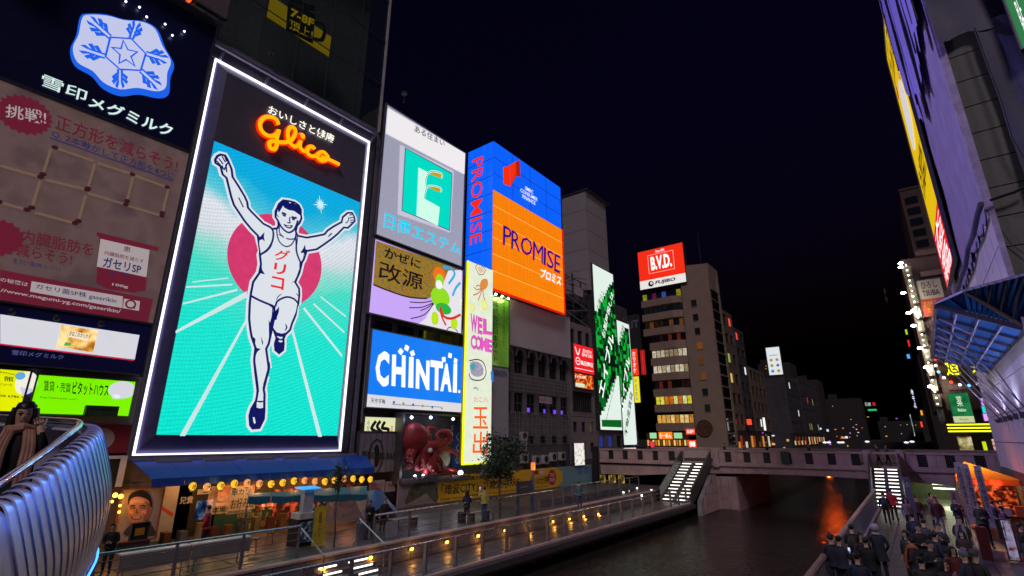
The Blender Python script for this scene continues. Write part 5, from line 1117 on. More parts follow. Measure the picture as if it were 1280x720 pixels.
# ---------------- tan tower with red BVD sign
bv = thing('building', 'tan tower with lit balcony floors, small square windows and a round clock face', 'building', (-30, 95, DECK))
PV2 = Pl('F', 88.0); TAN = mat('tan_tile', (.36, .26, .21), .75, var=.12, scale=.6, bump=.1); TAN2 = mat('tan_tile_lt', (.34, .27, .2), .7, var=.1)
MB().box((-29.4, 88, 2), (-24.4, 93.6, 31.2)).build('stair_wall', TAN, bv); MB().slab([Vector((-29.4, 88.01, 31.2)), Vector((-24.4, 88.01, 31.2)), Vector((-24.2, 88.01, 34.2)), Vector((-28.2, 88.01, 34.6)), Vector((-29.4, 88.01, 33))], (0, 5.5, 0)).build('top_wall', TAN, bv)
MB().box((-37.1, 90.2, 2), (-29.41, 104, 31)).build('core', WALLD, bv); MB().box((-37.2, 89, 31.2), (-29.45, 100, 34)).build('roof_house', WALLD, bv)
MB().box((-24.39, 92.6, 3), (-24.2, 93.5, 33.9)).build('side_strip', TAN2, bv)
fl = [(6.4, 'warm'), (9.6, 'yellow'), (12.3, 'dark'), (15.1, 'pic'), (17.9, 'pic'), (20.7, 'dark'), (23.4, 'dots'), (26.2, 'dim'), (28.9, 'neon')]
IN_ = {'warm': noisy_glow('warm_room', '4a2a08', 'c88830', 'ffd890', 1.0, 1.4, True), 'yellow': noisy_glow('yel_room', 'b8a818', 'e8e040', 'fff8a0', 1.0, 1.5, True), 'pic': noisy_glow('pic_room', '6a5838', 'b8a070', 'e8dcb8', .8, 2.8, True), 'dark': noisy_glow('dark_room', '060404', '120a08', '703020', .6, 3), 'dots': noisy_glow('dot_room', '05050c', '0c0a12', 'a87030', .7, 3.5), 'dim': glow('0c0c10', .5), 'neon': noisy_glow('neon_room', '080410', '2a0818', '4060d0', .9, 1.6)}
rndp = random.Random(2); V_ = lambda *c: [glow(q, .8, True, .5, 2.5) for q in c]
IN2 = {'warm': V_('e8b050', 'c88838', 'f8d080', '905818'), 'yellow': V_('e0d830', 'f0e860', 'e8e8a0', 'd87818'), 'pic': V_('b8a880', 'd8ccb0', '988468', 'c8b898'), 'dark': V_('180c0a', '241010', '5a2418', '0c0808'), 'dots': V_('100c14', '0c0c18', '603c18', '201810'), 'dim': V_('0c0c10', '141418'), 'neon': V_('0a0818', '3050a0', '601838', '180820', '908820')}
for k, (z, kd) in enumerate(fl):
    xl = -37.2 if k > 5 else -36.2
    fb = MB().box((xl, 88.6, z + .3), (-29.6, 88.7, z + 1.75)); nn = 8
    for i in range(nn):
        dx = (-29.7 - xl) / nn; wn = MB().box((xl + .08 + i * dx, 88.62, z + .35), (xl - .06 + (i + 1) * dx, 88.66, z + 1.7)).build('pane', rndp.choice(IN2[kd]), bv)
    MB().box((xl, 88.7, z + .25), (-29.5, 90.2, z + 1.8)).build('room', BLACK, bv)
    m = MB(); m.slab([Vector((xl, 88.6, z - 1.0)), Vector((xl + 2.8 * 0, 87.8, z - 1.0)), Vector((-31.2, 87.4, z - 1.0)), Vector((-29.9, 87.9, z - 1.0)), Vector((-29.2, 88.6, z - 1.0))], (0, 0, 1.3)); m.build('balcony', TAN, bv)
for i, wp_ in enumerate(((867.5, 379), (869.7, 396.7), (872, 414), (874.5, 432), (876.7, 451), (879, 470), (881.7, 490), (884.5, 510))):
    wx, z = PV2.hit(*wp_)
    w_ = MB().box((wx - .45, 87.93, z - .6), (wx + .45, 88.0, z + .6)).build('window', glow(['101010', '0c0c10', '0c0c10', '80481c', '603818', '704420', '101014', '181818'][i], .7), bv); MB().box((wx - .5, 87.9, z - .7), (wx + .5, 87.99, z - .61)).build('sill', TAN2, w_)
ck = PV2.hit(881, 535); m = MB(); 
MB().lathe([(1.35, 0), (1.35, .12), (1.1, .12)], (ck[0], 87.98, ck[1]), 28, ax=(0, -1, 0)).build('clock_face', mat('clock_dark', (.12, .06, .04), .5), bv)
m = MB()
for k in range(12): an = k * math.pi / 6; m.beam((ck[0] + .35 * math.cos(an), 87.8, ck[1] + .35 * math.sin(an)), (ck[0] + 1.25 * math.cos(an), 87.8, ck[1] + 1.25 * math.sin(an)), .09)
m.tube([(ck[0] + 1.3 * math.cos(t_ * math.pi / 14), 87.8, ck[1] + 1.3 * math.sin(t_ * math.pi / 14)) for t_ in range(28)], .07, 5, closed=True); m.build('clock_spokes', mat('brass', (.4, .22, .12), .4, .5), bv)
for k in range(14):
    z = 29.5 - k * 1.9; w_ = MB().box((-24.41, 88.5, z - 1.5), (-24.3, 92.4, z)).build('window', GLASS, bv); MB().box((-24.45, 88.4, z + .003), (-24.2, 92.5, z + .12)).build('sill', TAN2, w_)
gf = signbox('restaurant', 'warm lit restaurant front with orange and green signs at foot of the tan tower', Pl('F', 87.2), Pl('F', 87.2).rect((808, 541), (862, 560)), glow('3a2010', .6), .5, cat='shop front')
for k in range(16):
    r_ = Pl('F', 87.1).rect((809 + k * 3.3, 550), (811.6 + k * 3.3, 557)); MB().pbox(Pl('F', 87.1), r_, -.05, 0).build('lit_window', glow(['e8a840', 'b87020', 'f8d080', '703810'][k * 7 % 4], .95), gf)
for i, (a0, a1, b0, b1, c, tx) in enumerate(((812, 821, 541, 548, '9ad8a0', ''), (823, 841, 540, 549, 'ff8010', 'らーめん'), (842, 853, 541, 548, '9ad8a0', ''), (857, 869, 536, 543, 'ff5030', '居酒屋'), (860, 871, 550, 560, 'ff3c14', '88'), (812, 818, 552, 561, 'ff3050', ''))):
    pl = Pl('F', 86.9 - i * .04); t = signbox('shop_sign', ['pale green sign at the left of restaurant front', 'orange sign in the middle of the restaurant front', 'pale green sign right of the orange restaurant sign', 'small red sign above the entrance near the clock', 'orange red square sign with white eights below clock', 'thin red sign at left foot of tan tower'][i], pl, pl.rect((a0, b0), (a1, b1)), glow(c, 1.0), .2)
    if tx: text(pl, tx, ((a0 + 1.5, b0 + 1.5), (a1 - 1.5, b1 - 1.5)), WHT, t, .02, .03)
bs_ = Pl('F', 87.6); rr = bs_.rect((797, 316), (858, 352)); bvs = signbox('billboard', 'lit red rooftop sign reading B.V.D. above white FUJIBO strip', bs_, rr, glow('f02c14', 1.0, True), 1.6, STEEL_D, .1)
zc = rr[1] + (rr[3] - rr[1]) * .22; a = Art(bs_, False); a.rect((rr[0], rr[1], rr[2], zc), glow('e4e0dc', 1.0), .03)
fx = (rr[0] + 2.0, zc + 1.2, rr[2] - 1.9, rr[3] - 1.1); a.line([(fx[0], fx[1]), (fx[2], fx[1]), (fx[2], fx[3]), (fx[0], fx[3])], .1, glow('ffb0a0', 1), .04, closed=True); a.build('print', bvs)
text(bs_, 'B.V.D.', None, WHT, bvs, .05, .04, px=False, box=(fx[0] + .5, fx[1] + .5, fx[2] - .4, fx[3] - .4)); text(bs_, 'Since 1876', None, WHT, bvs, .05, .02, px=False, box=(fx[0] + 1.6, fx[3] + .25, fx[2] - 1.6, fx[3] + .75))
text(bs_, 'FUJIBO', None, glow('202028', .5), bvs, .05, .04, px=False, shear=.2, box=(rr[0] + 3.0, rr[1] + .4, rr[2] - 1.9, zc - .45)); a = Art(bs_, False); a.disc((rr[0] + 2.2, (rr[1] + zc) / 2), .55, glow('202028', .5), .05); a.disc((rr[0] + 2.3, (rr[1] + zc) / 2 + .1), .25, glow('e4e0dc', 1), .06); a.build('emblem', bvs)
for k, x in enumerate((-34, -31, -26.5)): MB().beam((x, 92, 34), (x, 92, 40 + k), .08).build('aerial', STEEL_D, bv)
# side street fronts receding behind the tan tower
PSd = Pl('R', -24.35)
LW = [glow('f0f4e8', 1.0), glow('d8c060', .9), glow('98b848', .8), glow('ff5040', .9), GLASS, GLASS, GLASS, GLASS, GLASS, GLASS]
for i, (px0, px1, ptop, lab) in enumerate(((921, 934, (905, 388), 'narrow tan building with lit stairwell windows right of the tan tower'), (935, 946, (921, 411), 'dark building with rows of unlit windows next to the narrow tan one'), (947, 966, (945, 462), 'brown balconied block with orange neon further down the street'), (992, 1008, (986, 474), 'tall dark block beyond the lit white rooftop board'), (1009, 1030, (1012, 480), 'low dark far block near the canal bend'))):
    u0 = PSd.hit(px0, 545)[0] + .1; u1 = PSd.hit(px1, 545)[0] - .1; v1 = PSd.hit(*ptop)[1]
    t = thing('building', lab, 'building', (-28, (u0 + u1) / 2, DECK)); MB().box((-34, u0, DECK), (-24.96, u1, v1)).build('core', WALLD, t)
    facade(t, PSd, (u0, 5.5, u1, v1), max(2, int((u1 - u0) / 3.2)), int((v1 - 5.5) / 3.1), .6, .5, .6, WALLB if i in (0, 2) else WALLD, LW, STEEL_D, GLASS, litp=.65 if i in (0,) else .3, rnd=random.Random(20 + i)); MB().box((-24.95, u0, DECK), (-24.4, u1, 5.45)).build('shopfront', mat('shop_dk', (.05, .035, .03), .7), t)
    for k in range(int((u1 - u0) / 1.6)): MB().pbox(PSd.off(.06), (u0 + .2 + k * 1.6, 2.6, u0 + 1.5 + k * 1.6, 4.6 if k % 3 else 3.6), -.05, 0).build('shop_window', glow(['c88838', '302010', '5a3c18', 'd8d0b0', '201008', '8a2818'][(k * 5 + i) % 6], .8), t)
# ================================================================ street level, left bank
YG = glow('f6c030', 1.5); BCAN = mat('blue_canvas', (.006, .07, .46), .7, var=.12, scale=1.5, bump=.1)
aw = thing('awning', 'long bright blue canvas awning under the running man billboard', 'awning', (-25.5, 13, 2.2))
PA0, PA1 = Pl('R', -26.0), Pl('R', -24.0)
y0_, zt = PA0.hit(165, 578); y1_ = PA0.hit(455, 577)[0]; ya, zb = PA1.hit(190, 600); yb, zb2 = PA1.hit(468, 590)
for k in range(9):
    f0, f1 = k / 9, (k + 1) / 9; A = lambda f: Vector((-26.0, y0_ + (y1_ - y0_) * f, zt)); B = lambda f: Vector((-24.0, ya + (yb - ya) * f, zb))
    m = MB(); m.slab([A(f0 + .001), A(f1 - .001), B(f1 - .001), B(f0 + .001)], (0, 0, .04)); m.box((-24.03, ya + (yb - ya) * (f0 + .001), zb - .28), (-23.99, ya + (yb - ya) * (f1 - .001), zb)); m.build('canvas_panel', BCAN, aw)
MB().beam((-25.98, y0_, zt + .08), (-25.98, y1_, zt + .08), .12).build('top_rail', PURP, aw)
for y in (ya, (ya + yb) / 2, yb): MB().beam((-26, y, zb - .2), (-24.05, y, zb - .05), .05).build('arm', STEEL_D, aw)
lt0, lt1 = at(241, 608, X=-23.85), at(463, 598, X=-23.85)
LANC = mat('lantern_black', (.02, .02, .02), .6, var=0)
LG1, LG2 = glow('f0b428', 1.15), glow('e89858', 1.0)
for k in range(17):
    p = lt0.lerp(lt1, k / 16); p.z -= .05 * math.sin(k * 1.3)
    t = thing('paper_lantern', ORD[k] + ' paper lantern from the left in the row under the blue awning', 'lantern', p, 'yellow paper lanterns under the blue awning')
    MB().ball(p, .15, 12, sc=(.95, .95, 1.08)).build('lantern_shade', LG1 if k % 4 != 1 and k not in (4, 10, 13) else LG2, t, smooth=True)
    MB().lathe([(.09, -.22), (.1, -.19)], p, 10).lathe([(.1, .19), (.08, .23)], p, 10).beam(p + Vector((0, 0, .2)), p + Vector((0, 0, .4)), .015).build('rim', LANC, t)
    text(Pl('R', -23.62), '串大阪名物たこ焼き'[k % 9], None, LANC, t, .0, .03, px=False, box=(p.y - .1, p.z - .1, p.y + .1, p.z + .1))
for k in range(5): point('lantern_light', lt0.lerp(lt1, .1 + k * .2) + Vector((.1, 0, -.35)), 'ffb850', 22, .2)
# shops under the awning
sh = thing('food_stalls', 'row of lit food stalls with poster walls below the blue awning', 'shop front', (-25.9, 12.5, 0))
MB().box((-26.25, 3, 0), (-26.0, 18.3, zt)).build('back_wall', mat('shop_wall', (.10, .075, .06), .8, var=.3), sh)
PZ = Pl('R', -25.95)
def shopq(a, b, m, nm='poster', d=.03):
    r = PZ.rect(a, b); MB().pbox(PZ, r, -.02, d).build(nm, m, sh); return r
shopq((197, 598), (229, 680), mat('stair_wall_cream', (.36, .33, .26), .8, var=.12), 'stair_wall'); a = Art(PZ); a.poly([(193, 627), (216, 641), (216, 646), (193, 632)], mat('red_stripe', (.5, .04, .03), .6, var=0), .04); a.build('stripe', sh)
shopq((225, 606), (262, 680), mat('shop_dark', (.03, .022, .02), .7)); 
shopq((262, 608), (286, 636), noisy_glow('salmon', 'a85830', 'd88850', 'e0a070', .62, .7, True), 'lit_panel'); shopq((287, 608), (314, 640), noisy_glow('salmon2', 'a85838', 'd89868', 'e8b890', .6, .7, True), 'lit_panel')
shopq((246, 626), (263, 648), noisy_glow('blue_poster', '182a60', '4a70b0', 'd8d8e0', .55, 2.5), 'poster'); shopq((262, 640), (335, 668), mat('green_board', (.02, .09, .08), .6), 'menu_board')
shopq((322, 622), (342, 636), noisy_glow('food2', '401008', 'c04818', 'ffb070', .8, 5), 'food_photo'); shopq((344, 612), (372, 655), noisy_glow('grill', '080404', '401810', 'c05030', .6, 3), 'grill_room'); shopq((375, 612), (420, 655), noisy_glow('grill2', '0c0806', '382018', '9a7060', .5, 5), 'grill_room')
shopq((424, 606), (446, 650), noisy_glow('grill3', '0c0806', '30140c', '803020', .5, 3), 'back_room')
WHL = mat('white_letters', (.6, .56, .5), .6, var=0); BKL = KI
CARD = mat('menu_card', (.62, .55, .48), .6, var=.06)
for q in (((288, 609), (314, 619)), ((287, 621), (318, 635.5)), ((264, 633), (284, 641)), ((247, 612), (262, 617)), ((303, 655), (312, 661))): shopq(q[0], q[1], CARD, 'menu_card', .045)
for tx, q, mt, bo, vt in (('串カツ', ((290, 611), (312, 618)), BKL, .04, 0), ('お好み焼', ((289, 623), (316, 634)), BKL, .05, 0), ('本場!', ((265, 634), (283, 640)), BKL, .04, 0), ('兄貴', ((225, 621), (240, 629)), WHL, .04, 0), ('たこ焼', ((268, 620), (284, 627)), WHL, .03, 0), ('やきそば ねぎ焼 いか焼\nビール 酎ハイ 焼酎', ((296, 642), (325, 654)), mat('gold_letters', (.55, .45, .25), .6, var=0), .02, 0)):
    text(PZ, tx, q, mt, sh, .06, bo)
a = Art(PZ); a.line([(334, 640), (330, 652)], .07, mat('spatula', (.5, .3, .12), .6, var=0), .05); a.poly([(326, 651), (333, 650), (334, 658), (328, 661), (324, 656)], mat('spatula', (.5, .3, .12), .6, var=0), .05); a.line([(264, 622), (274, 628), (283, 626), (282, 631)], .08, WHL, .05); a.build('print', sh)
for y, z in ((9.5, 2.2), (12.5, 2.2), (15.5, 2.2)): point('shop_light', (-25.0, y, z), 'ffb070', 40, .2, parent=sh)
# interior noise: jars, stools, hanging plates
rnd = random.Random(4)
for k in range(14):
    y = 9 + k * .62; h = rnd.uniform(.3, .65); t = MB().box((-25.6 + rnd.uniform(0, .3), y, 0), (-25.2 + rnd.uniform(0, .3), y + .26, h)).build('stock_crate', mat('crate%d' % (k % 4), [(.16, .08, .05), (.09, .1, .12), (.2, .16, .1), (.1, .03, .03)][k % 4], .7), None); tag(t, ORD[k] + ' low crate of goods from the left before the food stalls', 'crate', 'stacked crates before the food stalls')
# man's portrait poster
PK = Pl('R', -24.6)
po = signbox('poster', 'tall poster with the smiling face of a dark-haired man in a suit', PK, PK.rect((154, 613), (193, 672)), mat('poster_bg', (.33, .29, .29), .6, var=.1), .08, mat('poster_frame', (.2, .06, .05), .5), .05)
MB().pbox(PK, (PK.hit(154, 650)[0], 0, PK.hit(193, 650)[0], PK.hit(170, 672)[1]), -.08, -.02).build('stand', STEEL_D, po)
KX2 = (130, 540, 3.46)
SKN, SKS, HRP, SUT = mat('print_skin', (.56, .29, .22), .6, var=.12, scale=4), mat('print_skin_dark', (.30, .11, .08), .6, var=0), mat('print_hair', (.012, .01, .01), .6, var=0), mat('print_suit', (.05, .05, .06), .6, var=0)
a = Art(PK)
a.poly(pxs([(88, 445), (110, 405), (150, 395), (185, 380), (205, 400), (214, 445)], *KX2), SUT, .02, smooth=3); a.poly(pxs([(120, 402), (150, 400), (168, 390), (175, 410), (150, 440), (125, 435)], *KX2), mat('print_shirt', (.5, .48, .5), .6, var=0), .024)
a.poly(pxs([(100, 320), (103, 290), (125, 270), (160, 265), (192, 275), (202, 300), (206, 325), (198, 350), (188, 372), (165, 395), (140, 402), (118, 392), (104, 360)], *KX2), SKN, .03, smooth=3)
a.poly(pxs([(102, 318), (103, 288), (114, 268), (134, 257), (158, 253), (182, 259), (198, 274), (205, 298), (205, 326), (197, 318), (194, 300), (178, 288), (152, 280), (128, 282), (112, 294)], *KX2), HRP, .036, smooth=3)
PHL = mat('print_skin_light', (.72, .44, .36), .6, var=0)
for q in ([(112, 296), (140, 290), (172, 294), (168, 308), (138, 306), (116, 312)], [(108, 342), (118, 338), (126, 350), (114, 356)], [(160, 342), (176, 338), (182, 348), (168, 356)], [(139, 328), (144, 346), (138, 346)]): a.poly(pxs(q, *KX2), PHL, .033, smooth=3)
a.poly(pxs([(178, 300), (198, 316), (196, 350), (184, 374), (166, 392), (172, 372), (182, 350), (184, 322)], *KX2), SKS, .032, smooth=3)
for q in ([(110, 322), (124, 318), (134, 321)], [(152, 321), (166, 317), (180, 322)]): a.line(pxs(q, *KX2), .045, HRP, .04)
for q in ([(112, 330), (124, 327), (134, 331)], [(153, 331), (165, 327), (178, 332)]): a.line(pxs(q, *KX2), .035, SUT, .04)
a.poly(pxs([(140, 326), (145, 345), (150, 352), (136, 353), (134, 349)], *KX2), SKS, .038); a.poly(pxs([(118, 364), (140, 368), (164, 361), (156, 376), (140, 380), (124, 375)], *KX2), SKS, .038, smooth=3); a.poly(pxs([(123, 366), (140, 369), (158, 364), (152, 371), (140, 374), (128, 371)], *KX2), mat('teeth', (.65, .6, .56), .5, var=0), .042)
a.line(pxs([(110, 352), (114, 365), (118, 378)], *KX2), .025, SKS, .04); a.line(pxs([(170, 350), (173, 362), (168, 376)], *KX2), .025, SKS, .04); a.build('portrait_print', po)
bm = signbox('menu_board', 'black menu stand with orange food picture in front of portrait poster', Pl('R', -23.6), Pl('R', -23.6).rect((166, 655), (183, 673)), BLACK, .05, STEEL_D, .03); a = Art(Pl('R', -23.6)); a.poly([(169, 661), (181, 659), (180, 668), (168, 670)], mat('food_orange', (.55, .25, .02), .6, var=.4, scale=9), .02); a.build('print', bm); MB().box((-23.75, 6.6, 0), (-23.7, 7.0, .5)).build('stand', STEEL_D, bm) if False else None
# far left: red hoarding with white disc, white frame, warm bulbs
r_ = PZ.rect((104, 530), (158, 566)); t = signbox('billboard', 'dark crimson board with a large white disc below the green sign', PZ, (PZ.hit(90, 540)[0], r_[1], r_[2], r_[3]), mat('crimson', (.22, .012, .03), .6, var=.1), .1); a = Art(PZ); a.disc((127, 549), .42, mat('disc_white', (.4, .38, .4), .6, var=0), .02); a.build('print', t)
t = thing('window_frame', 'white framed dark doorway left of the portrait poster', 'doorway', (-25.8, 6.2, 1)); r_ = PZ.rect((122, 570), (151, 608)); m = MB(); m.pbox(PZ, (r_[0], r_[1], r_[2], r_[3]), .02, .05); m.build('pane', BLACK, t)
for q in ((r_[2] - .22, r_[1], r_[2], r_[3]), (r_[0], r_[3] - .12, r_[2] - .23, r_[3])): MB().pbox(PZ, q, .06, .12).build('frame', WHITE, t)
for i, p in enumerate(((144, 619), (151, 620.5), (150, 632), (149, 640), (140, 627))):
    q = at(*p, X=-24.2); t = thing('bulb_lamp', ORD[i] + ' warm bulb beside the portrait poster, brightest two on top', 'lamp', q, 'warm bulbs beside the portrait poster'); MB().ball(q, .085 if i < 2 else .05, 8).build('bulb', glow('ffc040', 6), t); MB().beam(q, q + Vector((0, 0, .3)), .012).build('cord', BLACK, t)
point('warm_glow', at(147, 628, X=-23.9), 'ffa030', 45, .2)
sg = thing('hanging_shelf', 'dark green shelf cabinet hanging under the lime sign', 'cabinet', at(122, 507, X=-25.4)); p = PZ.rect((104, 507), (142, 520)); MB().pbox(PZ, p, 0, .5).build('case', mat('shelf_green', (.02, .07, .03), .5), sg); MB().pbox(PZ, (p[0] + .1, p[1] + .25, p[2] - .1, p[3] - .1), .51, .54).build('panel', STEEL_D, sg)
MB().box((-26.24, -14, 0), (-26.01, 7.3, 3.98)).build('lower_wall', mat('wall_deep', (.03, .028, .035), .8), bld1)
# teal market umbrella-awning + side tent + blue tarp
TEALC = mat('teal_canvas', (.02, .16, .24), .7, var=.15)
ta = thing('awning', 'teal canvas stall roof with clear plastic sides beside yellow banner', 'awning', (-23, 15.5, 0)); p0, p1, p2, p3 = at(310, 618, X=-23.6), at(459, 608, X=-23.6), at(459, 618, X=-22.4), at(310, 622, X=-22.4)
for k in range(6):
    f0, f1 = k / 6, (k + 1) / 6; MB().slab([p0.lerp(p1, f0 + .002), p0.lerp(p1, f1 - .002), p3.lerp(p2, f1 - .002) + Vector((0, 0, -.05 * (k % 2))), p3.lerp(p2, f0 + .002)], (0, 0, .03)).build('canvas_panel', TEALC, ta); 
    q0, q1 = p3.lerp(p2, f0 + .002), p3.lerp(p2, f1 - .002); MB().slab([q0, q1, q1 + Vector((0, 0, -.22)), (q0 + q1) / 2 + Vector((0, 0, -.3)), q0 + Vector((0, 0, -.22))], (.02, 0, 0)).build('valance', TEALC, ta)
for f in (0, .5, 1): q = p3.lerp(p2, f); MB().beam(q, (q.x, q.y, 0), .05).build('pole', STEEL, ta)
q0 = p3.lerp(p2, .62); q1 = p2; MB().slab([(q0.x, q0.y, .25), (q1.x, q1.y, .25), (q1.x, q1.y, q1.z - .25), (q0.x, q0.y, q0.z - .25)], (-.01, 0, 0)).build('clear_sheet', mat('plastic_sheet', (.5, .45, .45), .25, var=.2, alpha=.30), ta)
point('stall_light', p0.lerp(p1, .8) + Vector((.3, 0, -.3)), 'ff9060', 30, .2, parent=ta)
tp = thing('tarpaulin', 'blue tarpaulin heap draped beside the plastic stall', 'tarpaulin', at(470, 640, X=-23.5)); g = at(468, 648, X=-23.5); g.z = 0; m = MB(); n_ = 9
for i in range(n_):
    for j in range(n_):
        x = (i / (n_ - 1) - .5) * 2; y = (j / (n_ - 1) - .5) * 2; h = 1.55 * max(0, 1 - .5 * abs(x) ** 1.5 - .55 * abs(y + .2) ** 1.6) + .09 * math.sin(7 * x + 5 * y); m.v.append(g + Vector((x * .9, y * 1.3, max(.02, h))))
for i in range(n_ - 1):
    for j in range(n_ - 1): m.f.append([i * n_ + j, (i + 1) * n_ + j, (i + 1) * n_ + j + 1, i * n_ + j + 1]); m.mi.append(0)
m.build('sheet', mat('tarp_blue', (.05, .14, .32), .5, var=.2, bump=.3), tp, smooth=True)
# notice papers on the dark wall left of the banner
for i, (a_, b_, lab) in enumerate((((462, 601), (480, 620), 'white paper notice on dark wall right of the lanterns'), ((482, 602), (494, 614), 'smaller paper notice next to hoarding start'))):
    t = signbox('notice', lab, PZ, PZ.rect(a_, b_), mat('paper', (.42, .36, .36), .7, var=.08), .03); text(PZ, 'お知らせ\n工事中', (( a_[0] + 2, a_[1] + 3), (b_[0] - 2, b_[1] - 6)), mat('red_ink', (.4, .03, .05), .6, var=0), t, .01, .01)
# yellow upright banner and A-board near steps
yb_ = signbox('upright_banner', 'narrow leaning yellow vertical banner with red spots by the steps', Pl('R', -19.6), Pl('R', -19.6).rect((394, 634), (404, 681)), mat('banner_yellow2', (.62, .5, .03), .6), .03)
text(Pl('R', -19.6), '道頓堀クルーズ', None, mat('red_ink', (.4, .03, .05), .6, var=0), yb_, .01, .02, vert=True, px=False, box=(Pl('R', -19.6).hit(397, 660)[0], Pl('R', -19.6).hit(397, 672)[1], Pl('R', -19.6).hit(401, 660)[0], Pl('R', -19.6).hit(401, 640)[1]))
r_ = Pl('R', -19.6).rect((394, 634), (404, 681)); MB().beam((-19.62, r_[0], 0), (-19.62, r_[0], r_[3]), .03).build('pole', STEEL, yb_)
tk = thing('ticket_stand', 'white ticket stand with black sloping sign plates beside the yellow banner', 'stand', (-20.2, 12.6, 0)); g = at(383, 680, Z=0)
g = Vector((-20.4, at(380, 650, X=-20.4).y, 0)); MB().box(g + Vector((-.35, -.45, 0)), g + Vector((.35, .45, 1.0))).build('counter', BLACK, tk); MB().box(g + Vector((-.3, -.42, 1.0)), g + Vector((.38, .42, 1.22))).build('top_box', mat('stand_white', (.5, .5, .5), .6), tk)
MB().slab([g + Vector((.38, -.4, .15)), g + Vector((.38, .3, .15)), g + Vector((.36, .3, .9)), g + Vector((.36, -.4, .9))], (.02, 0, 0)).build('picture_panel', noisy_glow('pic_dark', '101418', '28323a', '607080', .4, 6), tk); MB().box(g + Vector((-.12, -.18, 1.23)), g + Vector((.14, .24, 2.1))).build('display', mat('display_grey', (.4, .42, .45), .5), tk); MB().slab([g + Vector((-.3, -.4, 2.15)), g + Vector((.3, -.4, 2.1)), g + Vector((.3, .45, 2.1)), g + Vector((-.3, .45, 2.15))], (0, 0, .04)).build('lit_roof', glow('3898e8', 1.1), tk)
# long white benches / tables behind the railing
for i, (a_, b_) in enumerate((((152, 688), (237, 683)), ((240, 682), (312, 676)))):
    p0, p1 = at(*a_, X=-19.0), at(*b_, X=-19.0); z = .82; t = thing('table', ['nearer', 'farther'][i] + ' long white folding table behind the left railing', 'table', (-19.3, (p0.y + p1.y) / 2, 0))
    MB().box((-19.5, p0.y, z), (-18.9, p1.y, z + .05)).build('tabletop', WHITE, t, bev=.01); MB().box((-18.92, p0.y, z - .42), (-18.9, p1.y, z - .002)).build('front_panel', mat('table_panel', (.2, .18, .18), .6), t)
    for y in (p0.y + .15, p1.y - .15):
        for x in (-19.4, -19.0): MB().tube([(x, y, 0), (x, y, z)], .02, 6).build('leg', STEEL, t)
for i in range(5):
    p = Vector((-20.6 - (i % 2) * .8, 8.4 + i * 1.05, 0)); t = thing('stool', ORD[i] + ' round dark stool from the left between tables and stalls', 'stool', p, 'stools by the white tables')
    MB().lathe([(.17, .44), (.18, .48)], p, 12).build('seat', mat('stool_seat', (.08, .06, .06), .6), t)
    for k in range(3): an = k * 2.09; MB().tube([p + Vector((.1 * math.cos(an), .1 * math.sin(an), .44)), p + Vector((.18 * math.cos(an), .18 * math.sin(an), 0))], .014, 6).build('leg', STEEL_D, t)
# benches on the promenade
for i, p in enumerate(((505, 660), (598, 651))):
    g = at(*p, Z=0); t = thing('bench', ['pale bench left of the two photographers', 'wooden bench between the two photographers'][i], 'bench', g)
    for k in range(4): MB().box(g + Vector((-.22 + k * .115, -.8, .42)), g + Vector((-.12 + k * .115, .8, .46))).build('slat', mat('bench_wood', (.35, .27, .2), .6), t)
    for y in (-.65, .5): MB().box(g + Vector((-.2, y, 0)), g + Vector((.2, y + .16, .42))).build('support', STEEL_D, t)
# info board and lantern post
g = at(656, 642, Z=0); t = thing('info_board', 'grey map board on two posts beside the lantern post', 'information board', g); PI_ = Pl('R', g.x)
y0_, y1_ = PI_.hit(647, 640)[0], PI_.hit(663, 637)[0]; zt_ = PI_.hit(650, 602)[1]
MB().box((g.x - .04, y0_, .95), (g.x + .04, y1_, zt_)).build('board', mat('board_grey', (.12, .115, .13), .5), t); text(PI_, 'Dotonbori', None, WHL, t, .05, .01, px=False, box=(y0_ + .2, zt_ - .35, y1_ - .3, zt_ - .22))
for y in (y0_ - .06, y1_ + .02): MB().box((g.x - .06, y, 0), (g.x + .06, y + .12, zt_ + .05)).build('post', mat('post_blue', (.10, .12, .22), .45, .3), t)
g = at(667, 639, Z=0); t = thing('street_lamp', 'slim blue post lamp with glowing orange cylinder head', 'street lamp', g); zt_ = Pl('R', g.x).hit(666, 578)[1]
MB().tube([g, g + Vector((0, 0, zt_ - .45))], .075, 10).build('post', mat('post_blue', (.10, .12, .22), .45, .3), t); MB().lathe([(.12, 0), (.13, .02), (.13, .40), (.1, .43)], g + Vector((0, 0, zt_ - .44)), 12).build('lamp_head', glow('e87030', 1.6), t); point('glow', g + Vector((.3, 0, zt_ - .3)), 'ff9050', 14, .1, parent=t)
MB().lathe([(.14, 0), (.12, .05)], g, 10).build('base', STEEL_D, t)
for k, p in enumerate(((718, 560), (757, 600))):
    pass
dp = at(718, 640, Z=0); t = MB().box((-25.0, 44.6, 0), (-24.6, 45.1, 3.4)).build('pillar', BLACK); tag(t, 'dark square pillar at right end of the teal banner', 'pillar')
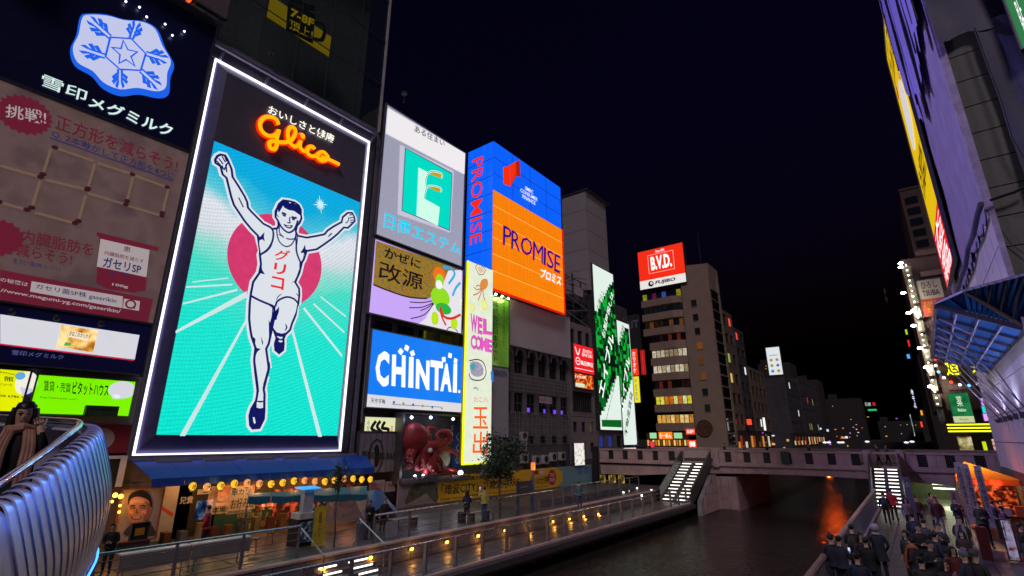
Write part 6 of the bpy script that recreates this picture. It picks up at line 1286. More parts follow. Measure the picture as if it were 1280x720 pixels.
# ---- trees
def tree(name, label, base, h, trunk_r, crown, nleaf, leaf, mats, seed, tm, forks=9):
    rnd = random.Random(seed); t = thing(name, label, 'tree', base); b = Vector(base)
    pts = [b + Vector((.05 * math.sin(k), .05 * math.cos(k * 1.3), h * k / 5)) for k in range(6)]; MB().tube(pts, trunk_r, 8, r1=trunk_r * .45).build('trunk', tm, t, smooth=True)
    ends = []; (cx0, cy0, cz0), (rx, ry, rz) = crown; c = b + Vector((cx0, cy0, cz0))
    for k in range(forks):
        an = k * 2.4 + rnd.uniform(-.3, .3); u = rnd.uniform(.35, .95); e = c + Vector((rx * u * math.cos(an), ry * u * math.sin(an), rz * rnd.uniform(-.6, .85))); s = b + Vector((0, 0, h * rnd.uniform(.5, .95)))
        mid = s.lerp(e, .5) + Vector((0, 0, .12)); MB().tube([s, mid, e], trunk_r * .38, 5, r1=.012).build('limb', tm, t); ends += [mid, e]
    cl = [(q, rnd.uniform(.28, .5)) for q in ends] + [(c + Vector((rnd.gauss(0, .42) * rx, rnd.gauss(0, .42) * ry, rnd.gauss(0, .45) * rz)), rnd.uniform(.2, .45)) for _ in range(forks * 2)]
    ms = [MB() for _ in mats]
    for i in range(nleaf):
        q, r_ = cl[rnd.randrange(len(cl))]; p = q + Vector((rnd.gauss(0, 1), rnd.gauss(0, 1), rnd.gauss(0, .85))) * r_ * .55 * (rx * .7 + .3); s = leaf * rnd.uniform(.7, 1.4)
        x = Vector((rnd.gauss(0, 1), rnd.gauss(0, 1), rnd.gauss(0, .6))).normalized(); y = x.cross(Vector((rnd.gauss(0, 1), rnd.gauss(0, 1), 1))).normalized(); m = ms[rnd.randrange(len(ms))]
        m.add([p - x * s, p + y * s * .45, p + x * s, p - y * s * .45], [(0, 1, 2, 3)])
    for m, mm in zip(ms, mats): o = m.build('crown', mm, t); o['kind'] = 'stuff'
    return t
LF = [mat('leaf_a', (.045, .08, .05), .6, var=.3), mat('leaf_b', (.09, .14, .09), .5, var=.3), mat('leaf_c', (.025, .05, .04), .6, var=.3)]
BARK = mat('bark', (.09, .07, .055), .85, var=.3, bump=.3)
g = at(624, 648, Z=0); zt_ = at(624, 540, X=g.x).z
tree('tree', 'dark leafy street tree in front of the white WELCOME sign', g, 3.2, .07, ((0, .1, 3.1), (1.15, 1.2, 1.25)), 5200, .085, LF, 5, BARK, 14)
g = at(420, 668, Z=0); g = Vector((-18.9, at(420, 640, X=-18.9).y, 0)); tree('sapling', 'thin young sapling in front of the blue awning', g, 3.0, .035, ((0, 0, 2.75), (.3, .3, .6)), 420, .06, LF, 9, BARK, 6)
# ================================================================ curved steel balustrade of the near bridge
BK_ = .66        # size of the balustrade profile
ctl = [((-60, 688), 2.3), ((-25, 655), 2.42), ((0, 631), 2.55), ((23, 616), 2.72), ((45, 600), 2.9), ((70, 581), 3.15), ((95, 560.5), 3.5), ((112, 546), 3.8), ((122, 537), 4.1), ((120, 531), 4.35), ((101, 529), 4.6), ((75, 527.5), 4.85), ((40, 525.5), 5.1), ((0, 523), 5.35), ((-45, 521), 5.6)]
path = [EYE + ray(*p) * (d / F) for p, d in ctl]
P3 = catmull(path, 12); seg = [0]
for i in range(1, len(P3)): seg.append(seg[-1] + (P3[i] - P3[i - 1]).length)
def along(s):
    for i in range(1, len(seg)):
        if seg[i] >= s:
            f = (s - seg[i - 1]) / max(1e-6, seg[i] - seg[i - 1]); p = P3[i - 1].lerp(P3[i], f); a_, b_ = P3[max(0, i - 3)], P3[min(len(P3) - 1, i + 2)]; tt = (b_ - a_); return p, Vector((tt.x, tt.y, 0)).normalized(), tt.normalized()
    return P3[-1], Vector((0, 1, 0)), Vector((0, 1, 0))
bal = thing('balustrade', 'curved balustrade of bulging brushed steel fins with blue edge light at lower left', 'railing', (-3, 3.5, 1.2))
SLAT = mat('fin_steel', (.74, .70, .86), .36, .3, var=.1, scale=5)
total = seg[-1]; pitch = .098; s_ = .03; k = 0
while s_ < total:
    p, tn, t3 = along(s_); out = Vector((tn.y, -tn.x, 0))              # outward = right of travel direction
    prof = [(-.16, -.10, .084), (-.10, -.012, .084), (-.03, .0, .084), (.03, -.03, .084), (.07, -.10, .084), (.13, -.25, .084), (.19, -.42, .083), (.24, -.58, .076), (.275, -.75, .064), (.29, -.92, .054), (.285, -1.1, .046), (.27, -1.28, .041), (.25, -1.42, .038)]
    prof = [(q[0] * BK_, q[1] * BK_, q[2] * .60) for q in catmull([Vector(q) for q in prof], 3)]; m = MB(); vs = []
    for (o_, z, hw) in prof:
        c = p + out * o_ + Vector((0, 0, z)); vs += [c - tn * hw, c + tn * hw]
    n_ = len(prof); tk_ = .004; inn = []
    for i, (o_, z, hw) in enumerate(prof):
        a_, b_ = prof[max(0, i - 1)], prof[min(n_ - 1, i + 1)]; d = Vector((b_[0] - a_[0], b_[1] - a_[1])); nn_ = Vector((d.y, -d.x)).normalized(); dd = tk_ + .03 * i / n_
        c = p + out * (o_ + nn_.x * dd) + Vector((0, 0, z + nn_.y * dd)); inn += [c - tn * hw * .9, c + tn * hw * .9]
    fs = []
    for i in range(n_ - 1):
        a0, a1, b0, b1 = 2 * i, 2 * i + 1, 2 * i + 2, 2 * i + 3; o2 = 2 * n_; fs += [(a0, a1, b1, b0), (a0 + o2, b0 + o2, b1 + o2, a1 + o2), (a0, b0, b0 + o2, a0 + o2), (a1, a1 + o2, b1 + o2, b1)]
    fs += [(0, 2 * n_, 2 * n_ + 1, 1), (2 * n_ - 2, 2 * n_ - 1, 4 * n_ - 1, 4 * n_ - 2)]
    m.add(vs + inn, fs); m.build('fin', SLAT, bal, smooth=True); s_ += pitch; k += 1
HP = [(along(s)[0], along(s)[1]) for s in [i * .1 for i in range(int(total / .1))]]
inr = [p + Vector((t.y, -t.x, 0)) * -.125 + Vector((0, 0, .02)) for p, t in HP]
MB().tube(inr, .024, 10).build('handrail', mat('polished_steel', (.75, .74, .76), .12, 1, var=0), bal, smooth=True)
MB().tube([p + Vector((t.y, -t.x, 0)) * -.07 + Vector((0, 0, -.012)) for p, t in HP], .008, 6).build('rail_groove', STEEL_D, bal)
MB().tube([p + Vector((t.y, -t.x, 0)) * .178 + Vector((0, 0, -.96)) for p, t in HP], .008, 8).build('edge_light', glow('3a8cff', 3.0), bal)
s_ = .25
while s_ < total * .72:
    p, t, _ = along(s_); c = p + Vector((t.y, -t.x, 0)) * .125 + Vector((0, 0, .0)); point('led', c, '4a8cff', .30, .02, parent=bal); s_ += .22  # unseen blue lights added under the lip to brighten the fins
m = MB()
for (p, t), (p2, t2) in zip(HP[:-1], HP[1:]):
    o1, o2 = Vector((t.y, -t.x, 0)), Vector((t2.y, -t2.x, 0)); m.quad(p + o1 * .15 + Vector((0, 0, -.98)), p2 + o2 * .15 + Vector((0, 0, -.98)), p2 + o2 * -.1 + Vector((0, 0, -1.5)), p + o1 * -.1 + Vector((0, 0, -1.5)))
m.build('fascia', STEEL_D, bal)
# deck the woman stands on
dz = [p + Vector((t.y, -t.x, 0)) * -.2 for p, t in HP]
m = MB(); lo_ = [Vector((p.x, p.y, p.z - 1.05)) for p in dz]; c0 = (lo_[0] + lo_[-1]) / 2; 
for i in range(len(lo_) - 1): m.add([lo_[i], lo_[i + 1], c0], [(0, 1, 2)])
o = m.build('bridge_deck', CONC_D, None, 'structure')
# ================================================================ right bank
LIL = mat('lilac_panel', (.58, .52, .60), .45, .1, var=.06, scale=.4); LILJ = mat('lilac_joint', (.10, .09, .12), .6)
SHEET = mat('purple_sheet', (.30, .25, .42), .6, var=.14, scale=1.2, bump=.25); SHEET2 = mat('navy_sheet', (.07, .07, .14), .6, var=.25, scale=1.5, bump=.3); GSH = mat('grey_sheet', (.17, .17, .17), .7, var=.12, scale=.8, bump=.2)
YC, YF, PRr = 22.9, 40.9, Pl('L', XR)
PL_ = Pl('L', XR); PE_ = Pl('F', YC)
hb_ = thing('building', 'near right building wrapped in purple sheeting above pale lilac wall panels', 'building', (XR + 6, 32, 0))
MB().box((XR + .14, YC + .1, -.3), (22, YF, 32.4)).build('core', WALLD, hb_)
# panel wall (river side) and grey panel wall (end)
off = root_loc(hb_)
def panels(pl, u0, u1, v0, v1, du, dv, m, nm='wall_panel', g=.02, skip=None):
    nu, nv = max(1, round((u1 - u0) / du)), max(1, round((v1 - v0) / dv)); du, dv = (u1 - u0) / nu, (v1 - v0) / nv
    O = pl.P(0, 0, 0); me = MB().box(pl.P(g, g, -.1) - O, pl.P(du - g, dv - g, 0) - O).mesh(nm, m)
    for i in range(nu):
        for j in range(nv):
            if skip and skip(u0 + (i + .5) * du, v0 + (j + .5) * dv): continue
            o = bpy.data.objects.new(nm, me); COL.objects.link(o); o.parent = hb_; o.location = pl.P(u0 + i * du, v0 + j * dv, 0) - off
panels(PL_, -YF, -YC, 2.6, 13.2, 1.5, 1.32, LIL); MB().box((XR + .02, YC, -.3), (XR + .12, YF, 2.58)).build('base_wall', mat('base_stone', (.09, .075, .07), .7, var=.3, bump=.3), hb_)
for k in range(11):                       # brick-like base stones near the tent
    for j in range(6):
        if (k + j) % 1 == 0: MB().box((XR - .03, 31 + k * .9 + (j % 2) * .4, -.28 + j * .47), (XR + .019, 31.86 + k * .9 + (j % 2) * .4, .16 + j * .47)).build('base_stone', mat('base_stone', (.09, .075, .07), .7, var=.3, bump=.3), hb_)
panels(PE_, XR, XR + 9, 2.6, 27, 2.25, 1.12, GSH, 'end_panel')
MB().box((XR - .15, YC - .1, 11.6), (XR - .02, YC + .0, 32)).box((XR - .06, YC - .12, 2.6), (XR + .1, YC + .02, 32)).build('corner_trim', mat('corner_lilac', (.45, .36, .62), .4), hb_)
# draped sheet over the panels on the river side: ruffled lower hem
def drape(nm, pl, u0, u1, f0, f1, m, nu=40, nv=24, amp=.1, seed=1, d0=.15, wl=3.2, par=None, seam=0):
    rnd = random.Random(seed); mb = MB(); ph = [rnd.uniform(0, 6) for _ in range(8)]
    for i in range(nu + 1):
        u = u0 + (u1 - u0) * i / nu; a, b = f0(u), f1(u)
        for j in range(nv + 1):
            v = a + (b - a) * j / nv
            d = d0 + amp * (math.sin(u * wl + ph[0] + .4 * math.sin(v * .5)) * .5 + math.sin(u * wl * 2.3 + v * .7 + ph[1]) * .25 + math.sin(v * 1.1 + ph[2] + u * .6) * .35) * (.4 + .6 * (1 - j / nv))
            mb.v.append(pl.P(u, v, max(.03, d)))
    for i in range(nu):
        for j in range(nv): a = i * (nv + 1) + j; mb.f.append([a, a + nv + 1, a + nv + 2, a + 1]); mb.mi.append(0)
    return mb.build(nm, m, par, smooth=True)
hem = [(-YF, 9.6), (-38, 10.2), (-35, 11.3), (-32, 13.2), (-29, 15.2), (-26, 17.0), (-24, 18.6), (-YC, 18.3)]
def interp(tab, u):
    for (a, b), (c, d) in zip(tab[:-1], tab[1:]):
        if u <= c: return b + (d - b) * max(0, (u - a) / (c - a))
    return tab[-1][1]
# hem height found from the photograph on the wall plane
hem = sorted([(PL_.hit(*p)[0], PL_.hit(*p)[1]) for p in ((1206, 362), (1212, 345), (1218, 330), (1222, 308), (1230, 290), (1236, 265), (1241, 252))])
drape('purple_sheet', PL_, -YF, -YC - .02, lambda u: interp(hem, u) + .18 * math.sin(u * 5), lambda u: 32.3, SHEET, 70, 40, .08, 2, .07, 2.1, hb_)
hemt = MB().tube([PL_.P(u, v, .3) for u, v in hem], .09, 7).build('hem_roll', SHEET2, hb_)
# overlapping upper strips of lighter sheeting with dark gaps
for k in range(9):
    u0 = -35.2 + k * 1.36; z0 = 19.6 + (k * 37 % 5) * .3 + max(0, 3 - k) * 1.7
    drape('sheet_strip', PL_, u0, u0 + 1.31, lambda u, z=z0: z + .35 * math.sin(u * 4), lambda u: 32.4, mat('violet_sheet', (.34, .30, .74), .55, var=.12, bump=.2), 6, 16, .05, k, .36 + .05 * (k % 3), 4, hb_)
    MB().beam(PL_.P(u0 + 1.33, z0 + .5, .42), PL_.P(u0 + 1.33, 32, .42), .06).build('gap_cord', BLACK, hb_)
# end face: loose navy sheets at the top
drape('navy_sheet', PE_, XR - .1, XR + 9, lambda u: 18.7 + .12 * math.sin(u * 5), lambda u: 32.6, SHEET2, 30, 20, .3, 5, .35, 1.4, hb_)
drape('navy_sheet', PE_, XR + 1.02, XR + 3.0, lambda u: 8.0 + 5 * max(0, XR + 1.6 - u), lambda u: 19, SHEET2, 14, 24, .22, 7, .3, 3.2, hb_)
drape('navy_sheet', PE_, XR + 3.0, XR + 8.5, lambda u: 8.0, lambda u: 19, mat('sheet_violet_dark', (.12, .10, .26), .6, var=.2, bump=.2), 14, 24, .2, 8, .25, 3.6, hb_)
ropes = MB().tube([PE_.P(*PE_.hit(*p), .35) for p in ((1236, 255), (1250, 250), (1266, 245), (1280, 238))], .05, 6).tube([PE_.P(*PE_.hit(*p), .12) for p in ((1252, 290), (1262, 305), (1284, 322))], .015, 5).tube([PE_.P(*PE_.hit(*p), .5) for p in ((1216, 45), (1232, 90), (1247, 130), (1262, 180), (1276, 205))], .03, 5); ropes.build('rope', BLACK, hb_)
gsn = signbox('billboard', 'green sign corner with white character cropped at the top right', Pl('F', YC - .8), (lambda r: (r[0], r[1], r[0] + 4, r[3] + 3))(Pl('F', YC - .8).rect((1256, 0), (1280, 60))), glow('0a7c40', .8, True), .3, STEEL_D, .05)
rr_ = Pl('F', YC - .8).rect((1266, 2), (1288, 44)); text(Pl('F', YC - .8), '貼', None, WHT, gsn, .03, .03, px=False, box=rr_)
# yellow / red vertical sign on the far edge of the wrapped building
PYs = Pl('L', XR - .36); A_ = PYs.hit(1115, 72); B_ = PYs.hit(1185, 362); C_ = PYs.hit(1203, 362)
u0, u1 = B_[0], C_[0]; v0, v1 = Pl('F', -u0).hit(1185, 362)[1], Pl('F', -u0).hit(1115, 72)[1]
vs_ = signbox('billboard', 'tall narrow yellow and red sign seen edge-on hanging from the sheeted building', PYs, (u0, v0, u1, v1), glow('e8c008', .9, True), .14, STEEL_D, .06)
a = Art(PYs, False); Hh = v1 - v0
a.rect((u0, v0, u1, v0 + Hh * .2), glow('e01c20', .95), .02); a.poly([(u0 + 1.6, v0 + Hh * .53), (u0 + 3.2, v0 + Hh * .50), (u1 - 1.6, v0 + Hh * .57), (u1 - 2.2, v0 + Hh * .72), (u0 + 2.6, v0 + Hh * .76), (u0 + 1.7, v0 + Hh * .66)], glow('d8d4d0', .9), .025, smooth=3); a.disc((u0 + 1.3, v0 + Hh * .79), .5, glow('b05020', .9), .03)
a.build('print', vs_)
for k, (tx, f0, f1, mt) in enumerate((('かに本家', .82, .97, 'k'), ('道楽', .33, .44, 'k'), ('大阪', .105, .19, 'w'), ('名物', .01, .095, 'w'))): text(PYs, tx, None, WHT if mt == 'w' else glow('2a1c08', .4), vs_, .03, .03, vert=True, px=False, box=(u0 + .5, v0 + Hh * f0, u1 - .5, v0 + Hh * f1))
for k in range(9):
    p = PYs.P(u0 - .25, v0 + 1.2 + k * 1.35, -.15); MB().ball(p, .1, 6).build('bulb', glow('fff0a8', 5), vs_)
# ---- blue glass canopy
cn = thing('glass_canopy', 'blue glass canopy with steel ribs and tie rods projecting from the lilac wall', 'canopy', (XR, 29, 6.8))
BG = mat('blue_glass', (.02, .16, .62), .35, var=.2, scale=.7);
RODM = mat('canopy_steel', (.17, .15, .19), .4, .4, var=.1); PRD = mat('canopy_rail', (.42, .36, .58), .4, .3, var=.1)
W0, W1_ = Vector((XR - .05, 0, 0)), 0
Cc = at(1234, 464, X=XR); Dd = at(1282, 410, X=XR); Aa = at(1168, 380, Y=Dd.y + .3); Bb = at(1164, 445, Y=Cc.y)
Ee = at(1204, 364, Y=Dd.y - .6); Ff = at(1300, 338, Y=Dd.y - 1.2)
def bil(p, q, r_, s_, u, v): return (p.lerp(q, u)).lerp(s_.lerp(r_, u), v)
nU, nV = 4, 7
for i in range(nU):
    for j in range(nV):
        e = .012; c = [bil(Bb, Cc, Dd, Aa, (i + e) / nU, (j + e) / nV), bil(Bb, Cc, Dd, Aa, (i + 1 - e) / nU, (j + e) / nV), bil(Bb, Cc, Dd, Aa, (i + 1 - e) / nU, (j + 1 - e) / nV), bil(Bb, Cc, Dd, Aa, (i + e) / nU, (j + 1 - e) / nV)]
        MB().slab(c, (0, 0, .03)).build('glass_pane', BG, cn)
for j in range(nV + 1):
    a_, b_ = bil(Bb, Cc, Dd, Aa, 0, j / nV), bil(Bb, Cc, Dd, Aa, 1, j / nV); MB().beam(a_ + Vector((0, 0, -.07)), b_ + Vector((0, 0, -.07)), .05, .1).build('rib', RODM, cn)
for i in range(nU + 1):
    a_, b_ = bil(Bb, Cc, Dd, Aa, i / nU, 0), bil(Bb, Cc, Dd, Aa, i / nU, 1); MB().beam(a_ + Vector((0, 0, -.14)), b_ + Vector((0, 0, -.14)), .05 if 0 < i < nU else .09).build('purlin', RODM if i % 2 == 0 else PRD, cn)
for j in range(1, nV):
    a_ = bil(Bb, Cc, Dd, Aa, .02, j / nV) + Vector((0, 0, -.1)); b_ = Vector((XR - .05, a_.y + 1.2, 5.0)); MB().tube([a_, b_], .026, 6).build('tie_rod', RODM, cn)
    if j % 2: MB().tube([bil(Bb, Cc, Dd, Aa, .5, j / nV) + Vector((0, 0, -.1)), Vector((XR - .05, a_.y + .7, 5.3))], .022, 6).build('tie_rod', RODM, cn)
    MB().tube([bil(Bb, Cc, Dd, Aa, .05, (j + .2) / nV) + Vector((0, 0, -.22)), bil(Bb, Cc, Dd, Aa, .5, (j - .5) / nV) + Vector((0, 0, -.22))], .03, 6).build('light_bar', PRD, cn)
    MB().box((XR - .14, b_.y - .12, 4.86), (XR + .0, b_.y + .12, 5.1)).build('bracket', STEEL_D, cn)
for k in range(3):  # uplights added to brighten the glass canopy from below
    q = Vector((XR - .35, 24.5 + k * 4.2, 4.9)); tl = thing('uplight', ['near', 'middle', 'far'][k] + ' uplight on the lilac wall below the blue glass canopy', 'lamp', q); MB().lathe([(.05, -.1), (.13, .06)], q, 10).build('housing', STEEL_D, tl); point('beam', q + Vector((-.1, 0, .15)), 'd0d8ff', 150, .1, spot=150, rot=q + Vector((-1.0, 0, 3)), parent=None, blend=.5)
# upper louvred plane
Gg = at(1290, 400, X=XR)
for k in range(16):
    f = k / 16; a_, b_ = Aa.lerp(Ee, .1 + .9 * f) if k < 6 else Ee.lerp(Ff, (k - 6) / 10), Aa.lerp(Dd, .1 + .8 * f); 
    MB().slab([a_, a_ + (Ee - Aa) * .11, b_ + (Dd - Aa) * .042, b_], (0, 0, .02)).build('glass_louvre', BG, cn)
MB().slab([Aa + Vector((0, 0, .05)), Ee + Vector((0, .04, .05)), Ff + Vector((0, .04, .05)), Dd + Vector((.05, 0, .08))], (0, .03, .02)).build('backing_glass', mat('deep_blue_glass', (.008, .035, .18), .25, var=.1), cn)
MB().beam(Aa, Ee, .06).beam(Ee, Ff, .07).build('edge_beam', PRD, cn); MB().beam(Ee, Dd, .09).beam(Aa, Dd, .08).build('edge_beam', RODM, cn)
for k in range(1, 5): MB().beam(Ee.lerp(Ff, k / 5), Ee.lerp(Dd, k / 5), .04).build('louvre_rib', RODM, cn)
# ---------------- buildings beyond the bridge on the right
PB2 = Pl('F', 62.0)
b8 = thing('building', 'tall dark reddish building beyond bridge with a string of white lamps up its edge', 'building', (8, 66, DECK))
RDK = mat('dark_red_wall', (.085, .05, .05), .8, var=.3, scale=.5, bump=.2)
MB().box((1.75, 62.02, 6.6), (5.4, 75, 21.5)).build('wall', RDK, b8); MB().box((3.0, 62.4, 21.5), (9, 75, 29)).build('upper_wall', RDK, b8); MB().box((5.4, 62.02, 2), (12, 75, 24)).build('wall', RDK, b8)
MB().box((1.9, 62.3, DECK), (12, 63, 6.5)).build('shop_wall', mat('shop_warm', (.12, .08, .05), .7, var=.3), b8)
for k in range(7):
    z = 21.6 - k * 2.2; MB().box((3.05, 61.8, z), (4.9, 62.0, z + .5)).build('balcony', mat('balcony_red', (.16, .09, .09), .7, var=.2), b8)
for k in range(5):
    for j in range(2): w_ = MB().box((3.3 + j * 2.0, 62.3, 22.6 + k * 1.2), (4.3 + j * 2, 62.39, 23.3 + k * 1.2)).build('window', GLASS, b8)
MB().box((2.95, 62.3, 29), (9.1, 63, 29.2)).build('roof_edge', RDK, b8)
ws = signbox('billboard', 'dim white, yellow and red sign board high on the dark red building', Pl('F', 61.7), (2.5, 15.4, 4.35, 19.0), mat('dim_white', (.30, .26, .25), .6, var=.05), .3, STEEL_D, .05)
a = Art(Pl('F', 61.7), False); a.rect((2.5, 15.4, 4.35, 17.1), mat('dim_red', (.28, .03, .02), .6, var=0), .01); a.build('print', ws)
PF7 = Pl('F', 61.7); text(PF7, 'ひろし\nTSUBA', None, INK, ws, .03, .01, px=False, box=(2.8, 17.4, 4.1, 18.8)); text(PF7, 'お好み焼\nたこ焼', None, mat('dim_yel', (.45, .25, .02), .6, var=0), ws, .03, .03, px=False, box=(2.7, 15.7, 4.15, 16.9))
STARM = glow('fff8e8', 30)
for i, p in enumerate(((1126, 329), (1126, 334), (1129, 366), (1136, 391), (1142, 388), (1142, 407), (1150, 435), (1158, 459), (1163, 483))):
    q = at(*p, Y=61.2); t = thing('wall_lamp', ORD[i] + ' white lamp from the top up the edge of the dark red building', 'lamp', q, 'white lamps up the edge of the dark red building')
    MB().beam(q, q + Vector((.7, .7, 0)), .05).build('arm', STEEL, t); MB().ball(q, .15, 10, sc=(1.4, 1, .8)).build('bulb', STARM, t); MB().lathe([(.05, .1), (.24, .02)], q, 10).build('shade', STEEL, t)
    if i > 1: point('beam', q + Vector((.15, -.35, -.1)), 'fff2d0', 120, .12, parent=t)
sb_ = thing('light_string', 'string of tiny white bulbs running up the edge of the dark red building', 'lights', (1.6, 61.4, 4))
for k in range(26): MB().ball(at(1127, 332, Y=61.3).lerp(at(1166, 505, Y=61.3), k / 25) + Vector((.35, 0, 0)), .07, 6).build('bulb', glow('fff4d8', 6), sb_)
gx = [at(1128, 340, Y=61.5), at(1168, 520, Y=61.5)]
for k in range(11):
    p = gx[0].lerp(gx[1], k / 10); MB().box(p + Vector((.25, 0, -.55)), p + Vector((.72, .1, .55))).build('shiny_cladding', mat('shiny_clad', (.35, .36, .30), .25, .7, var=.3), b8)
cy = thing('neon_sign', 'round brown sign with yellow neon characters and coloured bulbs', 'sign', at(1204, 462, Y=61.0)); c_ = at(1204, 455, Y=61.2)
MB().lathe([(1.9, 0), (1.9, .2)], c_, 36, ax=(0, -1, 0)).build('disc', mat('disc_brown', (.10, .05, .01), .5, var=.3), cy)
for k in range(20): an = k * math.pi / 10; MB().ball(c_ + Vector((1.95 * math.cos(an), -.28, 1.95 * math.sin(an))), .13, 6).build('bulb', glow(['f4f0ff', 'ff4028', 'd8e8ff', '60b8ff'][k % 4], 2.2), cy)
text(Pl('F', 60.95), '道', None, glow('f0f010', 1.6), cy, .03, .03, px=False, box=(c_.x - 1.3, c_.z - 1.0, c_.x - .35, c_.z + .9)); text(Pl('F', 60.95), '楽', None, glow('f0f010', 1.6), cy, .03, .03, px=False, box=(c_.x + .4, c_.z - 1.0, c_.x + 1.3, c_.z + .9))
md = signbox('billboard', 'green medicine sign with big white character above yellow light strips', Pl('F', 61.3), Pl('F', 61.3).rect((1184, 492), (1219, 528)), noisy_glow('med_green', '0c5428', '14703a', '2a8a50', .8, .8, True), .3, STEEL_D, .05)
p9 = Pl('F', 61.3); CRM = glow('c8dcc0', .95); r_ = p9.rect((1184, 492), (1219, 528)); text(p9, '薬', None, CRM, md, .03, .05, px=False, box=(r_[0] + .5, r_[1] + 1.4, r_[2] - .5, r_[3] - .25)); text(p9, 'Medicine', None, CRM, md, .03, .03, px=False, box=(r_[0] + .45, r_[1] + .95, r_[2] - .4, r_[1] + 1.25))
a = Art(p9, False); a.rect((r_[0], r_[1], r_[2], r_[1] + .55), glow('c8d4a0', .9), .02); a.build('print', md); text(p9, '★ Drug Store', None, glow('5a6a3a', .7), md, .03, .01, px=False, box=(r_[0] + .4, r_[1] + .15, r_[2] - .4, r_[1] + .4))
ny = thing('neon_sign', 'three horizontal yellow neon strips on a black fascia above shop', 'sign', at(1212, 535, Y=61)); pf = Pl('F', 61.0); r_ = pf.rect((1181, 529), (1245, 541)); MB().pbox(pf, r_, -.6, 0).build('fascia', BLACK, ny)
for k in range(3): z = r_[1] + (r_[3] - r_[1]) * (k + .5) / 3; MB().tube([pf.P(r_[0] + .1, z, .08), pf.P(r_[2] - .1, z, .08)], .06, 8).build('neon_tube', glow('f4f020', 2.0), ny)
for k, (c, y0, y1) in enumerate((('d898f0', 498, 507), ('20d8c8', 508, 516), ('e0a0f0', 517, 526))):
    pl = Pl('F', 60.6); r_ = pl.rect((1225 + k * 1.6, y0), (1236 + k * 1.6, y1)); t = signbox('shop_sign', ['lilac', 'turquoise', 'lower lilac'][k] + ' square light box right of the green medicine sign', pl, r_, glow(c, 1.05, True), .2, mat('purple_frame', (.2, .05, .5), .4), .05)
for i, (a0, a1, b0, b1, m_, lab) in enumerate(((1196, 1218, 546, 563, noisy_glow('int1', '3a3018', 'b0a068', 'f8f0c8', .8, 1.2, True), 'bright shop interior behind the bridge under yellow strips'), (1227, 1236, 552, 567, glow('c8e010', 1.0, True), 'yellow green lit kiosk sign behind the bridge parapet'), (1239, 1247, 549, 563, noisy_glow('int2', '803020', 'e0a090', 'fff0e0', .9, 4), 'small colourful shop poster by the blue curtain'))):
    pl = Pl('F', 61.2 - .2 * i); signbox('shop', lab, pl, pl.rect((a0, b0), (a1, b1)), m_, .3, STEEL_D, .05, cat='shop front')
cu_ = thing('curtain', 'blue and white striped hanging banners right of the kiosk behind bridge', 'curtain', at(1254, 570, Y=58))
for k in range(6): r_ = Pl('F', 58).rect((1247 + k * 2.6, 549), (1249.4 + k * 2.6, 577)); MB().pbox(Pl('F', 58), r_, -.03, 0).build('strip', mat('curtain_b', (.06, .10, .28), .6) if k % 2 == 0 else mat('curtain_w', (.4, .4, .5), .6), cu_)
# small far vertical signs at the left edge of that block
for i, (x0, y0, x1, y1, c, s, tx, lab) in enumerate(((1139, 485, 1145, 512, '3a60ff', 1.1, 'ホテル', 'narrow blue vertical neon sign far down the right bank'), (1138, 518, 1143, 545, 'd0d0d8', .8, '珈琲', 'narrow white vertical sign far down the right bank'), (1133, 443, 1138, 448, '40a8f0', 1, '', 'tiny blue light sign high on the right bank'), (1134, 425, 1138, 433, 'f02818', 1, '', 'tiny red light sign above the blue one'), (1131, 412, 1135, 418, 'a0d020', 1, '', 'tiny green light sign topmost on the right bank'), (1150, 513, 1154, 519, 'e89030', 1.2, '', 'orange round street light far down the right bank'), (1150, 527, 1154, 534, 'f04018', 1.2, '', 'red lantern light far down right bank'), (1105, 360, 1109, 378, 'b8b8b0', .5, 'BIG', 'dim vertical plate projecting left of the lamps'))):
    pl = Pl('F', 90 if i != 7 else 66); r_ = pl.rect((x0, y0), (x1, y1)); t = signbox('hanging_sign', lab, pl, r_, glow(c, s), .2)
    if tx: text(pl, tx, None, glow('f0f0ff', 1) if i == 0 else BK, t, .03, .02, vert=True, px=False, box=(r_[0] + .15, r_[1] + .2, r_[2] - .15, r_[3] - .2))
b9 = block('building', 'dark narrow block beyond the lamp-lit building on the right bank', (-.4 + 2.4, 95, DECK), (12, 140, 16), mat('far_dark', (.04, .035, .04), .9, var=.3), 'building')
# ---------------- far end of the canal
FD = mat('far_dark', (.04, .035, .04), .9, var=.3)
rnd = random.Random(8); FW = [glow('d8e0ff', .8), glow('e0a050', .8), glow('e8e0b0', .7), glow('b8c8b0', .5)]
for i, (x0, y, x1, h) in enumerate(((-48, 230, -36, 34), (-36, 236, -28, 27), (-28, 250, -16, 20), (-14, 300, 2, 12), (2, 280, 16, 14), (16, 260, 34, 17))):
    t = thing('building', 'dark distant building block at the canal end, ' + ['leftmost and tallest', 'second from left', 'third from left', 'centre left over the water', 'centre right', 'rightmost'][i], 'building', ((x0 + x1) / 2, y, DECK)); MB().box((x0, y, DECK), (x1, y + 14, h)).build('wall', FD, t)
    MB().box((x0 + 1, y + 1, h), (x0 + 4, y + 4, h + 2)).build('roof_house', FD, t)
    for k in range(5): x, z = rnd.uniform(x0 + .5, x1 - 1.4), rnd.uniform(4, h - 1); MB().box((x, y - .06, z), (x + .35, y - .01, z + .3)).build('window', rnd.choice(FW), t)
pl = Pl('F', 170); r_ = pl.rect((957, 435), (979, 468)); t = signbox('billboard', 'lit white rooftop board with small drawings high above distant street', pl, r_, glow('dfe6e8', .95, True), .6, STEEL_D, .3)
a = Art(pl, False)
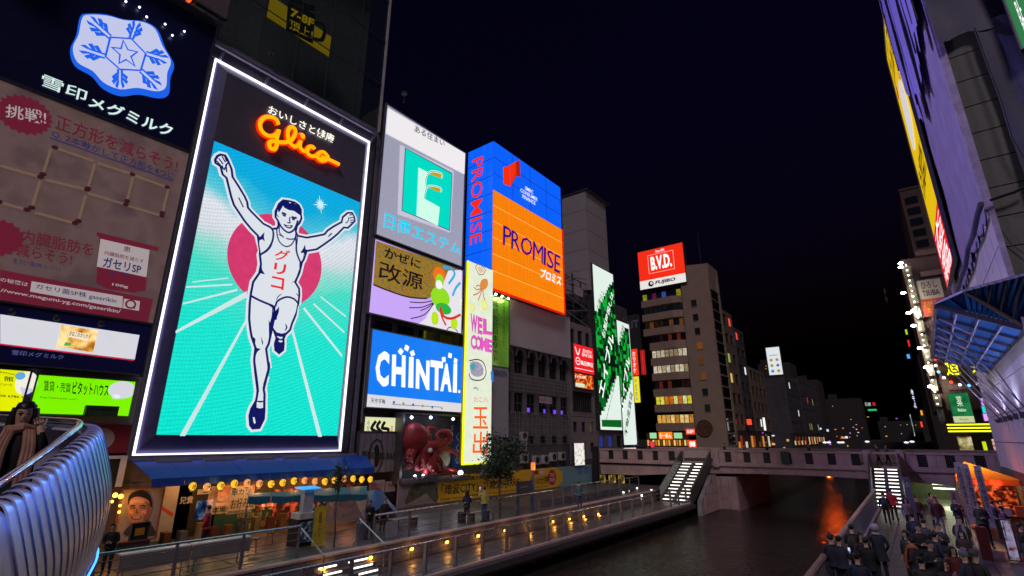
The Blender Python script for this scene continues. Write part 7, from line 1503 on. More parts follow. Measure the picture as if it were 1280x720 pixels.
for k in range(6): a.disc((r_[0] + (r_[2] - r_[0]) * (.28 + .44 * (k % 2)), r_[1] + (r_[3] - r_[1]) * (.14 + .2 * (k // 2))), .45, glow('b0904c' if k % 3 else '5878c0', .9), .05)
a.rect((r_[0] + .7, r_[3] - 2.6, r_[2] - .7, r_[3] - 2.3), glow('98b0c8', .9), .05); a.build('print', t)
MB().box((r_[0], 169.5, DECK), (r_[2] + .5, 172, r_[1])).build('mast', FD, t)
pl = Pl('F', 225); r_ = pl.rect((1081, 503), (1096, 513)); t = thing('neon_sign', 'small red and green neon sign far away over the canal end', 'sign', pl.P(r_[0], r_[1], 0)); text(pl, '日産', None, glow('b8d8d0', .9), t, .05, .04, px=False, box=(r_[0], r_[1] + 1.6, r_[0] + 1.7, r_[3])); text(pl, '銀座', None, glow('f02020', 1.2), t, .05, .05, px=False, box=(r_[0] + 2.2, r_[1] + 1.6, r_[2], r_[3])); MB().pbox(pl, (r_[0] + .5, r_[1] - .1, r_[2], r_[1] + .5), 0, .1).build('green_strip', glow('20c070', 1), t)
fb = thing('far_bridge', 'dark low bridge far away across the canal with small white lights', 'bridge', (-8, 150, 2)); MB().box((-20, 150, 1.2), (4, 160, 3.4)).build('span', FD, fb)
for p in ((1031, 553), (1036, 553), (1049, 553), (1053, 553), (1084, 552), (1133, 553), (1140, 552)): q = at(*p, Y=149.8); MB().ball(q, .3, 6, sc=(1.6, 1, .7)).build('light', glow('f4ecff', 1.4), fb)
CL = [glow(c, .95) for c in ('ff3020', 'ffb040', 'e8f0ff', 'c060ff', 'ff8030', 'd8e0ff', 'e0a050')]; m = MB()
for i in range(10): q = at(rnd.uniform(1040, 1128), rnd.uniform(520, 546), Y=228); m.box(q, q + Vector((rnd.uniform(.3, .8), .1, .25)), rnd.randrange(7))
o = m.build('distant_city_lights', CL); tag(o, 'scatter of tiny lit windows at the dark far end of the canal', 'city lights', kind='stuff'); m = MB()
for i in range(20): q = at(rnd.uniform(922, 1080), rnd.uniform(534, 561), Y=rnd.uniform(100, 140)); m.box(q, q + Vector((rnd.uniform(.15, .5), .1, rnd.uniform(.1, .5))), rnd.randrange(7))
o = m.build('street_lights', CL); tag(o, 'scatter of small coloured shop and traffic lights above the bridge parapet', 'city lights', kind='stuff')
for i, (x, y, c, lab) in enumerate(((953, 462 + 68, 'ffffff', 'white lit vertical sign down the left street'), (933, 532, 'ff5030', 'orange red small sign down the left street'), (903, 535, 'e8c8b8', 'pale pink slim sign beside the tan tower street'))):
    pl = Pl('F', 100); signbox('hanging_sign', lab, pl, pl.rect((x, y - 8), (x + 5, y + 8) if i != 1 else (x + 7, y - 1)), glow(c, 1.0), .2)
# ---------------- orange tent, banners, boards, post
tn = thing('tent', 'orange peaked canopy tent with red lanterns on the right promenade', 'tent', (2.0, 34.5, RGT)); OT = mat('orange_canvas', (.80, .30, .02), .65, var=.1, bump=.1); _n = OT.node_tree.nodes; _t = _n.new('ShaderNodeBsdfTranslucent'); _t.inputs[0].default_value = (.9, .36, .03, 1); _m = _n.new('ShaderNodeMixShader'); _m.inputs[0].default_value = .5
OT.node_tree.links.new(_n['Principled BSDF'].outputs[0], _m.inputs[1]); OT.node_tree.links.new(_t.outputs[0], _m.inputs[2]); OT.node_tree.links.new(_m.outputs[0], _n['Material Output'].inputs[0])
x0, x1, y0, y1, ze, zp = 1.15, 3.3, 33.6, 36.2, 2.15, 3.15
ze = at(1245, 599, Y=y0).z; zp = at(1213, 577, Y=(y0 + y1) / 2).z; ap = Vector((x0 + .45, (y0 + y1) / 2, zp)); cs_ = [Vector((x0, y0, ze)), Vector((x1, y0, ze)), Vector((x1, y1, ze)), Vector((x0, y1, ze))]
for k in range(4):
    a_, b_ = cs_[k], cs_[(k + 1) % 4]; m = MB().add([a_, b_, ap], [(0, 1, 2)]); m.slab([a_, b_, b_ + Vector((0, 0, -.26)), a_ + Vector((0, 0, -.26))], ((b_ - a_).normalized().cross(Vector((0, 0, 1)))) * .015); m.build('canvas_panel', OT, tn)
for c in cs_: MB().beam(c, (c.x, c.y, RGT), .05).build('pole', STEEL, tn)
MB().box((x0 + .2, y1 - .1, RGT), (x1, y1 - .05, ze - .3)).build('back_sheet', noisy_glow('tent_goods', '1a0404', '501008', 'c06030', .5, 6), tn); MB().box((x0 + .3, y0 + .1, RGT), (x1, y0 + .6, .7)).build('counter', mat('counter_orange', (.35, .14, .04), .6, var=.3), tn)
point('tent_light', ap + Vector((.4, 0, -.75)), 'ffc888', 95, .15, parent=tn)
for i, p in enumerate(((1241, 603), (1248, 604), (1203, 600), (1222, 603))):
    q = at(*p, Y=y0 - .1); t = thing('lantern', ORD[i] + ' glowing red lantern at the orange tent', 'lantern', q, 'red lanterns at the orange tent'); MB().ball(q, .13, 10).build('lantern_shade', glow('ff3a10', 2.2), t); MB().beam(q, q + Vector((0, 0, .2)), .012).build('cord', BLACK, t); point('glow', q + Vector((0, -.15, -.1)), 'ff5020', 3, .1, parent=t)
for k in range(5):
    h_ = x0 + .4 + k * .45; t = MB().box((h_, y0 - .02, RGT + 1.0), (h_ + .3, y0 + .3, RGT + 1.35 + .1 * (k % 2))).build('goods_box', mat('goods%d' % (k % 3), [(.5, .1, .03), (.45, .3, .1), (.5, .4, .35)][k % 3], .6)); tag(t, ORD[k] + ' small box of goods from the left on the tent counter', 'box', 'boxes on the tent counter')
for i, (bx, tx_) in enumerate(((1205, 1199), (1214, 1206), (1229, 1218))):
    g = Vector((.45 + i * .35, 32.4 - i * .5, RGT)); b0 = at(bx + 6, 655, Y=g.y); g = Vector((b0.x, g.y, RGT)); tpz = at(tx_, 578 + 2 * i, Y=g.y)
    t = thing('upright_banner', ['leftmost', 'middle', 'rightmost'][i] + ' tall white upright banner printed with black script beside orange tent', 'banner', g); H_ = tpz.z - RGT; MB().tube([g, g + Vector((0, 0, H_))], .02, 6).build('pole', STEEL, t)
    MB().slab([g + Vector((.02, 0, .7)), g + Vector((.24, .02, .7)), g + Vector((.24, .02, H_)), g + Vector((.02, 0, H_))], (0, .012, 0)).build('cloth', mat('banner_white', (.55, .5, .6), .6, var=.1), t); text(Pl('F', g.y), '大阪名物酒まつり', None, INK, t, .02, .02, vert=True, px=False, box=(g.x + .06, RGT + .95, g.x + .2, RGT + H_ - .15))
hp = at(1139, 668, Z=RGT); hp = Vector((-.75, 33.5, RGT)); t = thing('signpost', 'slim blue grey pillar with round white mark by right stairs', 'pillar', hp); zt_ = at(1132, 597, Y=hp.y); hp.x = zt_.x
MB().box(hp + Vector((-.13, -.08, 0)), Vector((hp.x + .13, hp.y + .08, zt_.z))).build('post', mat('pillar_blue', (.14, .13, .22), .5), t); text(Pl('F', hp.y - .09), 'i', None, WHL, t, .01, .04, px=False, box=(hp.x - .025, zt_.z - .42, hp.x + .025, zt_.z - .24)); a = Art(Pl('F', hp.y - .09), False); a.line([(hp.x + .1 * math.cos(k * .4), zt_.z - .33 + .1 * math.sin(k * .4)) for k in range(16)], .02, WHL, .01, closed=True); a.build('mark', t)
# red and white menu board lower right
g = at(1262, 703, Z=RGT); pl = Pl('F', g.y); t = signbox('menu_board', 'red and white printed board leaning beside the red post at lower right', pl, (lambda r: (r[0], RGT + .1, r[2], r[3]))(pl.rect((1250, 650), (1275, 700))), noisy_glow('board_rw', '7a1018', 'b8b0d0', 'd8d0f0', .38, 4), .05, STEEL_D, .04)
r_ = pl.rect((1250, 650), (1275, 700)); a = Art(pl, False); a.rect((r_[0] + .04, (r_[1] + r_[3]) / 2 + .1, r_[2] - .2, r_[3] - .05), mat('board_red', (.4, .02, .03), .5), .01); a.build('print', t); text(pl, '生ビール', None, mat('lt_letters3', (.6, .55, .6), .6, var=0), t, .02, .03, px=False, box=(r_[0] + .1, r_[3] - .4, r_[2] - .3, r_[3] - .15))
rp_ = MB().box(g + Vector((-.75, -.1, 0)), g + Vector((-.42, .15, 1.15))).build('red_post', mat('post_red', (.18, .03, .02), .6, var=.2)); tag(rp_, 'dark red square post left of menu board at lower right', 'post')
wr2 = thing('wall', 'pale slanted concrete parapet with pipes behind the right crowd', 'wall', (1.6, 40, RGT)); MB().box((.9, 43.2, RGT), (3.3, 43.5, 1.0)).build('panel', CONC, wr2)
for k in range(4): MB().beam((1.0 + k * .5, 43.1, RGT), (1.0 + k * .5, 43.1, 1.0), .05).build('pipe', mat('pipe_tan', (.3, .2, .15), .6), wr2)
# added fill floodlights that wash the wrapped building and the right pavement
def fill_flood(p, tgt, col, e, spot=80, lab='', nm='floodlight'):
    t = thing(nm, lab, 'lamp', p); p = Vector(p); MB().box(p + Vector((-.18, -.14, -.1)), p + Vector((.18, .14, .12))).build('housing', STEEL_D, t); MB().beam(p + Vector((0, 0, -.1)), (p.x, p.y, p.z - .8), .05).build('bracket', STEEL_D, t)
    point('beam', p + (Vector(tgt) - p).normalized() * .3, col, e, .3, spot=spot, rot=Vector(tgt), parent=None if True else t, blend=.8); return t
fill_flood((-25.2, 19.5, 28.3), (3.4, 31, 18), 'b4a6ff', 22000, 80, 'violet floodlight on the roof edge of the estate sign tower')
fill_flood((-25.2, 10.0, 25.2), (0, 30, 0), 'd8c0e8', 4500, 90, 'pale violet floodlight on the running man billboard rail')
# ================================================================ people
def cloth(n, c, r=.75): return mat('cloth_' + n, c, r, var=.25, scale=9, bump=.15)
SKIN = mat('skin', (.62, .39, .30), .5, var=.1, scale=12); HAIR = mat('hair', (.014, .011, .010), .45, var=.2, scale=30); SHOE = mat('shoe', (.03, .028, .03), .5)
EYEW, EYED, LIP = mat('eye_white', (.75, .72, .7), .15, var=0), mat('eye_dark', (.01, .008, .008), .2, var=0), mat('lip', (.32, .09, .08), .5, var=0)
def person(label, pos, face, h=1.7, top=(.03, .03, .05), legs=(.03, .03, .04), arms='down', stride=0.0, hair='short', coat=.0, head_turn=0, lean=0, bag=None, cap=None, seed=0, group=None, sub=1, scarf=None, hood=None, mask=False, bulk=1.0, shoe=None, skirt=False):
    """face = heading in degrees: 0 looks to -Y (towards the viewer's bridge), 180 away"""
    rnd = random.Random(seed * 7 + 3); S = h / 1.72; t = thing('person', label, 'person', pos, group)
    J = []; E = []; Rd = []; reg = []
    def j(p, r, par, g, ry=None):
        J.append(Vector(p)); Rd.append((r, ry or r)); reg.append(g)
        if par is not None: E.append((par, len(J) - 1))
        return len(J) - 1
    ln = math.tan(R(lean)); L = lambda x, y, z: (x, y - max(0, z - .95) * ln, z)
    tb = bulk
    pel = j(L(0, 0, .95), .135 * tb, None, 'T', .105 * tb); wa = j(L(0, 0, 1.10), .125 * tb, pel, 'T', .10 * tb); chs = j(L(0, -.005, 1.28), .145 * tb, wa, 'T', .115 * tb); nb = j(L(0, .005, 1.435), .075, chs, 'T', .07)
    nk = j(L(0, -.005, 1.50), .05, nb, 'N'); h1 = j(L(0, -.018, 1.565), .068, nk, 'H', .078); h2 = j(L(0, -.012, 1.635), .078, h1, 'H', .092); h3 = j(L(0, -.0, 1.695), .055, h2, 'H', .065)
    hands = []
    for s in (-1, 1):
        a = arms if isinstance(arms, str) else arms[0 if s < 0 else 1]
        sw = stride * s * .5
        P = {'down': [(.235, -.0 + sw * .3, 1.13), (.25, -.05 + sw, .90), (.25, -.07 + sw, .83)], 'phone': [(.23, -.04, 1.14), (.12, -.26, 1.22), (.09, -.31, 1.27)], 'pocket': [(.27, .05, 1.14), (.19, -.06, .98), (.16, -.09, .94)],
             'up': [(.24, -.12, 1.25), (.16, -.20, 1.48), (.13, -.22, 1.56)], 'raise': [(.30, -.12, 1.40), (.30, -.22, 1.62), (.29, -.24, 1.70)], 'front': [(.22, -.03, 1.13), (.06, -.22, 1.10), (.02, -.25, 1.12)], 'cheek': [(.20, -.10, 1.22), (.165, -.13, 1.42), (.135, -.09, 1.50)]}[a]
        P = [(p[0] * s, p[1], p[2]) for p in P]
        sh_ = j(L(.165 * s * (.9 + .1 * tb), .005, 1.40), .068 * tb, chs, 'A'); e = j(L(*P[0]), .048 * tb, sh_, 'A'); w_ = j(L(*P[1]), .033, e, 'A', .033); hd = j(L(*P[2]), .026, w_, 'S', .036); hands.append((hd, w_, s))
    ft = []
    for s in (-1, 1):
        y = stride * s * .5; hp_ = j((.085 * s, 0, .88), .098, pel, 'L'); kn = j((.095 * s, -.03 - y * .45, .49 ), .062, hp_, 'L'); an = j((.10 * s, -y * 1.0 + .02, .10 + (.05 if y < 0 else 0)), .042, kn, 'L'); toe = j((.115 * s, -y - .15, .045), .036, an, 'F', .042); ft.append(an)
    me = bpy.data.meshes.new('body'); me.from_pydata([tuple(p * S) for p in J], E, []); me.update(); o = bpy.data.objects.new('body', me); COL.objects.link(o)
    sk = o.modifiers.new('skin', 'SKIN'); sk.branch_smoothing = .5; su = o.modifiers.new('sub', 'SUBSURF'); su.levels = sub; su.render_levels = sub
    for i, v in enumerate(me.skin_vertices[0].data): v.radius = (Rd[i][0] * S, Rd[i][1] * S); v.use_root = (i == 0)
    dg = bpy.context.evaluated_depsgraph_get(); m2 = bpy.data.meshes.new_from_object(o.evaluated_get(dg)); bpy.data.objects.remove(o)
    mats = [cloth(str(top), top), cloth(str(legs), legs), SKIN, shoe or SHOE]; m2.materials.clear()
    for m in mats: m2.materials.append(m)
    segs = [(J[a] * S, J[b] * S, reg[b]) for a, b in E]
    MI = {'T': 0, 'A': 0, 'L': 1, 'S': 2, 'N': 2, 'H': 2, 'F': 3}; vn = {}
    for p in m2.polygons:
        c = Vector(p.center); best, g = 9, 'T'
        for a, b, rg in segs:
            ab = b - a; tt = max(0, min(1, (c - a).dot(ab) / max(1e-9, ab.length_squared))); d = (a + ab * tt - c).length
            if d < best: best, g = d, rg
        p.material_index = MI[g]; p.use_smooth = True
    # fingers, nose, ears joined to the body surface
    bm = bmesh.new(); bm.from_mesh(m2); ex = MB()
    for hd, w_, s in hands:
        H, W = J[hd], J[w_]; d = (H - W).normalized(); side = d.cross(Vector((0, 1, .2))).normalized(); nrm = side.cross(d).normalized()
        for k in range(4):
            o_ = side * (-.03 + .02 * k); ln_ = (.062, .074, .078, .066)[k] * .9; b0 = H + d * .02 + o_; b1 = b0 + d * ln_ * .55 + nrm * .006; b2 = b1 + d * ln_ * .4 - nrm * .02
            ex.tube([b0, b1, b2], .0095, 6, mi=2, r1=.007)
        ex.tube([H - d * .015 + side * -.03 * s, H + side * -.055 * s + d * .02, H + side * -.058 * s + d * .05], .011, 6, mi=2, r1=.008)
    hc = J[h1]; F0 = Vector((0, -.088, 0))
    ex.add([hc + Vector((-.012, -.085, .035)), hc + Vector((.012, -.085, .035)), hc + Vector((.016, -.083, -.002)), hc + Vector((-.016, -.083, -.002)), hc + Vector((0, -.112, .004))], [(0, 3, 4), (1, 4, 2), (0, 4, 1), (3, 2, 4)], 2)
    for s in (-1, 1): ex.ball(hc + Vector((s * .077, .0, .03)), .022, 8, mi=2, sc=(.4, .8, 1.3))
    for q in ex.v: pass
    tmp = bpy.data.meshes.new('x'); tmp.from_pydata([tuple(q * S) for q in ex.v], [], ex.f); tmp.polygons.foreach_set('material_index', ex.mi); bm.from_mesh(tmp); bm.to_mesh(m2); bm.free(); bpy.data.meshes.remove(tmp)
    body = bpy.data.objects.new('body', m2); COL.objects.link(body); body.parent = t
    def part(nm, mb, m, smooth=True):
        mb.v = [q * S for q in mb.v]; me_ = mb.mesh(nm, m, Vector((0, 0, 0)), smooth); ob = bpy.data.objects.new(nm, me_); COL.objects.link(ob); ob.parent = t; return ob
    m = MB()
    for s in (-1, 1): m.ball(hc + Vector((s * .03, -.078, .042)), .011, 8, sc=(1.3, .7, .75))
    part('eyes', m, EYED)
    m = MB()
    for s in (-1, 1): m.beam(hc + Vector((s * .015, -.086, .062)), hc + Vector((s * .045, -.078, .064)), .008)
    part('eyebrows', m, HAIR)
    if mask: part('face_mask', MB().ball(hc + Vector((0, -.055, -.012)), .05, 10, sc=(1.05, .8, .85)), mat('mask_blue', (.35, .42, .5), .7))
    else: part('mouth', MB().ball(hc + Vector((0, -.084, -.030)), .02, 8, sc=(1.15, .4, .32)), LIP)
    H2 = J[h2]
    if hair != 'none':
        m = MB(); n1_, n2_ = 16, 9; vs = []; 
        for i in range(n2_ + 1):
            ph = math.pi * .5 * (1 - i / n2_ * 1.55); 
            for k in range(n1_):
                an = 2 * math.pi * k / n1_; fr = max(0, -math.sin(an)); low = 1 - .52 * fr * (1 if i > n2_ * .45 else 0)
                phi = ph if ph > 0 else ph * low * (1.0 if hair == 'short' else 1.0)
                if fr > .25 and phi < .22: phi = .22
                r_ = (.093 if i < 5 else .086) + .004 * math.sin(k * 5 + i * 3 + seed)
                vs.append(H2 + Vector((math.cos(phi) * math.cos(an) * r_ * .95, math.cos(phi) * math.sin(an) * r_ * 1.12 + .006, math.sin(phi) * r_ * 1.05 + .008)))
        fs = [(i * n1_ + k, (i + 1) * n1_ + k, (i + 1) * n1_ + (k + 1) % n1_, i * n1_ + (k + 1) % n1_) for i in range(n2_) for k in range(n1_)]; m.add(vs, fs)
        if hair == 'long':
            for k in range(11): an = math.pi * (-.10 + 1.2 * k / 10); b0 = H2 + Vector((math.cos(an) * .070, math.sin(an) * .085 + .01, .03)); m.tube([b0, b0 + Vector((math.cos(an) * .014, .008, -.10)), b0 + Vector((math.cos(an) * .022, .012, -.19)), b0 + Vector((math.cos(an) * .02, .015, -.29 - .02 * (k % 3)))], [.030, .034, .031, .014], 8)
        part('hair', m, HAIR)
    if cap is not None: part('beanie', MB().lathe([(.103, -.01), (.106, .03), (.098, .07), (.06, .115), (.01, .13)], H2 + Vector((0, .005, 0)), 14), cloth('cap' + str(cap), cap))
    if hood is not None: part('hood', MB().ball(H2 + Vector((0, .03, .005)), .12, 14, sc=(.95, 1.0, 1.1)).tube([J[nb] + Vector((.1 * math.cos(k), .02 + .09 * math.sin(k), .03)) for k in (3.6, 4.6, 5.8, .4, 1.5, 2.4)], .035, 6), cloth('hood' + str(hood), hood))
    if coat > 0:
        m = MB(); prof = [(1.425, .09, .08), (1.40, .155, .105), (1.30, .185, .135), (1.12, .165, .13), (.98, .18, .14), (.95 - coat, .20 + coat * .1, .165 + coat * .1)]; n_ = 16; vs = []
        for (z, a, b) in prof:
            for k in range(n_): an = 2 * math.pi * k / n_; f_ = 1 + .03 * math.sin(k * 3 + seed) * (1.4 - z) * 2; vs.append(Vector(L(a * tb * math.cos(an) * f_, b * tb * math.sin(an) * f_, z)))
        m.add(vs, [(i * n_ + k, (i + 1) * n_ + k, (i + 1) * n_ + (k + 1) % n_, i * n_ + (k + 1) % n_) for i in range(len(prof) - 1) for k in range(n_)]); part('coat', m, cloth(str(top), top))
        part('collar', MB().tube([J[nb] + Vector((.075 * math.cos(k * .9), .075 * math.sin(k * .9), -.005)) for k in range(7)], .024, 6, closed=True), cloth(str(top) + 'c', tuple(c * .7 for c in top)))
    if scarf:
        sm = cloth('scarf' + str(scarf), scarf); m = MB().tube([J[nb] + Vector((.085 * math.cos(k * .7), -.01 + .09 * math.sin(k * .7), .03 + .015 * math.sin(k * 2))) for k in range(9)], .048, 8, closed=True)
        for s, l_ in ((-1, .62), (1, .5)):
            for w_ in (-.028, .0, .028): m.tube(catmull([J[nb] + Vector((s * (.07 + w_ * .8), -.11, .02)), J[nb] + Vector((s * (.10 + w_), -.165, -.14)), J[nb] + Vector((s * (.105 + w_ * 1.1), -.18, -.34)), J[nb] + Vector((s * (.11 + w_ * 1.3), -.17, -l_))], 4), .024, 7)
        part('scarf', m, sm)
    if bag:
        if bag[0] == 'back': part('backpack', MB().ball(Vector(L(0, .19, 1.2)), .17, 10, sc=(.9, .6, 1.25)), cloth('bag' + str(bag[1]), bag[1]))
        else: part('shoulder_bag', MB().box((.2, -.08, .78), (.30, .14, 1.0)).tube([Vector(L(-.12, .0, 1.43)), Vector(L(.1, -.14, 1.25)), Vector((.24, 0, 1.0))], .012, 5), cloth('bag' + str(bag[1]), bag[1]), False)
    if 'phone' in arms or 'up' in arms or (not isinstance(arms, str) and 'phone' in arms):
        hd = hands[0][0] if (isinstance(arms, str) or arms[0] in ('phone', 'up')) else hands[1][0]; c = J[hd] + Vector((0, -.03, .05)); part('phone', MB().box(c + Vector((-.035, -.006, -.06)), c + Vector((.035, .006, .075))), mat('phone_case', (.02, .02, .025), .2), False); part('phone_screen', MB().box(c + Vector((-.03, .0065, -.055)), c + Vector((.03, .008, .07))), glow('b8ccff', 1.2), False)
    t.rotation_euler = (0, 0, R(face)); return t
def stand(px, py, z): p = at(px, py, Z=z); return Vector((p.x, p.y, z))
def byhead(px, py, h, z): p = at(px, py, Z=z + h * .985); return Vector((p.x, p.y, z))
NV, BKc, MRN, OLV, GRY, DNM = (.012, .016, .042), (.010, .010, .013), (.09, .015, .02), (.045, .05, .035), (.12, .12, .14), (.05, .08, .16)
def head(*a): return byhead(*a)
# left promenade
person('person in dark hoodie photographing beside the trolley bag on left promenade', stand(583, 657, 0), 205, 1.62, NV, BKc, 'phone', coat=.05, seed=1, hair='long')
person('person in yellow top and jeans with arm raised on left promenade', stand(605, 653.5, 0), 250, 1.72, (.45, .42, .12), DNM, ('down', 'up'), seed=2, coat=.03)
person('person in teal shirt and jeans leaning at far railing of left promenade', stand(725, 640, 0), 230, 1.66, (.05, .13, .15), DNM, 'front', seed=3, coat=.02, lean=8)
person('person in red jacket standing in front of lit food stalls', Vector((-21.8, at(258, 655, X=-21.8).y, 0)), 320, 1.66, (.40, .02, .03), BKc, 'pocket', seed=4, coat=.06)
person('person in black tracksuit top sitting low by portrait poster', Vector((-20.6, at(141, 670, X=-20.6).y, 0)), 60, 1.55, BKc, BKc, 'front', seed=5, lean=14, coat=.04)
person('person in black crouching over goods right of the stall, nearer one', Vector((-19.6, at(462, 660, X=-19.6).y, 0)), 40, 1.5, BKc, BKc, 'front', seed=6, lean=22, coat=.05)
person('person in dark coat carrying pale bag behind the left railing', Vector((-19.9, at(478, 655, X=-19.9).y, 0)), 80, 1.5, (.03, .025, .035), BKc, 'down', seed=7, lean=16, coat=.1, bag=('side', (.3, .2, .2)))
sb = stand(577, 656, 0); t = thing('trolley_bag', 'small dark trolley bag beside the person in dark hoodie', 'bag', sb); MB().box(sb + Vector((-.18, -.12, .06)), sb + Vector((.18, .12, .62))).build('case', mat('case', (.03, .03, .04), .4), t, bev=.03); MB().tube([sb + Vector((-.1, 0, .62)), sb + Vector((-.1, 0, .95)), sb + Vector((.1, 0, .95)), sb + Vector((.1, 0, .62))], .012, 6).build('handle', STEEL, t)
bl = stand(452, 674, 0); t = thing('bin', 'round grey bin behind the railing near blue tarpaulin', 'bin', bl); MB().lathe([(.24, 0), (.26, .62), (.28, .64)], bl, 14).build('body', mat('bin_grey', (.08, .08, .12), .5), t); MB().lathe([(.27, .64), (.2, .7), (.05, .72)], bl, 14).build('lid', STEEL_D, t)
bx_ = stand(466, 672, 0); t = thing('sign_plate', 'blank pale plate on the railing beside the round grey bin', 'sign', bx_); MB().box((-18.2, bx_.y - .3, .15), (-18.16, bx_.y + .3, .75)).build('plate', mat('plate', (.3, .29, .33), .6), t); MB().beam((-18.18, bx_.y, 0), (-18.18, bx_.y, .15), .03).build('post', STEEL, t)
# woman on the near bridge
wp = EYE + ray(35, 503) * (4.55 / F); wz = wp.z - 1.58
person('woman in black coat with long beige scarf leaning at curved balustrade, hand at cheek', Vector((wp.x, wp.y, wz)), 78, 1.58, (.012, .012, .014), BKc, ('down', 'cheek'), seed=9, hair='long', coat=.25, scarf=(.50, .27, .20), sub=2)
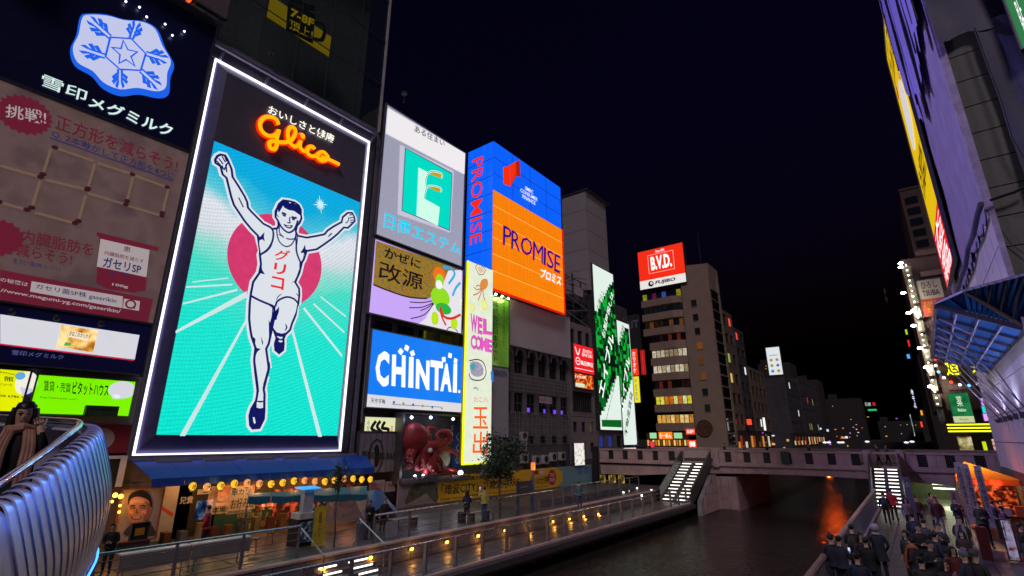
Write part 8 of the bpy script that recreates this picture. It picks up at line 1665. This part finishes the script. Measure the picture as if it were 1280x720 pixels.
# right promenade: near dark group on the left by the railing
G = RGT
P_ = [
 ('police-like person in dark navy jacket leftmost at the right promenade railing', (1037, 669), 1.72, 200, NV, NV, 'phone', dict(coat=.05, cap=(.02, .02, .04))),
 ('person in dark jacket holding phone up to ear beside the leftmost one', (1047, 671), 1.70, 160, (.02, .022, .05), BKc, ('phone', 'cheek'), dict(coat=.06)),
 ('person in black padded coat leaning on the pink railing', (1063, 657), 1.72, 180, BKc, BKc, 'phone', dict(coat=.12, lean=6, bag=('back', (.05, .03, .03)))),
 ('person with dark bob hair and black coat third in the railing group', (1073, 667), 1.62, 60, (.02, .018, .025), BKc, 'pocket', dict(coat=.2, hair='long')),
 ('person in black jacket with back to viewer in front of the railing group', (1081, 673), 1.66, 185, BKc, BKc, 'front', dict(coat=.1)),
 ('person in white hood and long dark coat with backs turned', (1093, 657), 1.74, 190, (.018, .02, .04), NV, 'pocket', dict(coat=.25, hood=(.35, .33, .42))),
 ('person in dark jacket walking up to the right stairs', (1103, 616), 1.62, 180, NV, BKc, 'down', dict(stride=.3, coat=.04, bag=('back', (.03, .05, .12)))),
 ('person in bright red hooded jacket climbing toward right stairs', (1112, 612), 1.68, 185, (.42, .015, .03), BKc, 'down', dict(stride=.25, coat=.06, bulk=1.1)),
 ('person in pale top near the foot of the blue grey pillar', (1131, 623), 1.6, 20, (.25, .2, .22), BKc, 'down', dict(coat=.03, hair='long')),
 ('person in dark top half hidden behind the blue grey pillar', (1144, 621), 1.6, 350, (.06, .03, .04), BKc, 'pocket', dict(coat=.04)),
 ('person in dark suit with white collar at left of right crowd', (1139, 642), 1.74, 200, NV, BKc, 'front', dict(coat=.12, bag=('back', (.02, .03, .08)))),
 ('person in striped black jacket pressing into right crowd', (1151, 650), 1.68, 150, (.05, .05, .06), BKc, 'front', dict(coat=.1, lean=10, bag=('side', (.25, .2, .15)))),
 ('man in maroon jacket and pale trousers walking out of the underpass', (1168, 622), 1.74, 5, MRN, (.28, .27, .33), 'down', dict(stride=.35, coat=.05, bulk=1.05)),
 ('person raising a camera behind the man in maroon jacket', (1162, 617), 1.70, 20, (.2, .19, .22), BKc, 'up', dict(coat=.03)),
 ('person in dark puffer jacket looking at hands right of the maroon man', (1193, 623), 1.68, 15, (.02, .025, .05), BKc, 'phone', dict(coat=.06, bulk=1.1)),
 ('person in black jacket with white face mask in middle of crowd', (1198, 647), 1.74, 350, (.02, .018, .02), BKc, 'front', dict(coat=.1, bulk=1.15, scarf=(.2, .18, .2))),
 ('short person in blue face mask in front of the masked man', (1201, 664), 1.50, 345, (.05, .03, .035), BKc, 'front', dict(coat=.1, mask=True, hair='long')),
 ('tall man in olive jacket striding beside the white banners', (1222, 628), 1.80, 10, OLV, BKc, 'front', dict(stride=.4, coat=.06, bulk=1.08)),
 ('person in navy coat drinking by the orange tent', (1240, 627), 1.66, 100, (.03, .03, .08), BKc, ('up', 'down'), dict(coat=.08)),
 ('person in purple puffer jacket by the orange tent', (1251, 634), 1.66, 280, (.09, .04, .11), BKc, 'phone', dict(coat=.06, bulk=1.15)),
 ('person with dark jacket and orange trim lower left of crowd', (1138, 673), 1.72, 260, (.02, .02, .04), BKc, 'front', dict(coat=.1, scarf=(.45, .09, .02))),
 ('person in dark coat holding one open hand up in crowd', (1167, 666), 1.70, 120, (.02, .02, .045), BKc, ('pocket', 'raise'), dict(coat=.1)),
 ('dark-haired person with red bag low in the crowd', (1178, 700), 1.60, 60, (.03, .015, .02), BKc, 'down', dict(coat=.1, hair='long', bag=('side', (.5, .02, .02)))),
 ('person in blue grey knit beanie and navy coat bottom of the picture', (1204, 690), 1.70, 240, (.02, .025, .06), BKc, 'front', dict(coat=.12, cap=(.12, .14, .24), hair='none')),
 ('person in brown beanie pressed behind the blue grey beanie', (1216, 690), 1.72, 150, (.018, .018, .022), BKc, 'pocket', dict(coat=.12, cap=(.07, .055, .06), hair='none')),
 ('person in black coat at right picture edge beside menu board', (1274, 655), 1.70, 90, BKc, BKc, 'phone', dict(coat=.15)),
 ('person with round glasses low at the right picture edge', (1279, 668), 1.56, 60, (.04, .03, .05), BKc, 'front', dict(coat=.1, hair='long')),
 ('person in dark jacket left of the blue masked person', (1172, 655), 1.66, 340, (.025, .025, .04), (.1, .1, .12), 'phone', dict(coat=.08)),
 ('person in black quilted jacket between the suit and the striped jacket', (1146, 656), 1.70, 20, BKc, BKc, 'front', dict(coat=.1, bulk=1.1)),
 ('person in dark green parka behind the orange trimmed jacket', (1131, 664), 1.66, 320, (.03, .04, .03), BKc, 'pocket', dict(coat=.15, hair='long')),
 ('person in dark jacket with head bowed over phone mid crowd', (1158, 676), 1.68, 40, (.02, .02, .03), BKc, 'phone', dict(coat=.1, lean=8)),
 ('person in dark red knit low in front of the masked man', (1189, 684), 1.58, 30, (.12, .015, .02), BKc, 'pocket', dict(coat=.08, hair='long')),
 ('person in charcoal coat at bottom edge left of the red bag', (1150, 697), 1.70, 190, (.03, .03, .035), BKc, 'front', dict(coat=.15)),
 ('person in dark blue jacket at the bottom edge below railing group', (1070, 692), 1.70, 180, (.015, .02, .05), BKc, 'front', dict(coat=.12)),
]
for i, (lab, hp_, h_, fc, tp_, lg_, ar_, kw) in enumerate(P_): person(lab, byhead(hp_[0], hp_[1], h_, G), fc, h_, tp_, lg_, ar_, seed=20 + i, **kw)
for i, x in enumerate((797, 812, 905, 930, 958, 1010, 1095, 1106)):
    q = at(x, 556, Y=50.0 + (i % 3) * 2); person(ORD[i] + ' dark passer-by from the left behind the bridge parapet', Vector((q.x, q.y, DECK)), 90 if i % 2 else 270, 1.68, (BKc, NV, MRN, GRY)[i % 4], BKc, 'down', seed=60 + i, group='passers-by on the bridge', coat=.08, stride=.3)
